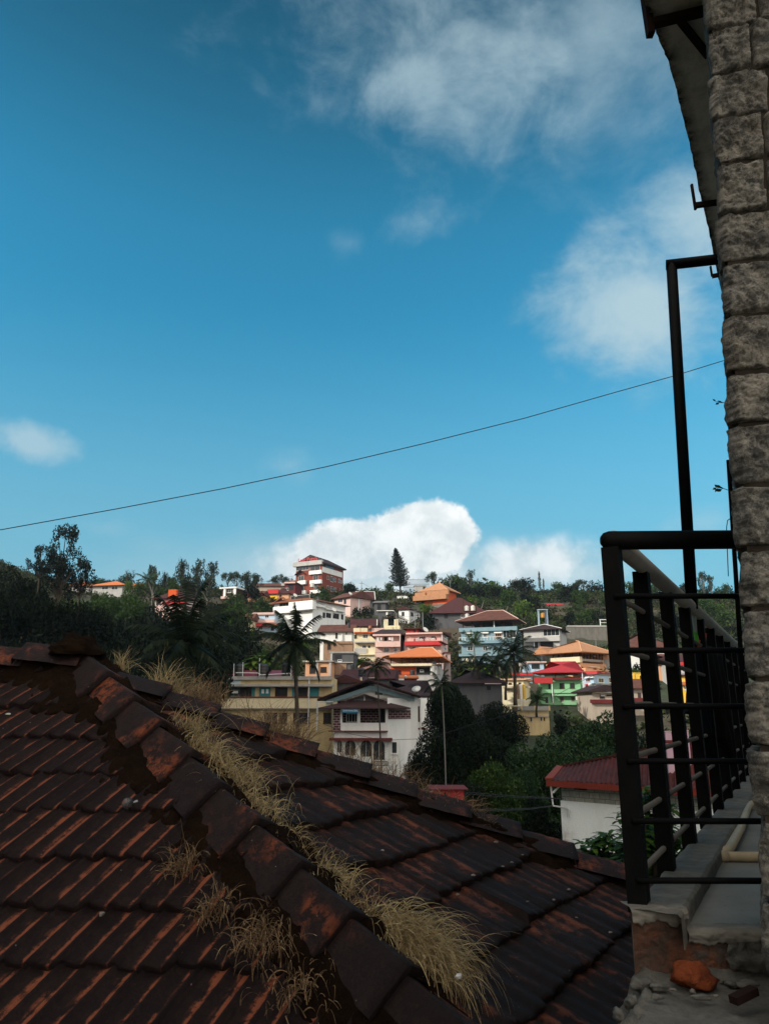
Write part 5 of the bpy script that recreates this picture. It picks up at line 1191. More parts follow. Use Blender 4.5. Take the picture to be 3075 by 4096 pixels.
# ---- palms
GREYBARK = paint('grey_bark', (.15, .145, .13), (.06, .055, .05), .6, 3.0, .9)
def frond(V, az, el, length, droop, g, leaflets=34, wid=.16, twist=0.0, wind=(0, 0, 0), lw=.045):
    """one feather leaf from the origin: list of leaflet quads"""
    p = Vector((0, 0, 0)); d = Vector((math.cos(az)*math.cos(el), math.sin(az)*math.cos(el), math.sin(el)))
    n = leaflets; st = length/n; pts = []
    for i in range(n+1):
        pts.append((p.copy(), d.copy()))
        d = (d+Vector((wind[0], wind[1], wind[2]-droop))*(st/length)*(.4+1.3*i/n)).normalized(); p = p+d*st
    for i in range(n):
        p, d = pts[i]; q = pts[i+1][0]
        s = d.cross(Vector((0, 0, 1)));
        if s.length < .05: s = Vector((1, 0, 0))
        s.normalize()
        rw = length*.014*(1-.8*i/n)
        V += [p-s*rw, p+s*rw, q+s*rw*.9, q-s*rw*.9]
        if i < 3: continue
        f = i/n; L = length*wid*2*(math.sin(min(1, f*1.35+.18)*math.pi*.62))*(1.0-.45*f*f)
        for sg_ in (-1, 1):
            dr = (s*sg_*.8+d*.55+Vector((wind[0]*.5, wind[1]*.5, -.55-.3*g.random()))).normalized()
            e = p+dr*L*(.8+.4*g.random()); wv = d*length*lw*.5
            V += [p-wv*.5, p+wv*.5, (p+e)*.5+wv*.6, e]
def palm(name, label, px, py, bx, D, Lpx, n, mat, seed, wind=(0, 0, 0), trunk=.16, droop=1.4, group=None, el0=1.2, el1=-.5, wid=.16, by=None, bark=BARK, leaflets=34, areca=False):
    c = P(px, py, D); b = P(bx, 2900, D); zb = gz(b.x, b.y) if by is None else P(bx, by, D).z
    t = thing(name, label, 'palm tree', (b.x, b.y, zb), 0, group)
    top = c-Vector((b.x, b.y, zb)); g = random.Random(seed)
    pts = [top*f+Vector((math.sin(f*2.6)*.012*top.z, 0, 0)) for f in np.linspace(0, 1, 9)]
    MB().tube([pts[0]-Vector((0, 0, 1))]+pts, [trunk*1.5]+[trunk*(1.25-.45*f) for f in np.linspace(0, 1, 9)], 9).build('trunk', bark, t, True)
    if areca: MB().tube([top-Vector((0, 0, .9)), top+Vector((0, 0, .1))], [trunk*1.05, trunk*.8], 9).build('crown_shaft', LEAF_M, t, True)
    V = []; L = Lpx*D/FPX
    for i in range(n):
        f = (i+.5)/n; az = i*2.39996+g.random()*.4; el = el0+(el1-el0)*f+g.uniform(-.15, .15)
        W = []; frond(W, az, el, L*g.uniform(.85, 1.1), droop*g.uniform(.7, 1.25), g, leaflets, wid, wind=wind)
        V += [w+top for w in W]
    V = np.array([tuple(v) for v in V]); npmesh('crown', V, np.arange(len(V)).reshape(-1, 4), mat, t)
    return t
WB = (.55, .1, 0.1)
palm('coconut_palm', 'dark coconut palm with leaning trunk before the yellow block', 1172, 2570, 1205, 60, 172, 24, PALM, 3, (-.25, .0, .25), .17, 1.35, el0=1.5, el1=-.75, wid=.13, leaflets=46)
palm('coconut_palm', 'big shadowed coconut palm with spreading fronds above left grass', 745, 2570, 752, 55, 245, 26, PALM, 5, (.25, 0, .2), .17, 1.1, el0=1.5, el1=-.9, wid=.14, leaflets=44)
palm('areca_palm', 'slender areca palm rising in front of the homestay', 1502, 2668, 1530, 52, 72, 14, PALM, 7, (.25, 0, 0), .055, 1.7, el0=1.3, el1=-.3, wid=.2, areca=True)
palm('areca_palm', 'slender areca palm with dark head before big dark tree', 1762, 2735, 1773, 45, 75, 14, PALM, 8, (0, 0, 0), .042, 1.7, el0=1.3, el1=-.4, wid=.2, bark=GREYBARK, areca=True)
palm('areca_palm', 'upright leafy areca palm in front of the blue house', 1893, 2575, 1905, 112, 62, 12, PALML, 9, (0, 0, .4), .14, .9, el0=1.45, el1=.15, wid=.2, by=2722, bark=PALEBARK)
palm('areca_palm', 'thin areca palm just right of the blue house front', 1992, 2600, 2005, 118, 40, 11, PALM, 10, (.1, 0, 0), .10, 1.6, el0=1.2, el1=-.3, wid=.22, by=2725, bark=PALEBARK, areca=True)
palm('coconut_palm', 'tallest dark coconut palm right of the blue house', 2052, 2612, 2064, 100, 110, 26, PALM, 11, (.25, 0, .15), .2, 1.3, el0=1.5, el1=-.9, wid=.15, by=2790)
palm('coconut_palm', 'short dark coconut palm at centre of palm group', 1978, 2658, 1978, 108, 72, 20, PALM, 12, (.1, 0, .1), .2, 1.4, el0=1.4, el1=-.8, wid=.16, by=2730)
palm('coconut_palm', 'low dark coconut palm left in palm group by brown roof', 1915, 2650, 1912, 107, 66, 18, PALM, 13, (.2, 0, .1), .2, 1.5, el0=1.2, el1=-.7, wid=.16, by=2725)
palm('coconut_palm', 'dark coconut palm hanging over cream cottage roof', 2028, 2650, 2026, 104, 60, 16, PALM, 14, (.2, 0, 0), .14, 1.5, el0=1.2, el1=-.8, wid=.16, by=2770)
palm('areca_palm', 'small fan shaped palm in front of the green house', 2148, 2795, 2147, 108, 48, 16, PALML, 15, (0, 0, .2), .13, 1.1, el0=1.45, el1=-.3, wid=.2, by=2840)
palm('coconut_palm', 'lone coconut palm on the left ridge before grey trees', 590, 2318, 590, 200, 52, 18, PALML, 16, (.2, 0, .1), .22, 1.3, el0=1.3, el1=-.8, wid=.15, by=2425, bark=PALEBARK)
for i, (px, py, D) in enumerate(((2075, 2440, 232), (2108, 2450, 230), (2040, 2450, 235), (1935, 2400, 250), (2030, 2425, 240))):
    palm('areca_palm', 'small feathery palm in the green slope below right ridge', px, py, px, D, 26, 12, PALML, 30+i, (0, 0, .1), .13, 1.2, 'palms on the right slope', 1.3, -.3, .2, by=py+45, bark=PALEBARK, leaflets=18)

# ---- araucaria on the hilltop
def araucaria():
    c = P(1602, 2352, 318); tp = P(1582, 2195, 318); t = thing('araucaria_tree', 'tall tiered pine like tree standing alone on the hilltop', 'tree', c)
    H_ = tp.z-c.z; g = np.random.default_rng(5); wmax_ = 47*318/FPX; lean = (tp.x-c.x)
    mb = MB(); mb.tube([(0, 0, -2), (lean*.5, 0, H_*.5), (lean, 0, H_)], [.35, .22, .05], 8)
    C, S = [], []
    for i in range(34):
        f = i/33; z = H_*(.07+.92*f); r = wmax_*(1-f)**.72*(.8+.35*g.random())*(1 if f > .1 else .8)+.35
        for k in range(9):
            a = 6.28*(k+g.random()*.6)/9+i*.7; rr = r*(.75+.35*g.random())
            e = np.array([math.cos(a)*rr+lean*f, math.sin(a)*rr, z+rr*.16]); s0 = np.array([lean*f, 0, z-.1])
            mb.tube([s0, (s0+e)/2+[0, 0, -.12*rr], e], [.06, .04, .02], 4)
            m = int(10+rr*7)
            for q in g.random(m)**.7:
                p = s0+(e-s0)*q; p[2] += -.12*rr*4*q*(1-q)+g.normal()*.12+.12; p[:2] += g.normal(size=2)*.16; C.append(p); S.append(.26+.25*g.random())
    V, Fq = leaf_quads(np.array(C), np.array(S)*1.5, np.array(S)*.62, .2, -.2, g)
    mb.build('trunk', BARK, t); npmesh('crown', V, Fq, leafmat('pine_leaf', (.008, .014, .010), (.022, .034, .022), (.04, .055, .03)), t)
araucaria()
palm('areca_palm', 'tiny palm at the left foot of hilltop pine', 1548, 2338, 1550, 310, 20, 10, PALM, 44, (0, 0, 0), .15, 1.3, by=2360, leaflets=16)

# ---- individual trees
tree('mid_airy0', 268, 2095, 112, 250, 'tallest dark open crowned eucalyptus at far left against the sky')
tree('mid_airy0', 175, 2180, 118, 120, 'shorter eucalyptus leaning left of the tallest dark one', )
tree('mid_airy0', 335, 2240, 116, 120, 'lower right eucalyptus branch tree beside the tallest dark one')
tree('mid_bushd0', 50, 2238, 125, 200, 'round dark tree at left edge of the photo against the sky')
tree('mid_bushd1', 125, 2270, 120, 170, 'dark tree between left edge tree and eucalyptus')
for i, (px, yt, D, w, k) in enumerate(((620, 2262, 214, 75, 'far_euc0'), (665, 2290, 216, 70, 'far_euc1'), (560, 2320, 222, 50, 'far_bush1'), (735, 2238, 228, 95, 'far_euc1'), (795, 2240, 230, 90, 'far_euc2'), (850, 2245, 232, 80, 'far_euc0'), (770, 2275, 226, 100, 'far_wide0'), (835, 2300, 225, 90, 'far_euc2'), (700, 2310, 222, 70, 'far_bush0'))):
    tree(k, px, yt, D, w, 'tall grey green tree in the clump on left ridge beyond coconut palm', 'grey trees on the left ridge')
for i, (px, yt, D, w, k) in enumerate(((915, 2272, 262, 60, 'far_wide0'), (950, 2270, 262, 70, 'far_wide1'), (1005, 2268, 265, 80, 'far_wide0'), (1035, 2290, 265, 60, 'far_wide1'), (985, 2300, 262, 70, 'far_euc1'), (1090, 2298, 300, 45, 'far_wide1'), (1120, 2285, 300, 55, 'far_wide0'), (1150, 2295, 302, 50, 'far_wide1'))):
    tree(k, px, yt, D, w, 'flat topped windswept tree on the skyline left of the hotel', 'windswept trees left of the hotel')
for i, (px, yt, D, w, k, lb) in enumerate((
    (1012, 2328, 250, 95, 'far_bushd0', 'dark round tree among the orange houses left of hotel'),
    (1300, 2360, 292, 50, 'far_bush0', 'small green bush tree at the foot of the red hotel'),
    (1400, 2330, 300, 34, 'far_wide0', 'tiny tree on the crest right of the hotel'),
    (1490, 2336, 296, 95, 'far_bush1', 'rounded green tree on the crest left of hilltop pine'),
    (1440, 2352, 298, 60, 'far_bushd1', 'low dark tree on the crest beside the pole'),
    (1735, 2268, 305, 66, 'far_wide1', 'airy bare limbed tree right of the hilltop pine'),
    (1795, 2296, 300, 80, 'far_bush2', 'green tree behind the stepped roof house'),
    (1835, 2288, 296, 70, 'far_bush0', 'bright topped tree right of the stepped roof house'),
    (1700, 2400, 240, 60, 'far_light0', 'pale green spiky tree before the stepped roof house'),
    (1560, 2440, 228, 70, 'far_bushd0', 'dark tree in front of the white gabled cottage'),
    (1715, 2450, 225, 95, 'far_bushd1', 'dark ivy covered tree right of the white gabled cottage'),
    (1600, 2390, 262, 60, 'far_bush2', 'small tree beside the white flat hut'),
    (905, 2555, 120, 120, 'mid_silver0', 'pale silvery flowering tree between the two coconut palms'),
    (1035, 2560, 132, 110, 'mid_bush0', 'leafy green tree left of the leaning coconut palm'),
    (985, 2590, 140, 90, 'mid_bush1', 'small green tree below the red roofed hut'),
    (1040, 2630, 108, 60, 'near_light0', 'bright yellow green shrub tree behind the yellow block roof'),
    (1100, 2640, 112, 80, 'mid_bush0', 'green tree behind the leaning coconut trunk'),
    (940, 2360, 240, 90, 'far_bush1', 'green tree below the small flat roofed house'),
    (880, 2400, 225, 100, 'far_bushd0', 'dark tree left of the flat roofed house slope'),
    (960, 2420, 222, 110, 'far_bush0', 'broad tree on slope left of the blue cottage'),
    (1060, 2400, 232, 80, 'far_bush2', 'tree below the orange house in the middle slope'),
    (1105, 2380, 236, 60, 'far_bushd1', 'dark small tree beside the white villa gable'),
    (1010, 2440, 215, 90, 'far_bushd1', 'dark tree just left of the white villa'),
    (860, 2440, 200, 110, 'mid_bushd0', 'dark dense tree left of the cream shed'),
    (2135, 2358, 285, 110, 'far_light0', 'large light green tree in the middle of right slope'),
    (2155, 2290, 318, 34, 'far_tall0', 'tall thin tree on skyline right of the water tower'),
    (2172, 2318, 318, 24, 'far_tall1', 'smaller thin tree right of the tall thin one on skyline'),
    (2230, 2328, 320, 60, 'far_wide0', 'sparse spreading tree on the right skyline'),
    (2330, 2305, 322, 90, 'far_wide1', 'isolated airy tall tree on the right skyline'),
    (2305, 2330, 324, 50, 'far_euc1', 'thin left companion of the isolated airy skyline tree'),
    (1880, 2280, 312, 60, 'far_euc2', 'airy tree above the ridge wood right of stepped roofs'),
    (1900, 2690, 118, 70, 'near_light0', 'sunlit shrubs behind the dark brown hip roof'),
    (2010, 2660, 128, 90, 'mid_bush0', 'sunlit green tree behind the dark palms'),
    (1790, 2720, 70, 130, 'near_dark0', 'top dark tree crown behind right areca palm'))):
    tree(k, px, yt, D, w, lb)
for i in range(3):
    px, yt, D, w = ((2805, 2285, 300, 60), (2835, 2300, 300, 50), (2775, 2330, 298, 50))[i]
    tree(('far_euc0', 'far_euc1', 'far_tall0')[i], px, yt, D, w, ('tall skyline tree seen behind the railing pipe', 'second skyline tree right of the railing pipe', 'thin skyline tree left of the railing pipe')[i])
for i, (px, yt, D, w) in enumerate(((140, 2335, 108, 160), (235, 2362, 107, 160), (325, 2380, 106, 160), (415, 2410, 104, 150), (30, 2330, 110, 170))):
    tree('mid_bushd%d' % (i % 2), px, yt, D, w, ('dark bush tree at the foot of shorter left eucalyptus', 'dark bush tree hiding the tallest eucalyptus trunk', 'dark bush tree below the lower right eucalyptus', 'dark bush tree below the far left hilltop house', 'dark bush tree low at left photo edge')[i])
# bare twigs
for i, px in enumerate((505, 532)):
    b = P(px, 2345, 236); t = thing('bare_tree', ('left bare twiggy sapling beside hilltop house', 'right bare twiggy sapling beside hilltop house')[i], 'tree', b)
    top = P(px+(4, 3)[i], 2280, 236)-b; mb = MB().tube([(0, 0, -6), top*.5, top], [.14, .09, .03], 5)
    for k in range(7): f = .45+.08*k; mb.tube([top*f, top*min(1, f+.25)+Vector((.9*(-1)**k*(1-f*.5), 0, .2))], [.05, .02], 4)
    mb.build('trunk', BARK, t)
# wood on the shadowed left slope
L_WOOD = []
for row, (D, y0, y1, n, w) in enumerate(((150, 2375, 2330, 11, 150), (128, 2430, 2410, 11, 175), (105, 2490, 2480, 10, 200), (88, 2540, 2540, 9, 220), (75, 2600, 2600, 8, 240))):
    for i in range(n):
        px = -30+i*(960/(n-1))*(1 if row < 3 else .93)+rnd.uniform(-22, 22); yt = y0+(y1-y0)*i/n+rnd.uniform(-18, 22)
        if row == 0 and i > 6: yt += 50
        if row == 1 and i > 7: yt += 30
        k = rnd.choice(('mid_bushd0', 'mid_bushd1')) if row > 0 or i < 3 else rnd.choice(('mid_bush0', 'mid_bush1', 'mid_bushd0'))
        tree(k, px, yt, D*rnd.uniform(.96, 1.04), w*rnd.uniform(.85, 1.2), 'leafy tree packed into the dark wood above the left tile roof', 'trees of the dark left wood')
for i, (px, yt, D, w) in enumerate(((300, 2385, 158, 70), (345, 2392, 160, 60), (430, 2362, 168, 80), (480, 2370, 172, 70), (520, 2310, 215, 44), (395, 2350, 176, 60), (570, 2385, 176, 70), (650, 2345, 195, 70))):
    tree(('far_light0', 'mid_bush0', 'mid_bush1', 'far_bush2')[i % 4], px, yt, D, w, 'sunlit green tree on the left hillside below the orange roofs', 'sunlit trees on the left hillside')
# ridge wood on the right
for i in range(48):
    px = 1850+i*13.2+rnd.uniform(-8, 8)
    lvl = i % 3
    sky_y = np.interp(px, (1850, 1900, 1960, 2040, 2110, 2200, 2280, 2400, 2480), (2302, 2296, 2315, 2338, 2352, 2345, 2368, 2372, 2370))
    yt = sky_y+(0, 34, 70)[lvl]+rnd.uniform(-8, 10); D = (318, 296, 272)[lvl]+rnd.uniform(-6, 6)
    if 1935 < px < 2010 and lvl == 2: yt += 25
    tree(rnd.choice(('far_bush0', 'far_bush1', 'far_light0', 'far_bushd0', 'far_bushd1', 'far_bushd0', 'far_bush2')), px, yt, D, rnd.uniform(80, 125)*(1, 1.15, 1.3)[lvl], 'bushy tree in the wood along the right ridge', 'trees of the right ridge wood')
def ground_tree(key, px, D, h, label, group, wk=.95):
    X = (px-CX)/FPX/1.0*D*1.0
    for _ in range(3):      # settle the column: the ray depends on the height
        z = gz(X, D)+h; f = D*CT+z*ST; X = (px-CX)/FPX*f
    z = gz(X, D)+h; f = D*CT+z*ST; u = z*CT-D*ST
    for hh in HOUSES:
        dx, dy = X-hh.N.x, D-hh.N.y; a_ = dx*hh.ex.x+dy*hh.ex.y; b_ = dx*hh.ey.x+dy*hh.ey.y
        if hh.xa-3 < a_ < hh.xb+3 and -16 < b_ < hh.Ls+3: return None
    return tree(key, px, CY-FPX*u/f, D, h*wk*FPX/D, label, group)
for i in range(72):
    px = 1780+rnd.random()*1250; D = 196+rnd.random()**.7*130; h = rnd.uniform(4.0, 8.5)*(1 if D > 215 else .6)
    ground_tree(rnd.choice(('far_bush0', 'far_bush1', 'far_bush2', 'far_light0', 'far_bushd0', 'far_bushd1', 'far_bushd0', 'far_bushd1')), px, D, h, 'bushy tree standing on the right hillside between ridge and houses', 'trees on the right hillside', rnd.uniform(.8, 1.25))
for i in range(36):
    px = 380+rnd.random()*1350; D = 185+rnd.random()*125; h = rnd.uniform(3.0, 6.5)
    ground_tree(rnd.choice(('far_bush0', 'far_bush1', 'far_bush2', 'far_light0', 'far_bushd0', 'far_bushd1')), px, D, h, 'bushy tree among the houses of the middle hillside', 'trees among the hillside houses', rnd.uniform(.8, 1.2))
for i in range(24):
    px = 2470+i*20+rnd.uniform(-8, 8); lvl = i % 3
    yt = (2352, 2392, 2440)[lvl]+rnd.uniform(-10, 12); D = (310, 285, 255)[lvl]
    tree(rnd.choice(('far_bush0', 'far_light0', 'far_bush2', 'far_bushd1')), px, yt, D, rnd.uniform(85, 140), 'tree on the far hillside seen behind the black railing', 'trees behind the railing')
for i, (px, yt, D, w) in enumerate(((2260, 2445, 236, 90), (2330, 2440, 232, 100), (2400, 2430, 232, 90), (2450, 2450, 228, 90), (2210, 2455, 240, 70), (2390, 2470, 222, 80), (2450, 2560, 172, 60), (2420, 2580, 170, 50), (2290, 2405, 250, 80), (2550, 2480, 225, 90), (2640, 2500, 215, 90), (2720, 2490, 225, 100), (2520, 2660, 150, 60), (2560, 2640, 152, 50))):
    tree(('far_bush1', 'far_bushd0', 'far_bushd1', 'far_light0')[i % 4], px, yt, D, w*1.35, 'shrubby tree on the terraced slope above the tan roof', 'shrubby trees above the tan roof')
# valley trees behind the near roof
for i, (px, yt, D, w, k, lb) in enumerate((
    (1785, 2735, 64, 220, 'near_dark0', 'big dark tree crown right beside the homestay wall'),
    (1850, 2745, 66, 230, 'near_dark1', 'big dark tree below the dark brown hip roof'),
    (1990, 2790, 70, 200, 'near_dark0', 'broad shadowed tree below the cream cottage terrace'),
    (1765, 2890, 54, 230, 'near_dark1', 'lower dark tree behind pale areca trunk'),
    (1900, 2900, 52, 240, 'near_dark0', 'shadowed tree in the middle of valley left of mango tree'),
    (2030, 2930, 56, 190, 'near_dark1', 'dark tree under the stained terrace'),
    (2250, 2885, 55, 300, 'near_gloss0', 'large glossy mango tree at centre right below green house'),
    (2420, 2835, 58, 260, 'near_gloss1', 'tall glossy tree rising behind the first railing post'),
    (2150, 2960, 50, 220, 'near_gloss1', 'glossy leafy tree above the red roofed outhouse left side'),
    (2340, 2960, 47, 280, 'near_gloss0', 'glossy green tree just above the red corrugated roof'),
    (1985, 3022, 40, 230, 'near_light1', 'bright green big leaved tree left of the white outhouse'),
    (2090, 3060, 42, 180, 'near_gloss0', 'dark glossy tree between bright tree and red roof'),
    (1880, 3110, 38, 200, 'near_dark0', 'dark low tree behind the mossy hip tiles'),
    (2150, 3170, 36, 200, 'near_dark1', 'dark tree under the cables beside white outhouse'),
    (2240, 2840, 100, 70, 'mid_bushd1', 'dark round bush before the green house right side'),
    (2600, 2900, 60, 220, 'near_dark1', 'dark tree seen through the railing bars'),
    (2760, 2920, 62, 220, 'near_dark0', 'dark tree behind the railing near stone pillar'),
    (1668, 2975, 58, 130, 'near_dark1', 'dark bush tree at the homestay right corner'))):
    tree(k, px, yt, D, w, lb)
LEAF_N = leafmat('shrub_leaf', (.014, .040, .004), (.050, .105, .010), (.10, .17, .02), .3, .5, .1)
# banana clump and glossy shrub
def big_leaves(name, label, px, py, D, wpx, hpx, n, L, mat, seed, by=None):
    g = np.random.default_rng(seed); b = P(px, py+hpx, D); t = thing(name, label, 'plant', b)
    k = D/FPX; mb = MB(); V = []
    for i in range(n):
        a = g.random()*6.28; r = wpx*k/2*g.random()**.5; z = hpx*k*(.25+.75*g.random())*(1-.35*(r/(wpx*k/2))**2)
        tip = Vector((r*math.cos(a), r*math.sin(a)*.8, z)); mb.tube([(tip.x*.25, tip.y*.25, -.6), tip*.6, tip], [.02, .014, .008], 5)
        for q in range(9):
            az = q*2.4+g.random(); d = Vector((math.cos(az), math.sin(az), .55-.09*q+.15*g.random())).normalized(); s = d.cross(Vector((0, 0, 1))).normalized(); nn = s.cross(d)
            l = L*(.7+.5*g.random()); w = l*.17
            p0 = tip+d*l*.08; p1 = tip+d*l*.45-nn*-.05*l; p2 = tip+d*l*.8+Vector((0, 0, -.10*l)); p3 = tip+d*l+Vector((0, 0, -.25*l))
            V += [p0-s*w*.25, p0+s*w*.25, p1+s*w, p1-s*w, p1-s*w, p1+s*w, p2+s*w*.75, p2-s*w*.75, p2-s*w*.75, p2+s*w*.75, p3+s*w*.05, p3-s*w*.05]
    V = np.array([tuple(v) for v in V]); mb.build('stems', BARK, t); npmesh('leaves', V, np.arange(len(V)).reshape(-1, 4), mat, t, True)
    return t
big_leaves('leafy_shrub', 'glossy long leaved shrub in front of the white outhouse', 2430, 3345, 13, 190, 190, 46, .24, LEAF_N, 1)
big_leaves('leafy_shrub', 'glossy shrub growing behind the lower railing bars', 2610, 3190, 12, 230, 330, 70, .24, LEAF_N, 2)
big_leaves('leafy_shrub', 'dark leafy shrub low between first two railing posts', 2590, 3330, 9, 150, 230, 36, .20, LEAF_N, 4)
big_leaves('banana_plant', 'bright yellow green banana clump left of leaning palm', 1035, 2625, 96, 70, 60, 12, 2.0, LEAF_B, 3)
big_leaves('banana_plant', 'sunlit banana clump between dark palms and brown roof', 1925, 2665, 119, 90, 50, 14, 2.2, LEAF_B, 5)
big_leaves('banana_plant', 'small banana plant beside the cream terraced house', 1455, 2632, 135, 60, 40, 9, 1.8, LEAF_B, 6)

SCRUBM, ns, ls, b_ = newmat('scrub_patchwork')
g_ = nd(ns, 'ShaderNodeNewGeometry')
f1, _ = noise_fac(ns, ls, .055, 5, .6, (1, 1, 1), .42, .58); f2, _ = noise_fac(ns, ls, .16, 4, .6, (1, 1, 1), .46, .60)
c_ = mixc(ns, ls, f1, (.010, .024, .006), (.040, .070, .014)); c_ = mixc(ns, ls, f2, c_, (.075, .055, .026))
c_ = mixc(ns, ls, g_.outputs['Random Per Island'], mixc(ns, ls, .65, c_, (.008, .014, .005)), mixc(ns, ls, .3, c_, (.11, .13, .035)))
ls.new(mixc(ns, ls, .35, c_, (.006, .010, .004)), b_.inputs['Base Color']); b_.inputs['Roughness'].default_value = .7; b_.inputs['Specular IOR Level'].default_value = .1
# ---- undergrowth covering the hillsides: beyond counting
def undergrowth():
    g = np.random.default_rng(77); n = 9500
    Y = 85+262*g.random(n)**.8; X = (g.random(n)*1.24-.62)*Y
    ok = np.ones(n, bool)
    for h in HOUSES:
        dx, dy = X-h.N.x, Y-h.N.y; u = dx*h.ex.x+dy*h.ex.y; v = dx*h.ey.x+dy*h.ey.y
        ok &= ~((u > h.xa-1.5) & (u < h.xb+1.5) & (v > -12) & (v < h.Ls+1.5))
    X, Y = X[ok], Y[ok]; Z = ground_z(X, Y)
    S = (.9+1.7*g.random(len(X))**2)*(.75+.25*(Y > 200))
    m = 40; C = np.repeat(np.stack([X, Y, Z], 1), m, 0); S2 = np.repeat(S, m)
    C = C+shell(len(C), g, .3)*S2[:, None]*np.array([1.15, 1.15, .85]); C[:, 2] += S2*.35
    s = .35+.35*g.random(len(C))
    V, Fq = leaf_quads(C, s*1.5, s*.85, .5, 0, g)
    o = npmesh('undergrowth', V, Fq, SCRUBM); tag(o, kind='stuff')
undergrowth()
# ------------------------------------------------------------------ the near tiled roof
NL = Vector((-.0435, -.75, 1.0)); DL = -3.94
def onplane(n, d, px, py): r = Vector(ray(px, py)); return r*(d/n.dot(r))
AP = onplane(NL, DL, 340, 2668); HB = onplane(NL, DL, 1591, 3972)
NLn = NL.normalized()
EL = Vector((.998, -.058, 0)).normalized(); RL = Vector((.5, .866, .671)).normalized()
UR = Vector((math.sin(R(34)), math.cos(R(34)), 0))
NR = (HB-AP).cross(UR).normalized()
if NR.z < 0: NR = -NR
DR = NR.dot(AP); WR = NR.cross(UR).normalized()
if WR.z < 0: WR = -WR
HA = (HB-AP); HAl = HA.length; HAd = HA.normalized()
B0 = onplane(NR, DR, 420, 2722); BB_ = onplane(NR, DR, 2480, 3535); HBv = BB_-B0; HBl = HBv.length; HBd = HBv.normalized()
roof = thing('tiled_roof', 'old dark mossy clay tiled hip roof filling the near left foreground', 'roof', tuple(AP+Vector((0, 0, -2))))
RO = Vector(roof.location)

def tilemat(name, orange, dark, mid, orange_amt, mossy=0.0):
    m, ns, ls, b = newmat(name)
    at = nd(ns, 'ShaderNodeAttribute'); at.attribute_name = 'wear'
    tr = nd(ns, 'ShaderNodeAttribute'); tr.attribute_name = 'rand'
    f1, _ = noise_fac(ns, ls, 5.0, 6, .65, (1, 1, 1), .38, .66)
    f2, raw = noise_fac(ns, ls, 70, 8, .8, (1, 1, 1), .34, .66)
    f3, _ = noise_fac(ns, ls, 1.7, 5, .6, (1, 1, 1), .35, .65)
    def mul(a, b_, op='MULTIPLY'):
        n = nd(ns, 'ShaderNodeMath', operation=op); n.use_clamp = True
        for i, v in enumerate((a, b_)):
            if isinstance(v, (int, float)): n.inputs[i].default_value = v
            else: ls.new(v, n.inputs[i])
        return n.outputs[0]
    base = mixc(ns, ls, f2, dark, mid)
    base = mixc(ns, ls, mul(tr.outputs['Fac'], .55), base, mid)
    k = mul(mul(at.outputs['Fac'], mul(f1, .25, 'ADD')), mul(f3, .45, 'ADD'))
    k = mul(k, mul(tr.outputs['Fac'], .35, 'ADD'))
    k = mul(k, orange_amt)
    f6, raw6 = noise_fac(ns, ls, 17, 9, .82, (1, 1, 1), .43, .57)
    k = mul(k, mul(f6, .30, 'ADD'))
    sm = nd(ns, 'ShaderNodeMapRange', interpolation_type='SMOOTHSTEP'); ls.new(k, sm.inputs['Value']); sm.inputs['From Min'].default_value = .12; sm.inputs['From Max'].default_value = .62; k = sm.outputs[0]
    base = mixc(ns, ls, mul(f6, .75), mixc(ns, ls, .55, base, dark), base)
    c = mixc(ns, ls, k, base, orange)
    # pale lichen flecks
    vo = nd(ns, 'ShaderNodeTexVoronoi'); tcn = nd(ns, 'ShaderNodeTexCoord'); ls.new(tcn.outputs['Object'], vo.inputs['Vector']); vo.inputs['Scale'].default_value = 26; vo.inputs['Randomness'].default_value = 1
    lt = nd(ns, 'ShaderNodeMath', operation='LESS_THAN'); ls.new(vo.outputs['Distance'], lt.inputs[0]); lt.inputs[1].default_value = .10
    sep = nd(ns, 'ShaderNodeSeparateColor'); ls.new(vo.outputs['Color'], sep.inputs[0])
    gt = nd(ns, 'ShaderNodeMath', operation='GREATER_THAN'); ls.new(sep.outputs[0], gt.inputs[0]); gt.inputs[1].default_value = .93
    c = mixc(ns, ls, mul(mul(lt.outputs[0], gt.outputs[0]), .55), c, (.22, .20, .19))
    if mossy:
        fm, _ = noise_fac(ns, ls, 2.2, 7, .7, (1, 1, 1), .40, .58)
        c = mixc(ns, ls, mul(fm, mossy), c, (.005, .0033, .0027))
    ls.new(c, b.inputs['Base Color']); b.inputs['Roughness'].default_value = .75
    b.inputs['Specular IOR Level'].default_value = .15
    bump(ns, ls, b, raw6, 1.0, .014)
    return m
TILE_L = tilemat('streaked_clay_tile', (.21, .062, .030), (.0040, .0031, .0031), (.0215, .0112, .0098), 2.9)
TILE_R = tilemat('mossy_clay_tile', (.15, .045, .020), (.0058, .0036, .0030), (.026, .0120, .0088), 1.2, .4)
RIDGE_M = tilemat('ridge_clay', (.17, .046, .020), (.0090, .0066, .0066), (.030, .0180, .0165), 1.5)
MOSS, ns, ls, b_ = newmat('dry_moss')
f1, _ = noise_fac(ns, ls, 5, 8, .8, (1, 1, 1), .38, .62); f2, raw_ = noise_fac(ns, ls, 95, 5, .7, (1, 1, 1), .3, .7)
ls.new(mixc(ns, ls, f1, mixc(ns, ls, f2, (.0035, .0024, .0018), (.014, .0075, .0045)), (.019, .010, .0045)), b_.inputs['Base Color']); b_.inputs['Roughness'].default_value = 1.0
b_.inputs['Specular IOR Level'].default_value = .05
bump(ns, ls, b_, raw_, 1.0, .03)

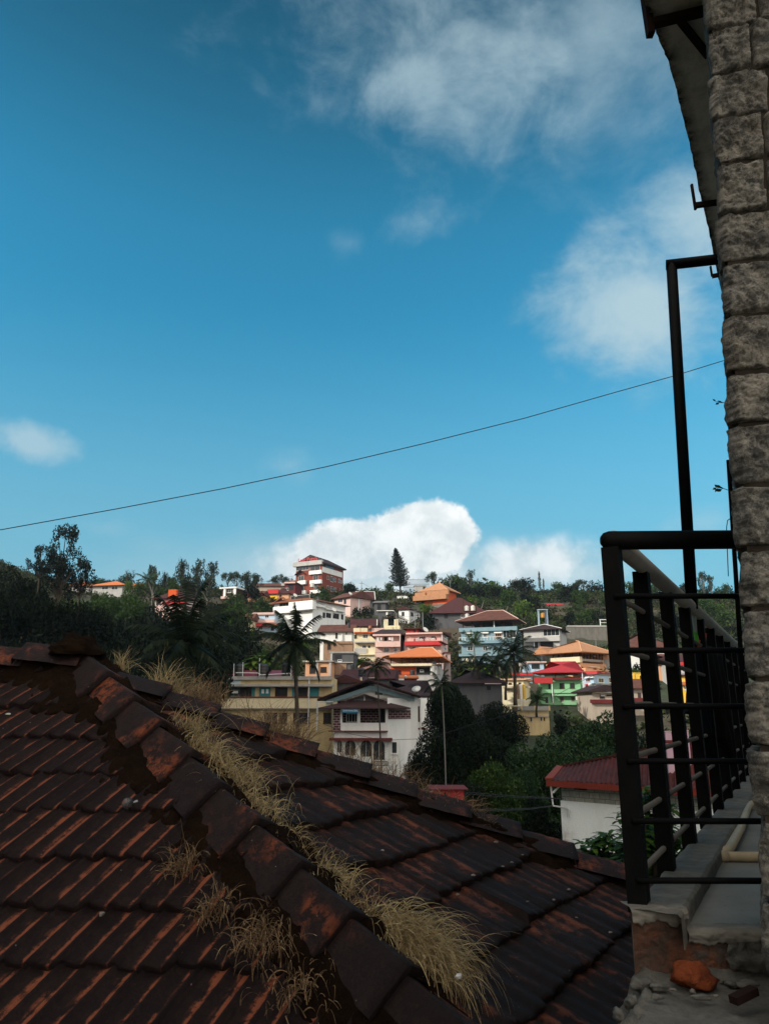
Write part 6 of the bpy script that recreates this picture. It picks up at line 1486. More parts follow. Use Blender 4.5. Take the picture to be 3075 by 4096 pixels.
def bumpf(x, c, w): return np.exp(-((x-c)/w)**2)
def profile_front(x):       # two channels between three ribs
    h = .020*bumpf(x, .035, .035)+.016*bumpf(x, .50, .045)+.010*bumpf(x, .93, .05)+.004*np.cos(x*4*math.pi)
    return h-.022*((x > .972) | (x < .006))
def wear_front(x): return np.clip(1.1*bumpf(x, .41, .045)+1.0*bumpf(x, .85, .04)+.22*bumpf(x, .30, .06)+.2*bumpf(x, .72, .06), 0, 1)
def profile_side(x):
    return .010*np.abs(np.sin(x*2*math.pi))**1.5+.006*bumpf(x, .02, .03)-.012*(x > .965)
def wear_side(x): return .35+.5*bumpf(x, .3, .12)+.5*bumpf(x, .78, .1)
def slope(name, O, E, Rv, N, rows, s0, s1, W, prof, wearf, mat, keep, seed, thick=.036, fr=(0, .05, .2, .5, .8, .93, 1.0), per=22):
    g = np.random.default_rng(seed); allV, allF, allw, allr = [], [], [], []; base = 0
    O, E, Rv, N = (np.array(v) for v in (O, E, Rv, N))
    nt = int((s1-s0)/W)
    for j in range(len(rows)-1):
        vlo, vhi = rows[j+1], rows[j]; span = vhi-vlo
        off = g.uniform(-.03, .03)+(j % 2)*W*.5
        x = np.linspace(0, nt, nt*per+1); ti = np.minimum(x.astype(int), nt-1); fx = x-ti; fx[-1] = 1
        s = s0+off+x*W
        jz = g.normal(size=nt)*.0055; jv = g.normal(size=nt)*.014; jt = g.normal(size=nt)*.009; jr = g.random(nt)
        hp = prof(fx); corner = .022*(np.clip((.10-fx)/.10, 0, 1)**2+np.clip((fx-.88)/.12, 0, 1)**2)
        corner = corner+.006*np.sin(fx*math.pi*4)
        sag = .014*np.sin(s*.9+j*.7+seed)
        rowsV = []
        lv = [(-1, 0)]+[(f, 1) for f in fr]
        for f, top in lv:
            ff = max(f, 0)
            v = vlo+span*1.10*ff+(jv[ti]+corner*1)*(1-ff)
            h = (thick*(1-ff)+(hp)*(1-.0*ff)+jz[ti]+jt[ti]*(fx-.5)*2*(1-ff)+sag) if top else (-.012+sag*1.0+0*hp)
            if f == 0 and top: h = h-.007
            p = O[None]+s[:, None]*E[None]+v[:, None]*Rv[None]+h[:, None]*N[None]
            rowsV.append(p); allw.append(wearf(fx)*(1 if top else .15)*(.25+.75*min(1, ff*3+.15))); allr.append(jr[ti])
        nV = len(s); k = len(lv); V = np.concatenate(rowsV)
        i = (np.arange(nV-1)[None]+np.arange(k-1)[:, None]*nV).ravel()
        F_ = np.stack([i, i+1, i+nV+1, i+nV], 1)
        cen = V[F_].mean(1); F_ = F_[keep(cen)]
        allV.append(V); allF.append(F_+base); base += len(V)
    V = np.concatenate(allV)-np.array(RO); F_ = np.concatenate(allF)
    o = npmesh(name, V, F_, mat, roof, True, attrs={'wear': np.concatenate(allw), 'rand': np.concatenate(allr)})
    return o
def side_of(p, A, D):   # >0 on the right of the line A+tD seen from above
    return (D.x*(p[:, 1]-A.y)-D.y*(p[:, 0]-A.x))*-1/math.hypot(D.x, D.y)
rowsL = [.22, -.14, -.515, -.894, -1.256, -1.59, -1.954, -2.281, -2.589, -2.90, -3.20, -3.51, -3.83, -4.15]
front = slope('front_slope', AP, EL, RL, NLn, rowsL, -5.6, 5.6, .262, profile_front, wear_front, TILE_L, lambda c: side_of(c, AP, HAd) > .03, 3)
rowsR = [.38, -.02, -.40, -.78, -1.16, -1.54, -1.92, -2.32, -2.735, -3.108, -3.515, -3.87, -4.26, -4.65, -5.04]
side = slope('hip_slope', AP, UR, WR, NR, rowsR, -2.0, 4.6, .272, profile_side, wear_side, TILE_R, lambda c: (side_of(c, AP, HAd) < -.03) & (side_of(c, B0, HBd) > .02), 5, .050, per=18)
# back slope and underside so that the roof is a body
bd = Vector((.30, .95, -.42)).normalized()
e1 = AP-EL*5.6
q = [AP, B0+HBd*(HBl+.9), B0+HBd*(HBl+.9)+Vector((-1.0, 1.6, -.9)), e1+bd*4.5, e1]
MB().add([tuple(v-RO+Vector((0, 0, -.01))) for v in q], [(0, 1, 2, 3, 4)]).build('back_slope', TILE_R, roof)
# house wall under the eaves
lowL = AP+RL*-4.2
MB().box(-5.5, 1.2, -2.2, 1.6, -6.5, -.5).build('wall', CREAM, roof)

def ridge_profile(hw, rise):
    return [(-hw, -rise), (-hw*.56, -rise*.50), (-hw*.13, -rise*.06), (0, .006), (hw*.13, -rise*.06), (hw*.56, -rise*.50), (hw, -rise)]
def ridge_run(A, D, n0, n1, pitch, hw, rise, lift, up, seed, lat):
    """row of overlapping ridge tiles from A along D (downhill); lat = across direction"""
    g = random.Random(seed)
    for i in range(n0, n1):
        s0 = i*pitch+g.uniform(-.02, .02); L = pitch*1.16
        a = g.uniform(-.03, .03); w = hw*g.uniform(.95, 1.05)
        V, F_, wr, rd = [], [], [], []
        nseg = 7; rows_ = 7
        rr = g.random()
        def prof(k, scale, dz): return [(x*scale, z+dz) for x, z in ridge_profile(w, rise)]
        secs = []
        for r_ in range(rows_+1):
            f = r_/rows_; sc = .90+.12*f; dz = lift+.055*f
            secs.append((s0+L*f, prof(0, sc, dz)))
        secs.append((s0+L*1.0, prof(0, .97, lift+.055-.05)))       # end face turned down
        for r_, (s, pr) in enumerate(secs):
            for k, (x, z) in enumerate(pr):
                nz = .006*noise.noise(Vector((s*9, x*14, seed+i)))
                c = A+D*s+lat*(x+a*(s-s0))+up*(z+nz); V.append(tuple(c-RO))
                wr.append(.0 if r_ > rows_ else .25+.75*max(0, noise.noise(Vector((i*3.1+x*6, s*3.0, seed)))*1.6)); rd.append(rr)
        m = len(secs[0][1])
        for r_ in range(len(secs)-1):
            for k in range(m-1): F_.append((r_*m+k, r_*m+k+1, (r_+1)*m+k+1, (r_+1)*m+k))
        npmesh('ridge_tile', V, F_, RIDGE_M, roof, False, attrs={'wear': wr, 'rand': rd})
upA = (NLn+NR).normalized(); latA = HAd.cross(upA).normalized()
ridge_run(AP, HAd, 0, 13, .385, .20, .15, .10, upA, 1, latA)
NBk = Vector((.25, .55, .8)).normalized(); upB = (NR+NBk).normalized(); latB = HBd.cross(upB).normalized()
ridge_run(B0, HBd, 0, 13, .40, .17, .11, .085, upB, 2, latB)
latT = EL.cross(Vector((0, 0, 1))).normalized()
ridge_run(AP+Vector((0, 0, .0)), -EL, 0, 9, .42, .19, .13, .13, Vector((0, 0, 1)), 3, -latT)
def moss_bed(name, A, D, lat, up, L, x0, x1, thick, seed, slopez):
    """lumpy strip of dry moss and mortar beside a run of ridge tiles"""
    n, m = int(L/.03), 22; V, F_ = [], []
    for i in range(n+1):
        s = L*i/n; a = x0; e = x1*(.72+.55*noise.noise(Vector((s*1.7, seed, 0)))+.25*noise.noise(Vector((s*6, seed, 3))))
        for k in range(m+1):
            f = k/m; x = a+(e-a)*f
            h = thick*(1-f**2.2)*(1+.8*noise.noise(Vector((s*5, x*7, seed))))+.022*noise.noise(Vector((s*16, x*22, seed)))+.008*noise.noise(Vector((s*60, x*60, seed)))-.05*(f > .97)
            V.append(tuple(A+D*s+lat*x+up*(h)+Vector((0, 0, slopez*abs(x)))-RO))
    for i in range(n):
        for k in range(m): F_.append((i*(m+1)+k, i*(m+1)+k+1, (i+1)*(m+1)+k+1, (i+1)*(m+1)+k))
    return npmesh(name, V, F_, MOSS, roof, True)
latL = -(NLn.cross(HAd)); latL = latL if latL.x < 0 else -latL
latRr = NR.cross(HAd); latRr = latRr if latRr.x > 0 else -latRr
moss_bed('moss_bed', AP-HAd*.1, HAd, latL.normalized(), NLn, HAl+1.3, .12, .50, .050, 1, 0)
moss_bed('moss_bed', AP-HAd*.1, HAd, latRr.normalized(), NR, HAl+1.3, .02, .36, .09, 5, 0)
latBr = NR.cross(HBd); latBr = latBr if side_of(np.array([tuple(B0+latBr)]), B0, HBd)[0] > 0 else -latBr
moss_bed('moss_bed', B0+HBd*.1, HBd, latBr.normalized(), NR, HBl+.6, .02, .30, .07, 9, 0)
latTl = NLn.cross(EL); latTl = latTl if latTl.y < 0 else -latTl
moss_bed('moss_bed', AP+EL*.2, -EL, latTl.normalized(), NLn, 3.4, .02, .36, .08, 12, 0)
# moss mound on the apex
V, F_ = [], []; nu, nv = 30, 16
for j in range(nv+1):
    for i in range(nu):
        a, f = 6.283*i/nu, j/nv*1.5
        d = Vector((math.cos(a)*math.sin(f), math.sin(a)*math.sin(f), math.cos(f)))
        r_ = 1+.22*noise.noise(d*2.3)+.10*noise.noise(d*8)
        V.append(tuple(AP-RO+P(298, 2628, AP.y)-AP+Vector((d.x*.20*r_, d.y*.19*r_, d.z*.165*r_))))
for j in range(nv):
    for i in range(nu): F_.append((j*nu+i, j*nu+(i+1) % nu, (j+1)*nu+(i+1) % nu, (j+1)*nu+i))
npmesh('moss_mound', V, F_, MOSS, roof, True)

# ---- dry grass growing on the roof
STRAW = leafmat('dry_straw', (.24, .17, .085), (.60, .46, .23), (.80, .68, .42), .3, .6)
STRAW_D = leafmat('brown_straw', (.13, .08, .045), (.36, .24, .13), (.56, .43, .25), .25, .7)
def tuft(px, py, plane, n, L, lean, label, seed, mat=STRAW, spread=.08, droop=1.0, up=1.0):
    n = int(n*1.35)
    g = np.random.default_rng(seed)
    b = onplane(NL, DL, px, py) if plane == 'L' else onplane(NR, DR, px, py)
    nrm = NLn if plane == 'L' else NR
    b = b+nrm*.03
    V = []
    for i in range(n):
        o = Vector((g.normal()*spread, g.normal()*spread*.8, -.02)); o.z += -o.x*nrm.x/nrm.z*.9-o.y*nrm.y/nrm.z*.9
        az = g.random()*6.28; el = .55+g.random()*.8
        d = Vector((math.cos(az)*math.cos(el)*.6+lean[0], math.sin(az)*math.cos(el)*.6+lean[1], math.sin(el)*up)).normalized()
        l = L*1.2*(.3+.8*g.random()**1.3); k = 9; p = o.copy(); w = .0018+.0022*g.random(); dr = droop*(.5+g.random()*1.1)
        sd = d.cross(Vector((g.normal(), g.normal(), .3))).normalized(); cur = g.normal(size=2)*.25
        pts = [p.copy()]
        for q in range(k):
            d = (d+Vector((cur[0]+lean[0]*.5, cur[1]+lean[1]*.5, -dr*(.25+1.3*q/k)))*(1.6/k)).normalized(); p = p+d*l/k; pts.append(p.copy())
        for q in range(k):
            w0 = w*(1-.75*q/k); w1 = w*(1-.75*(q+1)/k); a, c = pts[q], pts[q+1]
            V += [a-sd*w0, a+sd*w0, c+sd*w1, c-sd*w1]
    V = np.array([tuple(v) for v in V])
    o = npmesh('straw_tuft', V, np.arange(len(V)).reshape(-1, 4), mat, None, False, loc=tuple(b))
    return tag(o, label, 'straw tuft', 'dry straw tufts on the tile roof')
T_ = [
 (478, 2690, 'R', 60, .20, (.10, 0), 'small upright straw tuft just right of the roof apex', STRAW, .03, .7),
 (620, 2780, 'R', 130, .24, (.1, -.1), 'pale straw tuft second down the hip from the apex', STRAW, .07, .9),
 (735, 2850, 'R', 150, .22, (.1, 0), 'broad brown straw tuft left of the yellow building', STRAW_D, .10, .9),
 (700, 2955, 'R', 150, .26, (.25, -.3), 'golden drooping tuft near the third ridge tile', STRAW, .07, 1.4),
 (775, 3050, 'R', 190, .27, (.30, -.3), 'golden drooping tuft beside the fourth ridge tile', STRAW, .07, 1.5),
 (880, 3150, 'R', 230, .28, (.30, -.3), 'thick golden tuft in the middle of the hip', STRAW, .09, 1.5),
 (965, 3262, 'R', 170, .22, (.30, -.3), 'shaggy golden tuft below the middle of the hip', STRAW, .09, 1.5),
 (1060, 3375, 'R', 110, .19, (.30, -.3), 'tangled straw tuft beside the sixth ridge tile', STRAW, .09, 1.5),
 (1150, 3440, 'R', 90, .16, (.25, -.3), 'thin hanging straw tuft above rounded small tuft', STRAW_D, .08, 1.4),
 (1270, 3550, 'R', 190, .19, (.3, -.3), 'rounded small straw tuft beside the seventh ridge tile', STRAW, .06, 1.6),
 (1350, 3620, 'R', 70, .14, (.25, -.2), 'sparse straw between rounded tuft and the largest tuft', STRAW_D, .08, 1.3),
 (1440, 3715, 'R', 45, .18, (.2, -.2), 'wispy straw with raised stems left of the largest tuft', STRAW, .06, 1.1),
 (1560, 3770, 'R', 480, .34, (.45, -.5), 'largest golden tuft arching over the lower hip', STRAW, .09, 1.7),
 (1650, 3880, 'R', 300, .32, (.35, -.5), 'long golden tuft hanging down below the largest one', STRAW, .07, 1.9),
 (830, 2800, 'R', 120, .22, (.1, 0), 'tall brown tuft in front of the yellow building left end', STRAW_D, .09, .8),
 (1085, 2960, 'R', 220, .30, (.05, 0), 'big spreading straw tuft before the yellow building', STRAW_D, .12, .9),
 (1160, 2985, 'R', 140, .30, (.2, 0), 'smaller straw tuft right of the big spreading one', STRAW_D, .08, 1.0),
 (1380, 3085, 'R', 102, 0.22, (-.05, 0), 'upright brown tuft in front of the homestay arches', STRAW_D, .06, .5),
 (1480, 3105, 'R', 102, 0.21, (0, 0), 'brown tuft under the homestay right arches', STRAW_D, .08, .7),
 (1600, 3160, 'R', 120, 0.22, (.15, -.1), 'leaning brown tuft on far hip right of the homestay', STRAW_D, .09, 1.1),
 (1690, 3205, 'R', 72, 0.16, (.2, -.1), 'low brown tuft on far hip before red shed', STRAW_D, .09, 1.2),
 (1790, 3240, 'R', 90, 0.19, (.2, -.1), 'brown tuft on far hip under the red shed', STRAW_D, .07, 1.2),
 (1860, 3275, 'R', 96, 0.21, (.2, -.15), 'orange brown tuft at right end of far hip grass', STRAW_D, .06, 1.2),
 (1945, 3330, 'R', 60, .14, (.1, -.1), 'tiny sparse tuft right of the last far hip tuft', STRAW_D, .03, 1.0),
 (745, 3480, 'L', 110, .17, (0, -.35), 'small dry tuft highest on the front tile slope', STRAW_D, .04, 1.2),
 (860, 3660, 'L', 90, .17, (0, -.35), 'thin dry tuft below the highest front slope tuft', STRAW_D, .05, 1.3),
 (1060, 3760, 'L', 170, .19, (0, -.5), 'large dry tuft on the front tile slope by the moss', STRAW_D, .07, 1.5),
 (1200, 3960, 'L', 90, .17, (.05, -.5), 'lowest dry tuft on the front slope near photo bottom', STRAW_D, .07, 1.4),
]
for i, (px, py, pl, n, L, ln, lb, m_, sp, dr) in enumerate(T_): tuft(px+(38 if pl == 'R' and i < 14 and i > 0 else 0), py-(14 if pl == 'R' and 0 < i < 14 else 0), pl, n, L, ln, lb, 300+i, m_, sp, dr)

# ---- small stones and bits lying on the tiles
PEB = paint('pale_pebble', (.20, .175, .15), (.09, .08, .07), .6, 20, .8)
def lump(name, label, cat, c, r, sq, mat, seed, group=None, sub=2, parent=None, rough=.25):
    bm_v, bm_f = [], []; n1, n2 = 22, 15; gg = random.Random(seed*7+1)
    cuts = [(Vector((gg.gauss(0, 1), gg.gauss(0, 1), gg.gauss(0, 1))).normalized(), gg.uniform(.55, .85)) for _ in range(9)] if rough > .12 else []
    for j in range(n2+1):
        for i in range(n1):
            a, f = 6.283*i/n1, math.pi*j/n2
            d = Vector((math.cos(a)*math.sin(f), math.sin(a)*math.sin(f), math.cos(f))); k = 1.0
            for nn_, cc in cuts:
                dn = d.dot(nn_)
                if dn > .01: k = min(k, cc/dn)
            k *= r*(1+rough*.9*noise.noise(d*1.7+Vector((seed*3.7, 0, 0)))+rough*.55*noise.fractal(d*4+Vector((0, seed, 0)), .8, 2.0, 4))
            bm_v.append((d.x*k*sq[0], d.y*k*sq[1], d.z*k*sq[2]))
    for j in range(n2):
        for i in range(n1): bm_f.append((j*n1+i, (j+1)*n1+i, (j+1)*n1+(i+1) % n1, j*n1+(i+1) % n1))
    o = npmesh(name, bm_v, bm_f, mat, parent, rough < .2, loc=tuple(c))
    if label: tag(o, label, cat, group)
    return o
for i, (x, y, r) in enumerate(((1972, 3398, 13), (2078, 3449, 8), (2035, 3480, 10), (1998, 3497, 10), (1879, 3535, 14), (1815, 3615, 12), (2201, 3633, 12), (2426, 3766, 15), (2262, 3590, 12), (1517, 3436, 12), (1257, 3079, 6), (2096, 3640, 9), (2292, 3704, 9), (1768, 3950, 10))):
    c = onplane(NR, DR, x, y)+NR*.055; d = c.length
    lump('pebble', 'small pale stone lying on the dark mossy hip slope', 'stone', c, r*d/FPX*.62, (1, .8, .5), PEB, i, 'pebbles on the mossy slope', rough=.15)
c = onplane(NL, DL, 418, 3691)+NLn*.06; lump('mortar_chip', 'small pale chip of mortar on the front tile slope', 'stone', c, .020, (.7, 1.1, .6), PEB, 33)
c = onplane(NL, DL, 42, 2880)+NLn*.05; lump('leaf_scrap', 'pale curled scrap near left edge of the front slope', 'scrap', c, .018, (1.3, .7, .4), paint('pale_scrap', (.45, .44, .36), (.3, .3, .22), .4), 34)
c = onplane(NR, DR, 1765, 4000)+NR*.17+Vector((0, -.15, 0)); lump('mortar_chip', 'white chip on the lowest near ridge tile', 'stone', c, .017, (1, 1, .7), paint('white_chip', (.6, .58, .54), (.4, .4, .36), .3), 35)
gm, ns, ls, b_ = newmat('clear_glass'); b_.inputs['Base Color'].default_value = (.75, .78, .78, 1); b_.inputs['Roughness'].default_value = .03; b_.inputs['Transmission Weight'].default_value = .95; b_.inputs['IOR'].default_value = 1.3
c = onplane(NL, DL, 518, 3246)+NLn*.06
t = thing('light_bulb', 'old round glass bulb lying on the tiles beside the moss', 'bulb', tuple(c))
ob = lump('bulb_glass', None, None, (0, 0, 0), .032, (1, 1, 1), gm, 1, parent=t, rough=0.0)
for p in ob.data.polygons: p.use_smooth = True
MB().tube([(.02, .02, .0), (.045, .035, .005)], [.012, .011], 10).build('bulb_cap', STEEL, t)

# ------------------------------------------------------------------ the black railing
SD = Vector((.480, .877, 0)).normalized(); SN = Vector((-SD.y, SD.x, 0))
C0 = Vector((.652, 2.10, 0)); ZB = -.486; ZH = .462
FE = Vector((1.0, -.035, 0)).normalized()
RAILPAINT, ns, ls, b_ = newmat('weathered_black_paint')
f1, raw_ = noise_fac(ns, ls, 9, 6, .7, (1, 1, 1), .45, .8)
ls.new(mixc(ns, ls, f1, (.0032, .0032, .0035), (.008, .0076, .007)), b_.inputs['Base Color']); b_.inputs['Roughness'].default_value = .62; b_.inputs['Specular IOR Level'].default_value = .08; bump(ns, ls, b_, raw_, .2, .003)
LITPIPE = paint('pale_lit_pipe', (.42, .40, .36), (.20, .18, .16), .5, 6)  # side handrail: the pale light it catches is put into the colour
RODLIT = paint('pale_lit_rod', (.15, .14, .125), (.07, .065, .055), .5, 6)  # receding black rods, greyed in colour for the light on them
rl = thing('railing', 'black steel balcony railing with round handrail and thin rods', 'railing', tuple(C0+Vector((0, 0, ZB))))
RL0 = Vector(rl.location)
def rp(v): return v-RL0
ss = [0.0, .45, .98, 1.51, 2.04, 2.57, 3.10, 3.62, 4.14, 4.66, 5.2]
for s in ss:
    p = C0+SD*s; a = SD*.027; b2 = SN*.024
    vs = []
    for z in (ZB-.02, ZH-.022):
        for d in (-a-b2, a-b2, a+b2, -a+b2): q = rp(p+d); vs.append((q.x, q.y, q.z+z))
    MB().add(vs, [(3, 2, 1, 0), (4, 5, 6, 7), (0, 1, 5, 4), (1, 2, 6, 5), (2, 3, 7, 6), (3, 0, 4, 7)]).build('post', RAILPAINT, rl)
zs = [.297, .148, .0, -.140, -.287, -.428]
for z in zs:
    MB().tube([rp(C0+Vector((-.012, -.032, z))), rp(C0+FE*.55+Vector((0, -.02, z)))], .0078, 8).build('rod', RAILPAINT, rl, True)
    MB().tube([rp(C0+SN*.0+SD*-.02+Vector((0, 0, z+.006))), rp(C0+SD*5.3+Vector((0, 0, z+.006)))], .0088, 8).build('rod', RODLIT, rl, True)
mb = MB(); a = C0+Vector((-.010, -.005, ZH)); rr = .0275
mb.tube([rp(a+FE*-.020), rp(a+FE*-.012), rp(a+FE*.003), rp(a+FE*.6)], [.012, .022, rr, rr], 16).build('handrail', RAILPAINT, rl, True)
MB().tube([rp(C0+SD*-.01+Vector((.01, 0, ZH))), rp(C0+SD*5.4+Vector((.01, 0, ZH)))], .029, 16).build('handrail', LITPIPE, rl, True)
# corner pipe frame rising to the eave
pf = thing('pipe_frame', 'tall black square pipe frame rising from railing to the eave', 'pipe frame', tuple(C0+SD*1.65+Vector((0, 0, ZH))))
o = Vector(pf.location)
b0 = Vector((1.464, 3.55, .45)); t0 = P(2684, 1058, 3.50); t1 = P(2862, 1038, 3.42)
MB().tube([b0-o, t0-o+Vector((0, 0, .0))], .0275, 14).build('upright', RAILPAINT, pf, True)
MB().tube([t0-o+(t0-t1).normalized()*.028, t1-o+(t1-t0).normalized()*.35], .0275, 14).build('cross_pipe', RAILPAINT, pf, True)
# pegs and cloth on the side rail
def on_rail(px, z):
    r = ray(px, 2600); t = r[0]/r[1]; s = (t*C0.y-C0.x)/(SD.x-t*SD.y); return C0+SD*s+Vector((0, 0, z)), s
CL1 = paint('dark_navy_cloth', (.006, .007, .010), (.003, .003, .004), .5, 4); CL2 = paint('faded_blue_cloth', (.020, .034, .055), (.008, .012, .02), .6, 5)
CL3 = paint('dark_brown_cloth', (.009, .006, .0045), (.004, .003, .0025), .5, 4)
def cloth(label, px0, px1, zt, zb0, zb1, mat, seed, out):
    a, s0 = on_rail(px0, zt); b, s1 = on_rail(px1, zt); n, m = 26, 24; V, F_ = [], []
    for j in range(m+1):
        f = j/m
        for i in range(n+1):
            u = i/n; zb = zb0+(zb1-zb0)*u+.05*math.sin(u*5+seed); s = s0+(s1-s0)*(u*(1-.25*f)+.12*f)
            w = (.008+.03*f)*math.sin(u*17+seed+f*1.5)+.012*noise.noise(Vector((u*4, f*4, seed)))
            p = C0+SD*s+SN*(out+w); V.append((p.x, p.y, zt+.012+(zb-zt)*f))
    for j in range(m):
        for i in range(n): F_.append((j*(n+1)+i, j*(n+1)+i+1, (j+1)*(n+1)+i+1, (j+1)*(n+1)+i))
    V = np.array(V); c = V[0].copy(); o = npmesh('hanging_cloth', V-c, F_, mat, None, True, loc=tuple(c))
    sm = o.modifiers.new('thickness', 'SOLIDIFY'); sm.thickness = .004
    return tag(o, label, 'cloth')
cloth('dark navy cloth hanging from railing beside the faded blue one', 2780, 2815, .30, -.20, -.28, CL1, 1, .02)
cloth('faded blue cloth corner hanging below the dark cloth on railing', 2785, 2815, .24, .02, -.10, CL2, 4, .05)
cloth('dark brown cloth hanging longest on the railing near stone pillar', 2808, 2868, .30, -.22, -.30, CL3, 7, -.015)
PEG_O = plain('orange_peg', (.85, .13, .01), .4); PEG_G = plain('green_peg', (.10, .55, .03), .4); PEG_P = plain('pale_peg', (.35, .40, .36), .5)
for i, (px, z, mt, tl, lb) in enumerate(((2789, .33, PEG_G, -.10, 'green clothes peg clipped on railing cloth'), (2797, .32, PEG_O, -.25, 'left orange clothes peg leaning toward the green one'), (2806, .32, PEG_O, .28, 'middle orange clothes peg leaning right'), (2816, .32, PEG_O, .08, 'right upright orange clothes peg'), (2787, .385, PEG_P, 0, 'pale peg standing above the green peg'))):
    c, s = on_rail(px, z); t = thing('clothes_peg', lb, 'peg', tuple(c), 0, 'clothes pegs on the railing')
    hgt = .075 if mt is not PEG_P else .09
    for sg_ in (-1, 1):
        a = Vector((sg_*.003, 0, -.03)); e = Vector((sg_*.006+tl*hgt, -.004, hgt*.62)); MB().bar(a, e, .008, .010).build('arm', mt, t)
    MB().tube([(-.007, 0, 0), (.007, 0, 0)], .004, 8).build('spring', STEEL, t)

# ------------------------------------------------------------------ parapet, ledge, pipes
LEDGE, ns, ls, b_ = newmat('stained_cement')
f1, _ = noise_fac(ns, ls, 3.2, 7, .7, (1, 1, 1), .38, .66); f2, raw_ = noise_fac(ns, ls, 26, 6, .75, (.35, 1, 1), .40, .66); f3, _ = noise_fac(ns, ls, 70, 4, .7, (1, 1, 1), .3, .7)
c_ = mixc(ns, ls, f1, (.24, .22, .18), (.14, .13, .105)); c_ = mixc(ns, ls, f2, c_, mixc(ns, ls, .75, c_, (.07, .06, .05))); c_ = mixc(ns, ls, f3, c_, mixc(ns, ls, .3, c_, (.1, .09, .075)))
ls.new(c_, b_.inputs['Base Color']); b_.inputs['Roughness'].default_value = .9; bump(ns, ls, b_, raw_, .5, .006)
FLOORM, ns, ls, b_ = newmat('smooth_cement_floor')
f1, _ = noise_fac(ns, ls, 5, 6, .6, (1, 1, 1), .4, .7); f2, raw_ = noise_fac(ns, ls, 90, 3, .6, (1, 1, 1), .62, .75)
c_ = mixc(ns, ls, f1, (.24, .23, .20), (.17, .165, .14)); c_ = mixc(ns, ls, f2, c_, (.08, .07, .06)); ls.new(c_, b_.inputs['Base Color']); b_.inputs['Roughness'].default_value = .85
BRK2, ns, ls, b_ = newmat('crumbling_brick')
f1, _ = noise_fac(ns, ls, 9, 7, .7, (1, 1, 1), .44, .60); f2, raw_ = noise_fac(ns, ls, 40, 6, .7, (1, 1, 1), .35, .65); f3, _ = noise_fac(ns, ls, 5, 5, .6, (1, 1, 1), .5, .62)
c_ = mixc(ns, ls, f1, (.075, .042, .028), (.20, .065, .026)); c_ = mixc(ns, ls, f2, c_, mixc(ns, ls, .6, c_, (.03, .022, .018))); c_ = mixc(ns, ls, f3, c_, (.085, .08, .068))
ls.new(c_, b_.inputs['Base Color']); b_.inputs['Roughness'].default_value = .95; bump(ns, ls, b_, raw_, 1.0, .012)
MORT, ns, ls, b_ = newmat('crumbled_mortar')
f1, _ = noise_fac(ns, ls, 12, 7, .75, (1, 1, 1), .36, .66); f2, raw_ = noise_fac(ns, ls, 60, 6, .75, (1, 1, 1), .3, .7)
c_ = mixc(ns, ls, f1, (.17, .165, .14), (.085, .08, .068)); c_ = mixc(ns, ls, f2, c_, mixc(ns, ls, .6, c_, (.05, .045, .04))); ls.new(c_, b_.inputs['Base Color']); b_.inputs['Roughness'].default_value = .95; bump(ns, ls, b_, raw_, 1.0, .01)
PARO = Vector((.61, 2.04, -.62))
par = thing('parapet_wall', 'weathered cement parapet with broken brick end carrying the railing', 'wall', tuple(PARO))
def sheet(name, fn, nu, nv, mat, parent, org, smooth=True):
    V = [tuple(Vector(fn(i/nu, j/nv))-org) for j in range(nv+1) for i in range(nu+1)]
    i = (np.arange(nu)[None]+np.arange(nv)[:, None]*(nu+1)).ravel(); F_ = np.stack([i, i+1, i+nu+2, i+nu+1], 1)
    return npmesh(name, V, F_, mat, parent, smooth)
EDGE = C0+Vector((-.042, -.062, 0))        # outer near corner of the parapet
CW = .118                                  # width of the raised kerb
def kerb(u, v):
    """cross-section wraps outer face, top, inner face; v runs along the railing"""
    s = -.0+5.6*v**1.6; prof = [(0, -.30), (0, -.006), (.006, 0), (.04, .002), (.08, -.001), (CW-.008, 0), (CW, -.008), (CW, -.075)]
    x = u*(len(prof)-1); i = min(int(x), len(prof)-2); f = x-i
    px_, pz = prof[i][0]+(prof[i+1][0]-prof[i][0])*f, prof[i][1]+(prof[i+1][1]-prof[i][1])*f
    p = EDGE+SD*s-SN*px_*1.0; k = .003*noise.noise(Vector((s*7, px_*20, pz*20)))+.0025*noise.noise(Vector((s*30, px_*50, pz*50)))
    if v == 0: k = 0
    return (p.x+k*SN.x, p.y, ZB+pz+k*.8)
sheet('kerb', kerb, 42, 220, LEDGE, par, PARO)
# floor of the gutter between kerb and building
f0 = EDGE-SN*(CW-.005)
q = [Vector((f0.x+.03, 2.045, 0)), f0+SD*.1, f0+SD*5.6, f0+SD*5.6-SN*2.5, Vector((2.2, 2.045, 0))]
MB().add([(v.x-PARO.x, v.y-PARO.y, ZB-.046-PARO.z) for v in q], [tuple(range(len(q)))]).build('gutter_floor', FLOORM, par)
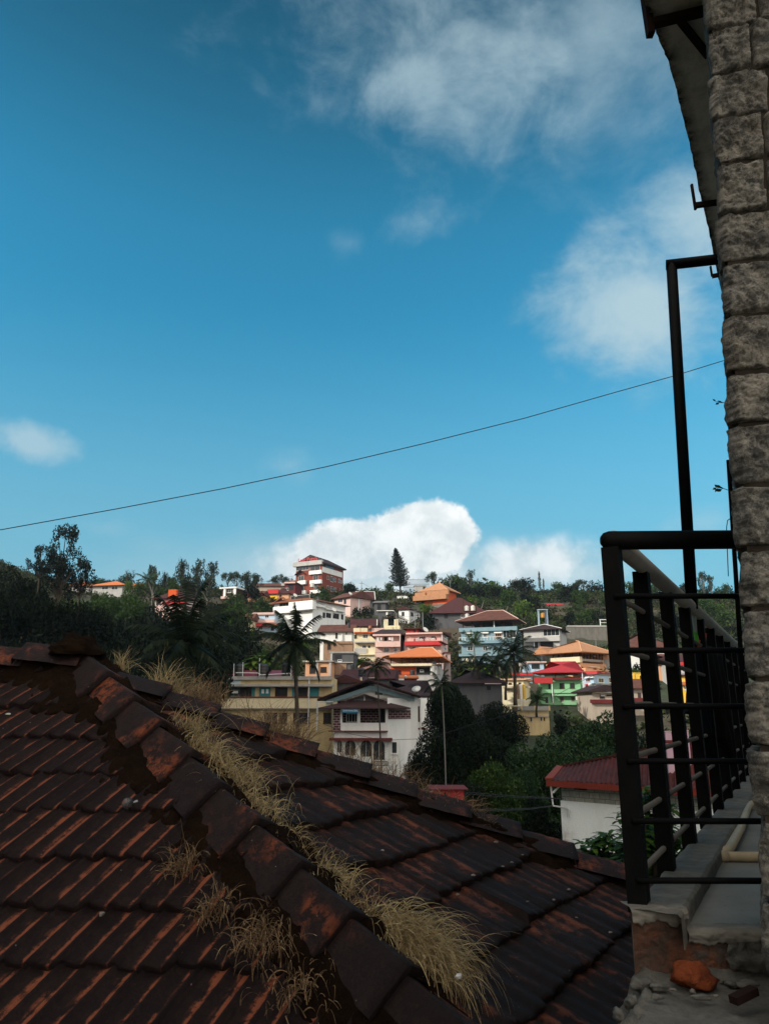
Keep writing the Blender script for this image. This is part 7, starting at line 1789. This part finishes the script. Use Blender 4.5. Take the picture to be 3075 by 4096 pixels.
# cement rim along the broken end, thicker over the kerb
def rim(x0, x1, zt, seed):
    def fn(u, v):
        x = x0+(x1-x0)*u; dep = .022+.016*noise.noise(Vector((x*26, seed, 0)))+.008*noise.noise(Vector((x*80, seed, 2)))
        prof = [(.09, -.004), (.03, .0005), (.008, .001), (-.003, -.004), (-.007, -.010), (-.008, -.010-dep*.5), (-.006, -.010-dep), (.016, -.012-dep)]
        a = v*(len(prof)-1); i = min(int(a), len(prof)-2); f = a-i
        yy = prof[i][0]+(prof[i+1][0]-prof[i][0])*f; zz = prof[i][1]+(prof[i+1][1]-prof[i][1])*f
        k = (.0045*noise.fractal(Vector((x*30, zz*60, seed)), .8, 2.0, 4))*min(1, v*5)
        return (x, 2.033+yy+k, zt+zz+k*.5)
    return fn
XK = EDGE.x+CW/.877+.004
sheet('cement_rim', rim(EDGE.x-.001, XK, ZB+.0015, 1), 60, 24, LEDGE, par, PARO)
sheet('cement_rim', rim(XK-.004, 1.25, ZB-.0445, 5), 120, 24, LEDGE, par, PARO)
def face(u, v):
    x = EDGE.x+.63*u; zt_ = ZB-.006 if x < XK-.002 else ZB-.050; z = zt_+(-.640-zt_)*v
    k = .011*noise.fractal(Vector((x*18, z*18, 1)), .9, 2.0, 6)+.010*noise.noise(Vector((x*6, z*6, 4)))
    return (x, 2.040+max(-.010, k)*min(1, u*30), z)
sheet('brick_end', face, 150, 50, BRK2, par, PARO)
def lface(u, v):   # outer side of the end
    s = .9*u; p = Vector((EDGE.x-.002, 2.036, 0))+SD*s; z = ZB-.01+(-.9-(ZB-.01))*v; k = .010*noise.fractal(Vector((s*20, z*20, 8)), 1.0, 2.0, 4)*min(1, u*12)
    return (p.x+k, p.y, z)
sheet('outer_face', lface, 40, 30, MORT, par, PARO)
def plast(u, v):   # patch of rough plaster on the right of the brick end
    x = .83+.25*u; z = ZB-.068-.075*v*(1-.5*abs(u-.5)); k = .014*noise.fractal(Vector((x*24, z*24, 3)), 1.0, 2.0, 5)
    return (x+.03*v*noise.noise(Vector((z*20, 3, 0))), 2.020+k-.014*(1-v), z)
sheet('plaster_patch', plast, 40, 18, MORT, par, PARO)
LO = Vector((.5, 1.8, -.64))
led = thing('rubble_ledge', 'broken cement ledge strewn with mortar crumbs below the brick end', 'ledge', tuple(LO))
def ledge(u, v):
    y = 2.06-1.35*v; xl = np.interp(y, (.7, 1.2, 1.71, 1.83, 1.95, 2.06), (.10, .25, .425, .50, .565, .600)); x = xl+(1.6-xl)*u
    n_ = noise.fractal(Vector((x*7, y*7, 2)), 1.0, 2.0, 6); z = -.648+.012*n_+.020*max(0, noise.noise(Vector((x*5, y*5, 9))))-.02*v
    if u < .05: z -= .06*(1-u/.05)**2+.03*noise.noise(Vector((y*25, u*40, 0))); x += .02*noise.noise(Vector((y*20, 1, 0)))+.015*noise.noise(Vector((y*60, 1, 0)))
    z += .05*max(0, (y-1.98)/.08)*max(0, .55+.6*noise.noise(Vector((x*9, 0, 1))))
    return (x, y, z)
sheet('ledge_top', ledge, 150, 150, MORT, led, LO)
def ledge_side(u, v):
    y = 2.06-1.35*u; xl = np.interp(y, (.7, 1.2, 1.71, 1.83, 1.95, 2.06), (.10, .25, .425, .50, .565, .600)); z = -.69-1.5*v
    k = .02*noise.fractal(Vector((y*14, z*14, 2)), 1.0, 2.0, 5); return (xl+.01+k-.03*(v == 0), y, z)
sheet('ledge_side', ledge_side, 70, 60, MORT, led, LO)
def at_z(px, py, z): r = ray(px, py); k = z/r[2]; return Vector((r[0]*k, r[1]*k, z))
REDB = paint('red_laterite', (.20, .046, .014), (.05, .014, .008), .9, 30, .9, (1, 1, 1), 60, 1.0)
c = at_z(2778, 3925, -.625); lump('laterite_lump', 'orange red brick lump lying against the broken brick end', 'brick', c+Vector((0, 0, .010)), .050, (1.1, .75, .78), REDB, 12, rough=.20)
for i, (px, py, r, sq, lb) in enumerate((
    (2870, 3880, 16, (1, 1, .8), 'pale round mortar lump right of the red lump'), (2885, 3925, 12, (1, 1, .8), 'small mortar lump beside the red lump corner'),
    (2960, 3880, 34, (1.3, .8, .8), 'long mortar heap under the pillar edge'), (2990, 3940, 30, (1.3, .8, .6), 'flat mortar heap at the pillar foot'),
    (2930, 3930, 26, (1.2, .9, .6), 'mortar heap between red lump and pillar'), (2640, 3945, 24, (1.6, .9, .6), 'mortar slab left of the red lump'),
    (2560, 3935, 34, (1.2, .9, .8), 'dark mortar clod at the ledge corner'), (2770, 3965, 11, (1, 1, 1), 'small pale mortar bit in front of red lump'),
    (2845, 3945, 9, (1, 1, 1), 'tiny pale crumb right of red lump front'), (2800, 3990, 22, (1.8, .7, .5), 'dark flat crumb in front of the red lump'),
    (2625, 3990, 18, (1.3, .8, .6), 'crumb on the ledge below the mortar slab'), (2520, 4010, 30, (.9, 1.2, .9), 'clod on the ledge left margin'), (2470, 4060, 26, (.9, 1.2, .9), 'lowest clod on the ledge left margin'),
    (2862, 3984, 8, (1.3, .8, .6), 'white fleck stone on the ledge near iron scrap'), (2690, 3958, 9, (1.5, .7, .5), 'white fleck stone left of the red lump'))):
    c = at_z(px, py, -.632); lump('mortar_lump', lb, 'rubble', c, r*c.length/FPX*.9, sq, MORT if 'white' not in lb and 'pale' not in lb else LEDGE, 40+i, 'mortar rubble on the ledge', rough=.3)
a = at_z(2930, 4002, -.62); b = at_z(3015, 3960, -.61)
t = MB().bar(a, b, .022, .016).build('iron_scrap', paint('rusty_iron', (.022, .012, .010), (.01, .007, .006), .5, 9), None, loc=a); tag(t, 'dark rusty iron scrap on the ledge near the pillar foot', 'scrap')
# pipes in the gutter
PVCB = paint('aged_pvc', (.55, .44, .28), (.30, .22, .13), .5, 8, .45)
zf = ZB-.046+.018
pa = at_z(2850, 3425, zf); pb = at_z(3060, 3428, zf)
pp = thing('pvc_pipe', 'aged cream plastic pipe with elbow lying in the gutter', 'pipe', tuple(pa))
MB().tube([Vector((0, 0, 0)), (pb-pa)*.27], .0195, 14).build('socket', PVCB, pp, True); MB().tube([(pb-pa)*.26, (pb-pa)*1.3], .0165, 14).build('pipe_run', PVCB, pp, True)
c1 = at_z(2915, 3395, zf+.010); c2_ = at_z(2962, 3310, zf+.010); c3_ = at_z(2990, 3228, zf+.010); c4_ = at_z(3005, 3215, zf+.010); c5_ = at_z(3080, 3218, zf+.010)
MB().tube([pa+Vector((.02, .0, 0))-pa, c1-pa, c2_-pa, c3_-pa, c4_-pa, c5_-pa], .0165, 12).build('branch_pipe', PVCB, pp, True)

# ------------------------------------------------------------------ rough stone pillar
STONE, ns, ls, b_ = newmat('rough_granite')
f1, _ = noise_fac(ns, ls, 5, 6, .7, (1, 1, 1), .36, .66); f2, raw_ = noise_fac(ns, ls, 34, 7, .75, (1, 1, 1), .34, .66); f3, _ = noise_fac(ns, ls, 120, 4, .7, (1, 1, 1), .35, .65); f4, _ = noise_fac(ns, ls, 2.2, 5, .6, (1, 1, 1), .42, .62)
c_ = mixc(ns, ls, f4, (.30, .27, .205), (.21, .21, .195)); c_ = mixc(ns, ls, f1, c_, mixc(ns, ls, .65, c_, (.22, .145, .08)))
c_ = mixc(ns, ls, f2, mixc(ns, ls, .72, c_, (.02, .019, .017)), c_); c_ = mixc(ns, ls, f3, mixc(ns, ls, .4, c_, (.06, .06, .055)), mixc(ns, ls, .15, c_, (.5, .48, .42)))
f7, raw7 = noise_fac(ns, ls, 20, 9, .85, (1, 1, 1), .44, .57)
c_ = mixc(ns, ls, f7, mixc(ns, ls, .80, c_, (.022, .022, .020)), mixc(ns, ls, .22, c_, (.55, .52, .45)))
ls.new(c_, b_.inputs['Base Color']); b_.inputs['Roughness'].default_value = .88; bump(ns, ls, b_, raw7, 1.0, .010)
JOINT = paint('dark_mortar_joint', (.045, .036, .027), (.02, .016, .013), .7, 9)
PIL0 = Vector((.80, 1.75, -.9)); pil = thing('stone_pillar', 'rough hewn granite pillar with deep dark joints at right edge', 'pillar', tuple(PIL0))
PX_ = Vector((.983, -.182, 0)); PY_ = Vector((.446, .895, 0)); NF_ = Vector((-.182, -.983, 0)); NS_ = Vector((-.895, .446, 0))
def corner(z): return Vector(((.803+(z+.543)*(.949-.803)/2.563), 1.75, z))
def stone(z0, z1, x0, x1, left, seed):
    """one rough block: front face from x0 to x1, with the left return when it is a corner block"""
    g = random.Random(seed); cols = [];
    if left: cols += [('L', d) for d in np.linspace(.34, .012, 12)]
    cols += [('F', x) for x in np.linspace(x0+(.012 if left else 0), x1, 52)]
    nv = 56; V = []; dz0, dz1 = g.uniform(-.006, .006), g.uniform(-.006, .006); bul = g.uniform(.003, .009); tx, tz = g.uniform(-.016, .016), g.uniform(-.014, .014)
    for j in range(nv+1):
        f = j/nv
        for i, (w, d) in enumerate(cols):
            u = (d-x0)/(x1-x0) if w == 'F' else 0
            z = z0+(z1-z0)*f+ (dz0 if j == 0 else dz1 if j == nv else 0)
            ef = min(f, 1-f)/.035; eu = (1-u)/.04 if w == 'F' else 1
            if w == 'F' and not left: eu = min(eu, u/.04)
            if w == 'L': eu = 1
            e = max(0, min(1, ef))*max(0, min(1, eu)); e = e*(2-e)
            wob = .003*noise.noise(Vector((z*11, d*11, seed*1.3)))
            o_ = -.024*(1-e)+bul*(.3+.7*math.sin(math.pi*f))*e+(.015 if w == 'F' else .006)*noise.fractal(Vector((d*15+seed, z*15, (0 if w == 'F' else 5))), .7, 2.1, 7)*(.35+.65*e)+tx*(u-.5)+tz*(f-.5)
            o_ += .007*abs(noise.noise(Vector((d*34, z*34, seed))))
            if w == 'F': n_ = NF_; p = corner(z)+PX_*d
            else: n_ = NS_; p = corner(z)+PY_*d
            if w == 'F' and left and u < .1: n_ = (NF_*(.4+6*u)+NS_*(.6-6*u)).normalized()
            p = p+n_*o_+Vector((0, 0, wob*.5)); V.append(tuple(p-PIL0))
    m = len(cols); i = (np.arange(m-1)[None]+np.arange(nv)[:, None]*m).ravel()
    npmesh('stone_block', V, np.stack([i, i+1, i+m+1, i+m], 1), STONE, pil, True)
zz = -1.32; k_ = 0
while zz < 2.75:
    hh = .144+.010*math.sin(k_*2.3); xs_ = (.125, .15, .11, .14, .135, .12)[k_ % 6]
    stone(zz, zz+hh, 0, xs_, True, k_*2+1); stone(zz, zz+hh, xs_+.005, xs_+.30, False, k_*2+2); zz += hh+.010; k_ += 1
mb = MB(); n_ = 12
for z0_, z1_ in zip(np.linspace(-1.35, 2.75, 9)[:-1], np.linspace(-1.35, 2.75, 9)[1:]):
    vs = []
    for z in (z0_, z1_):
        c = corner(z)
        for q_ in (PX_*.012+PY_*.010, PX_*.45+PY_*.010, PX_*.45+PY_*.36, PX_*.008+PY_*.36): vs.append(tuple(c+q_-PIL0))
    mb.add(vs, [(0, 1, 5, 4), (1, 2, 6, 5), (2, 3, 7, 6), (3, 0, 4, 7)])
mb.build('mortar_core', JOINT, pil)

# ------------------------------------------------------------------ overhanging eave and brackets
EAVE, ns, ls, b_ = newmat('mouldy_soffit')
f1, _ = noise_fac(ns, ls, 2.4, 7, .7, (1, 1, 1), .42, .66); f2, raw_ = noise_fac(ns, ls, 12, 6, .7, (1, 1, 1), .46, .72)
at = nd(ns, 'ShaderNodeAttribute'); at.attribute_name = 'edge'
c_ = mixc(ns, ls, f1, (.74, .73, .64), (.60, .59, .52)); c_ = mixc(ns, ls, f2, c_, mixc(ns, ls, .45, c_, (.10, .09, .07)))
f5, _ = noise_fac(ns, ls, 16, 6, .75, (1, 1, 1), .25, .6); mk = nd(ns, 'ShaderNodeMath', operation='MULTIPLY', use_clamp=True); ls.new(at.outputs['Fac'], mk.inputs[0]); ls.new(f5, mk.inputs[1])
c_ = mixc(ns, ls, mk.outputs[0], c_, (.018, .017, .015)); ls.new(c_, b_.inputs['Base Color']); b_.inputs['Roughness'].default_value = .9; bump(ns, ls, b_, raw_, .4, .01)
ZE = 2.30
ed = [at_z(px, py, ZE) for px, py in ((2614, 103), (2635, 163), (2671, 244), (2700, 347), (2722, 440), (2755, 570), (2776, 667), (2804, 803), (2836, 933), (2852, 1020), (2872, 1120))]
ed = [ed[0]+(ed[0]-ed[2])*3.0, ed[0]+(ed[0]-ed[2])*1.2]+ed
ev = thing('roof_eave', 'thin mouldy cement eave slab jutting out above the stone pillar', 'eave', tuple(ed[4]))
eo = Vector(ev.location); V, A_ = [], []
sub = []
for i in range(len(ed)-1):
    for k in range(6): sub.append(ed[i].lerp(ed[i+1], k/6)+Vector((.006*noise.noise(Vector((i*6+k, 0, 0))*.7), 0, 0)))
sub.append(ed[-1])
offs = [0, .02, .05, .09, .15, .3, .6, 1.2, 2.6]
for z in (0, .09):
    for p in sub:
        for d in offs: V.append(tuple(p+Vector((d, -.25*d, z))-eo)); A_.append(max(0, 1.2-d/.045))
m = len(offs); n_ = len(sub); F_ = []
for L_ in range(2):
    for i in range(n_-1):
        for k in range(m-1):
            a = L_*n_*m+i*m+k; F_.append((a, a+1, a+m+1, a+m))
for i in range(n_-1): a = i*m; F_.append((a, a+m, a+m+n_*m, a+n_*m))
npmesh('slab', V, F_, EAVE, ev, False, attrs={'edge': A_})
RUST = paint('rusty_black_iron', (.020, .016, .014), (.07, .03, .02), .5, 7)
def bracket(label, bars, org):
    t = thing('iron_bracket', label, 'bracket', tuple(org))
    for a, b, w, h_ in bars: MB().bar(a-org, b-org, w, h_).build('bar', RUST, t)
z = ZE-.03
a = at_z(2592, 98, z); b = at_z(2830, 40, z); c = at_z(2715, 78, z); d = at_z(2830, 222, z)
bracket('rusty bracket with diagonal strut under the eave at top', ((a, b+(b-a)*.5, .030, .022), (c, d, .022, .02), (a+Vector((.004, 0, -.045)), a+Vector((-.02, -.02, .40)), .022, .03)), a)
a = at_z(2778, 822, z); b = at_z(2850, 812, z)
bracket('small rusty bracket with raised tip at mid eave edge', ((a, b+(b-a)*1.5, .020, .022), (a+Vector((0, 0, -.022)), a+Vector((-.004, 0, .115)), .010, .012)), a)
a = at_z(2846, 1105, z-.04); b = at_z(2862, 1102, z-.04)
bracket('tiny rusty bracket beside the pipe frame top', ((a, b+(b-a)*4, .018, .018), (a, a+Vector((-.002, 0, .06)), .008, .010)), a)

# ------------------------------------------------------------------ cables, rod, sprigs
CABLE = plain('black_cable', (.006, .006, .007), .6)
def cable(label, pts, r, name='cable'):
    o = MB().tube(pts, r, 6).build(name, CABLE, None, loc=pts[0]); return tag(o, label, 'cable')
cp = [(-400, 2192), (0, 2120), (470, 2035), (900, 1953), (1300, 1868), (1700, 1773), (2100, 1672), (2450, 1572), (2700, 1502), (2900, 1440), (3100, 1376)]
cable('long single black cable crossing the whole blue sky', [P(x, y, 13+i*.15) for i, (x, y) in enumerate(cp)], .0085)
for i, (pts, lb) in enumerate(((((1830, 3166), (2000, 3180), (2120, 3187), (2252, 3195)), 'upper thin cable running to the white outhouse wall'), (((1830, 3172), (2000, 3187), (2120, 3192), (2252, 3196)), 'second thin cable just under the upper outhouse cable'),
    (((1860, 3236), (2000, 3238), (2120, 3233), (2210, 3222)), 'upper of the low cables left of outhouse pipe'), (((1860, 3240), (2000, 3244), (2120, 3237), (2210, 3224)), 'lower of the low cables left of outhouse pipe'))):
    cable(lb, [P(x, y, 26+j*1.6) for j, (x, y) in enumerate(pts)], .012)
cable('slanting dark cable over the dark valley tree', [P(x, y, 60-i*2) for i, (x, y) in enumerate(((1700, 2960), (1880, 2900), (2000, 2868), (2085, 2838)))], .03)
cable('sagging cable in front of the homestay lower floor', [P(x, y, 40) for x, y in ((1290, 2895), (1400, 2935), (1530, 2960), (1700, 2955), (1760, 2945))], .012)
cable('slanting cable across the green house upper floor', [P(x, y, 100) for x, y in ((2222, 2782), (2330, 2722), (2400, 2690), (2475, 2640))], .03)
rod0, rod1 = P(2912, 1840, 2.6), P(2985, 3000, 2.75)
o = MB().tube([rod0, rod1], .0085, 8).build('iron_rod', RAILPAINT, None, loc=rod1); tag(o, 'thin black upright rod against the stone pillar left side', 'rod')
wp = [P(2918, 2075, 2.6), P(2908, 2082, 2.58), P(2904, 2110, 2.57), P(2907, 2200, 2.57), P(2911, 2305, 2.57)]
cable('bent wire dangling beside the stone pillar', wp, .0016, 'wire')
def sprig(label, px, py, lv, seed):
    b = P(px+40, py+10, 2.6); g = random.Random(seed); t = thing('plant_sprig', label, 'plant', tuple(b)); V = []; mb = MB()
    tip = P(px, py, 2.6)-b; mb.tube([Vector((.03, 0, -.01)), tip*.5+Vector((0, 0, .004)), tip], [.0014, .0012, .0006], 5)
    for i in range(lv):
        f = .35+.65*i/max(1, lv-1); p = tip*f; d = Vector((-.8+g.uniform(-.3, .3), g.uniform(-.4, .4), (-1)**i*.7+.1)).normalized(); s = d.cross(Vector((0, -1, .3))).normalized(); l = .016+.006*g.random()
        V += [p, p+d*l*.5+s*l*.28, p+d*l, p+d*l*.5-s*l*.28]
    mb.build('stem', LEAF_M, t); npmesh('leaves', [tuple(v) for v in V], np.arange(len(V)).reshape(-1, 4), LEAF_GLOSS, t)
sprig('tiny leaf pair poking out left of pillar upper part', 2862, 1606, 3, 1)
sprig('small leafy sprig poking out left of pillar middle part', 2864, 1950, 8, 2)
# ------------------------------------------------------------------ unseen pale yard and house wall added to bounce light onto the eave
V = [(-1, -25, gz(0, 0)+.25), (34, -25, gz(0, 0)+.25), (34, 15, gz(0, 0)+.25), (-1, 15, gz(0, 0)+.25)]
tag(npmesh('bounce_pavement', V, [(0, 1, 2, 3)], paint('pale_bounce', (.60, .57, .50), (.28, .26, .22), .5)), kind='structure')
own = thing('unseen_house', 'unseen pale plastered house side added to bounce light under the eave', 'house', (2.2, 2.2, -8))
oo = Vector(own.location)
w0 = C0-SN*1.30-SD*.1; w1 = C0-SN*1.30+SD*14
q = [w0, w1, w1-SN*4, w0-SN*4]
MB().prism([(v.x-oo.x, v.y-oo.y) for v in q], 'z', -1.0, ZE+.085-oo.z).build('wall', paint('pale_plaster', (.55, .53, .48), (.34, .32, .28), .4), own)

# ------------------------------------------------------------------ air
hz = MB().box(-420, 420, -200, 480, -40, 75).build('haze', bpy.data.materials.new('haze_air'), None)
hm = hz.data.materials[0]; hm.use_nodes = True; hm.node_tree.nodes.clear()
vp = hm.node_tree.nodes.new('ShaderNodeVolumePrincipled'); vp.inputs['Density'].default_value = .00013; vp.inputs['Color'].default_value = (.80, .90, 1.0, 1); vp.inputs['Anisotropy'].default_value = .3
ho = hm.node_tree.nodes.new('ShaderNodeOutputMaterial'); hm.node_tree.links.new(vp.outputs[0], ho.inputs['Volume'])
tag(hz, kind='stuff')
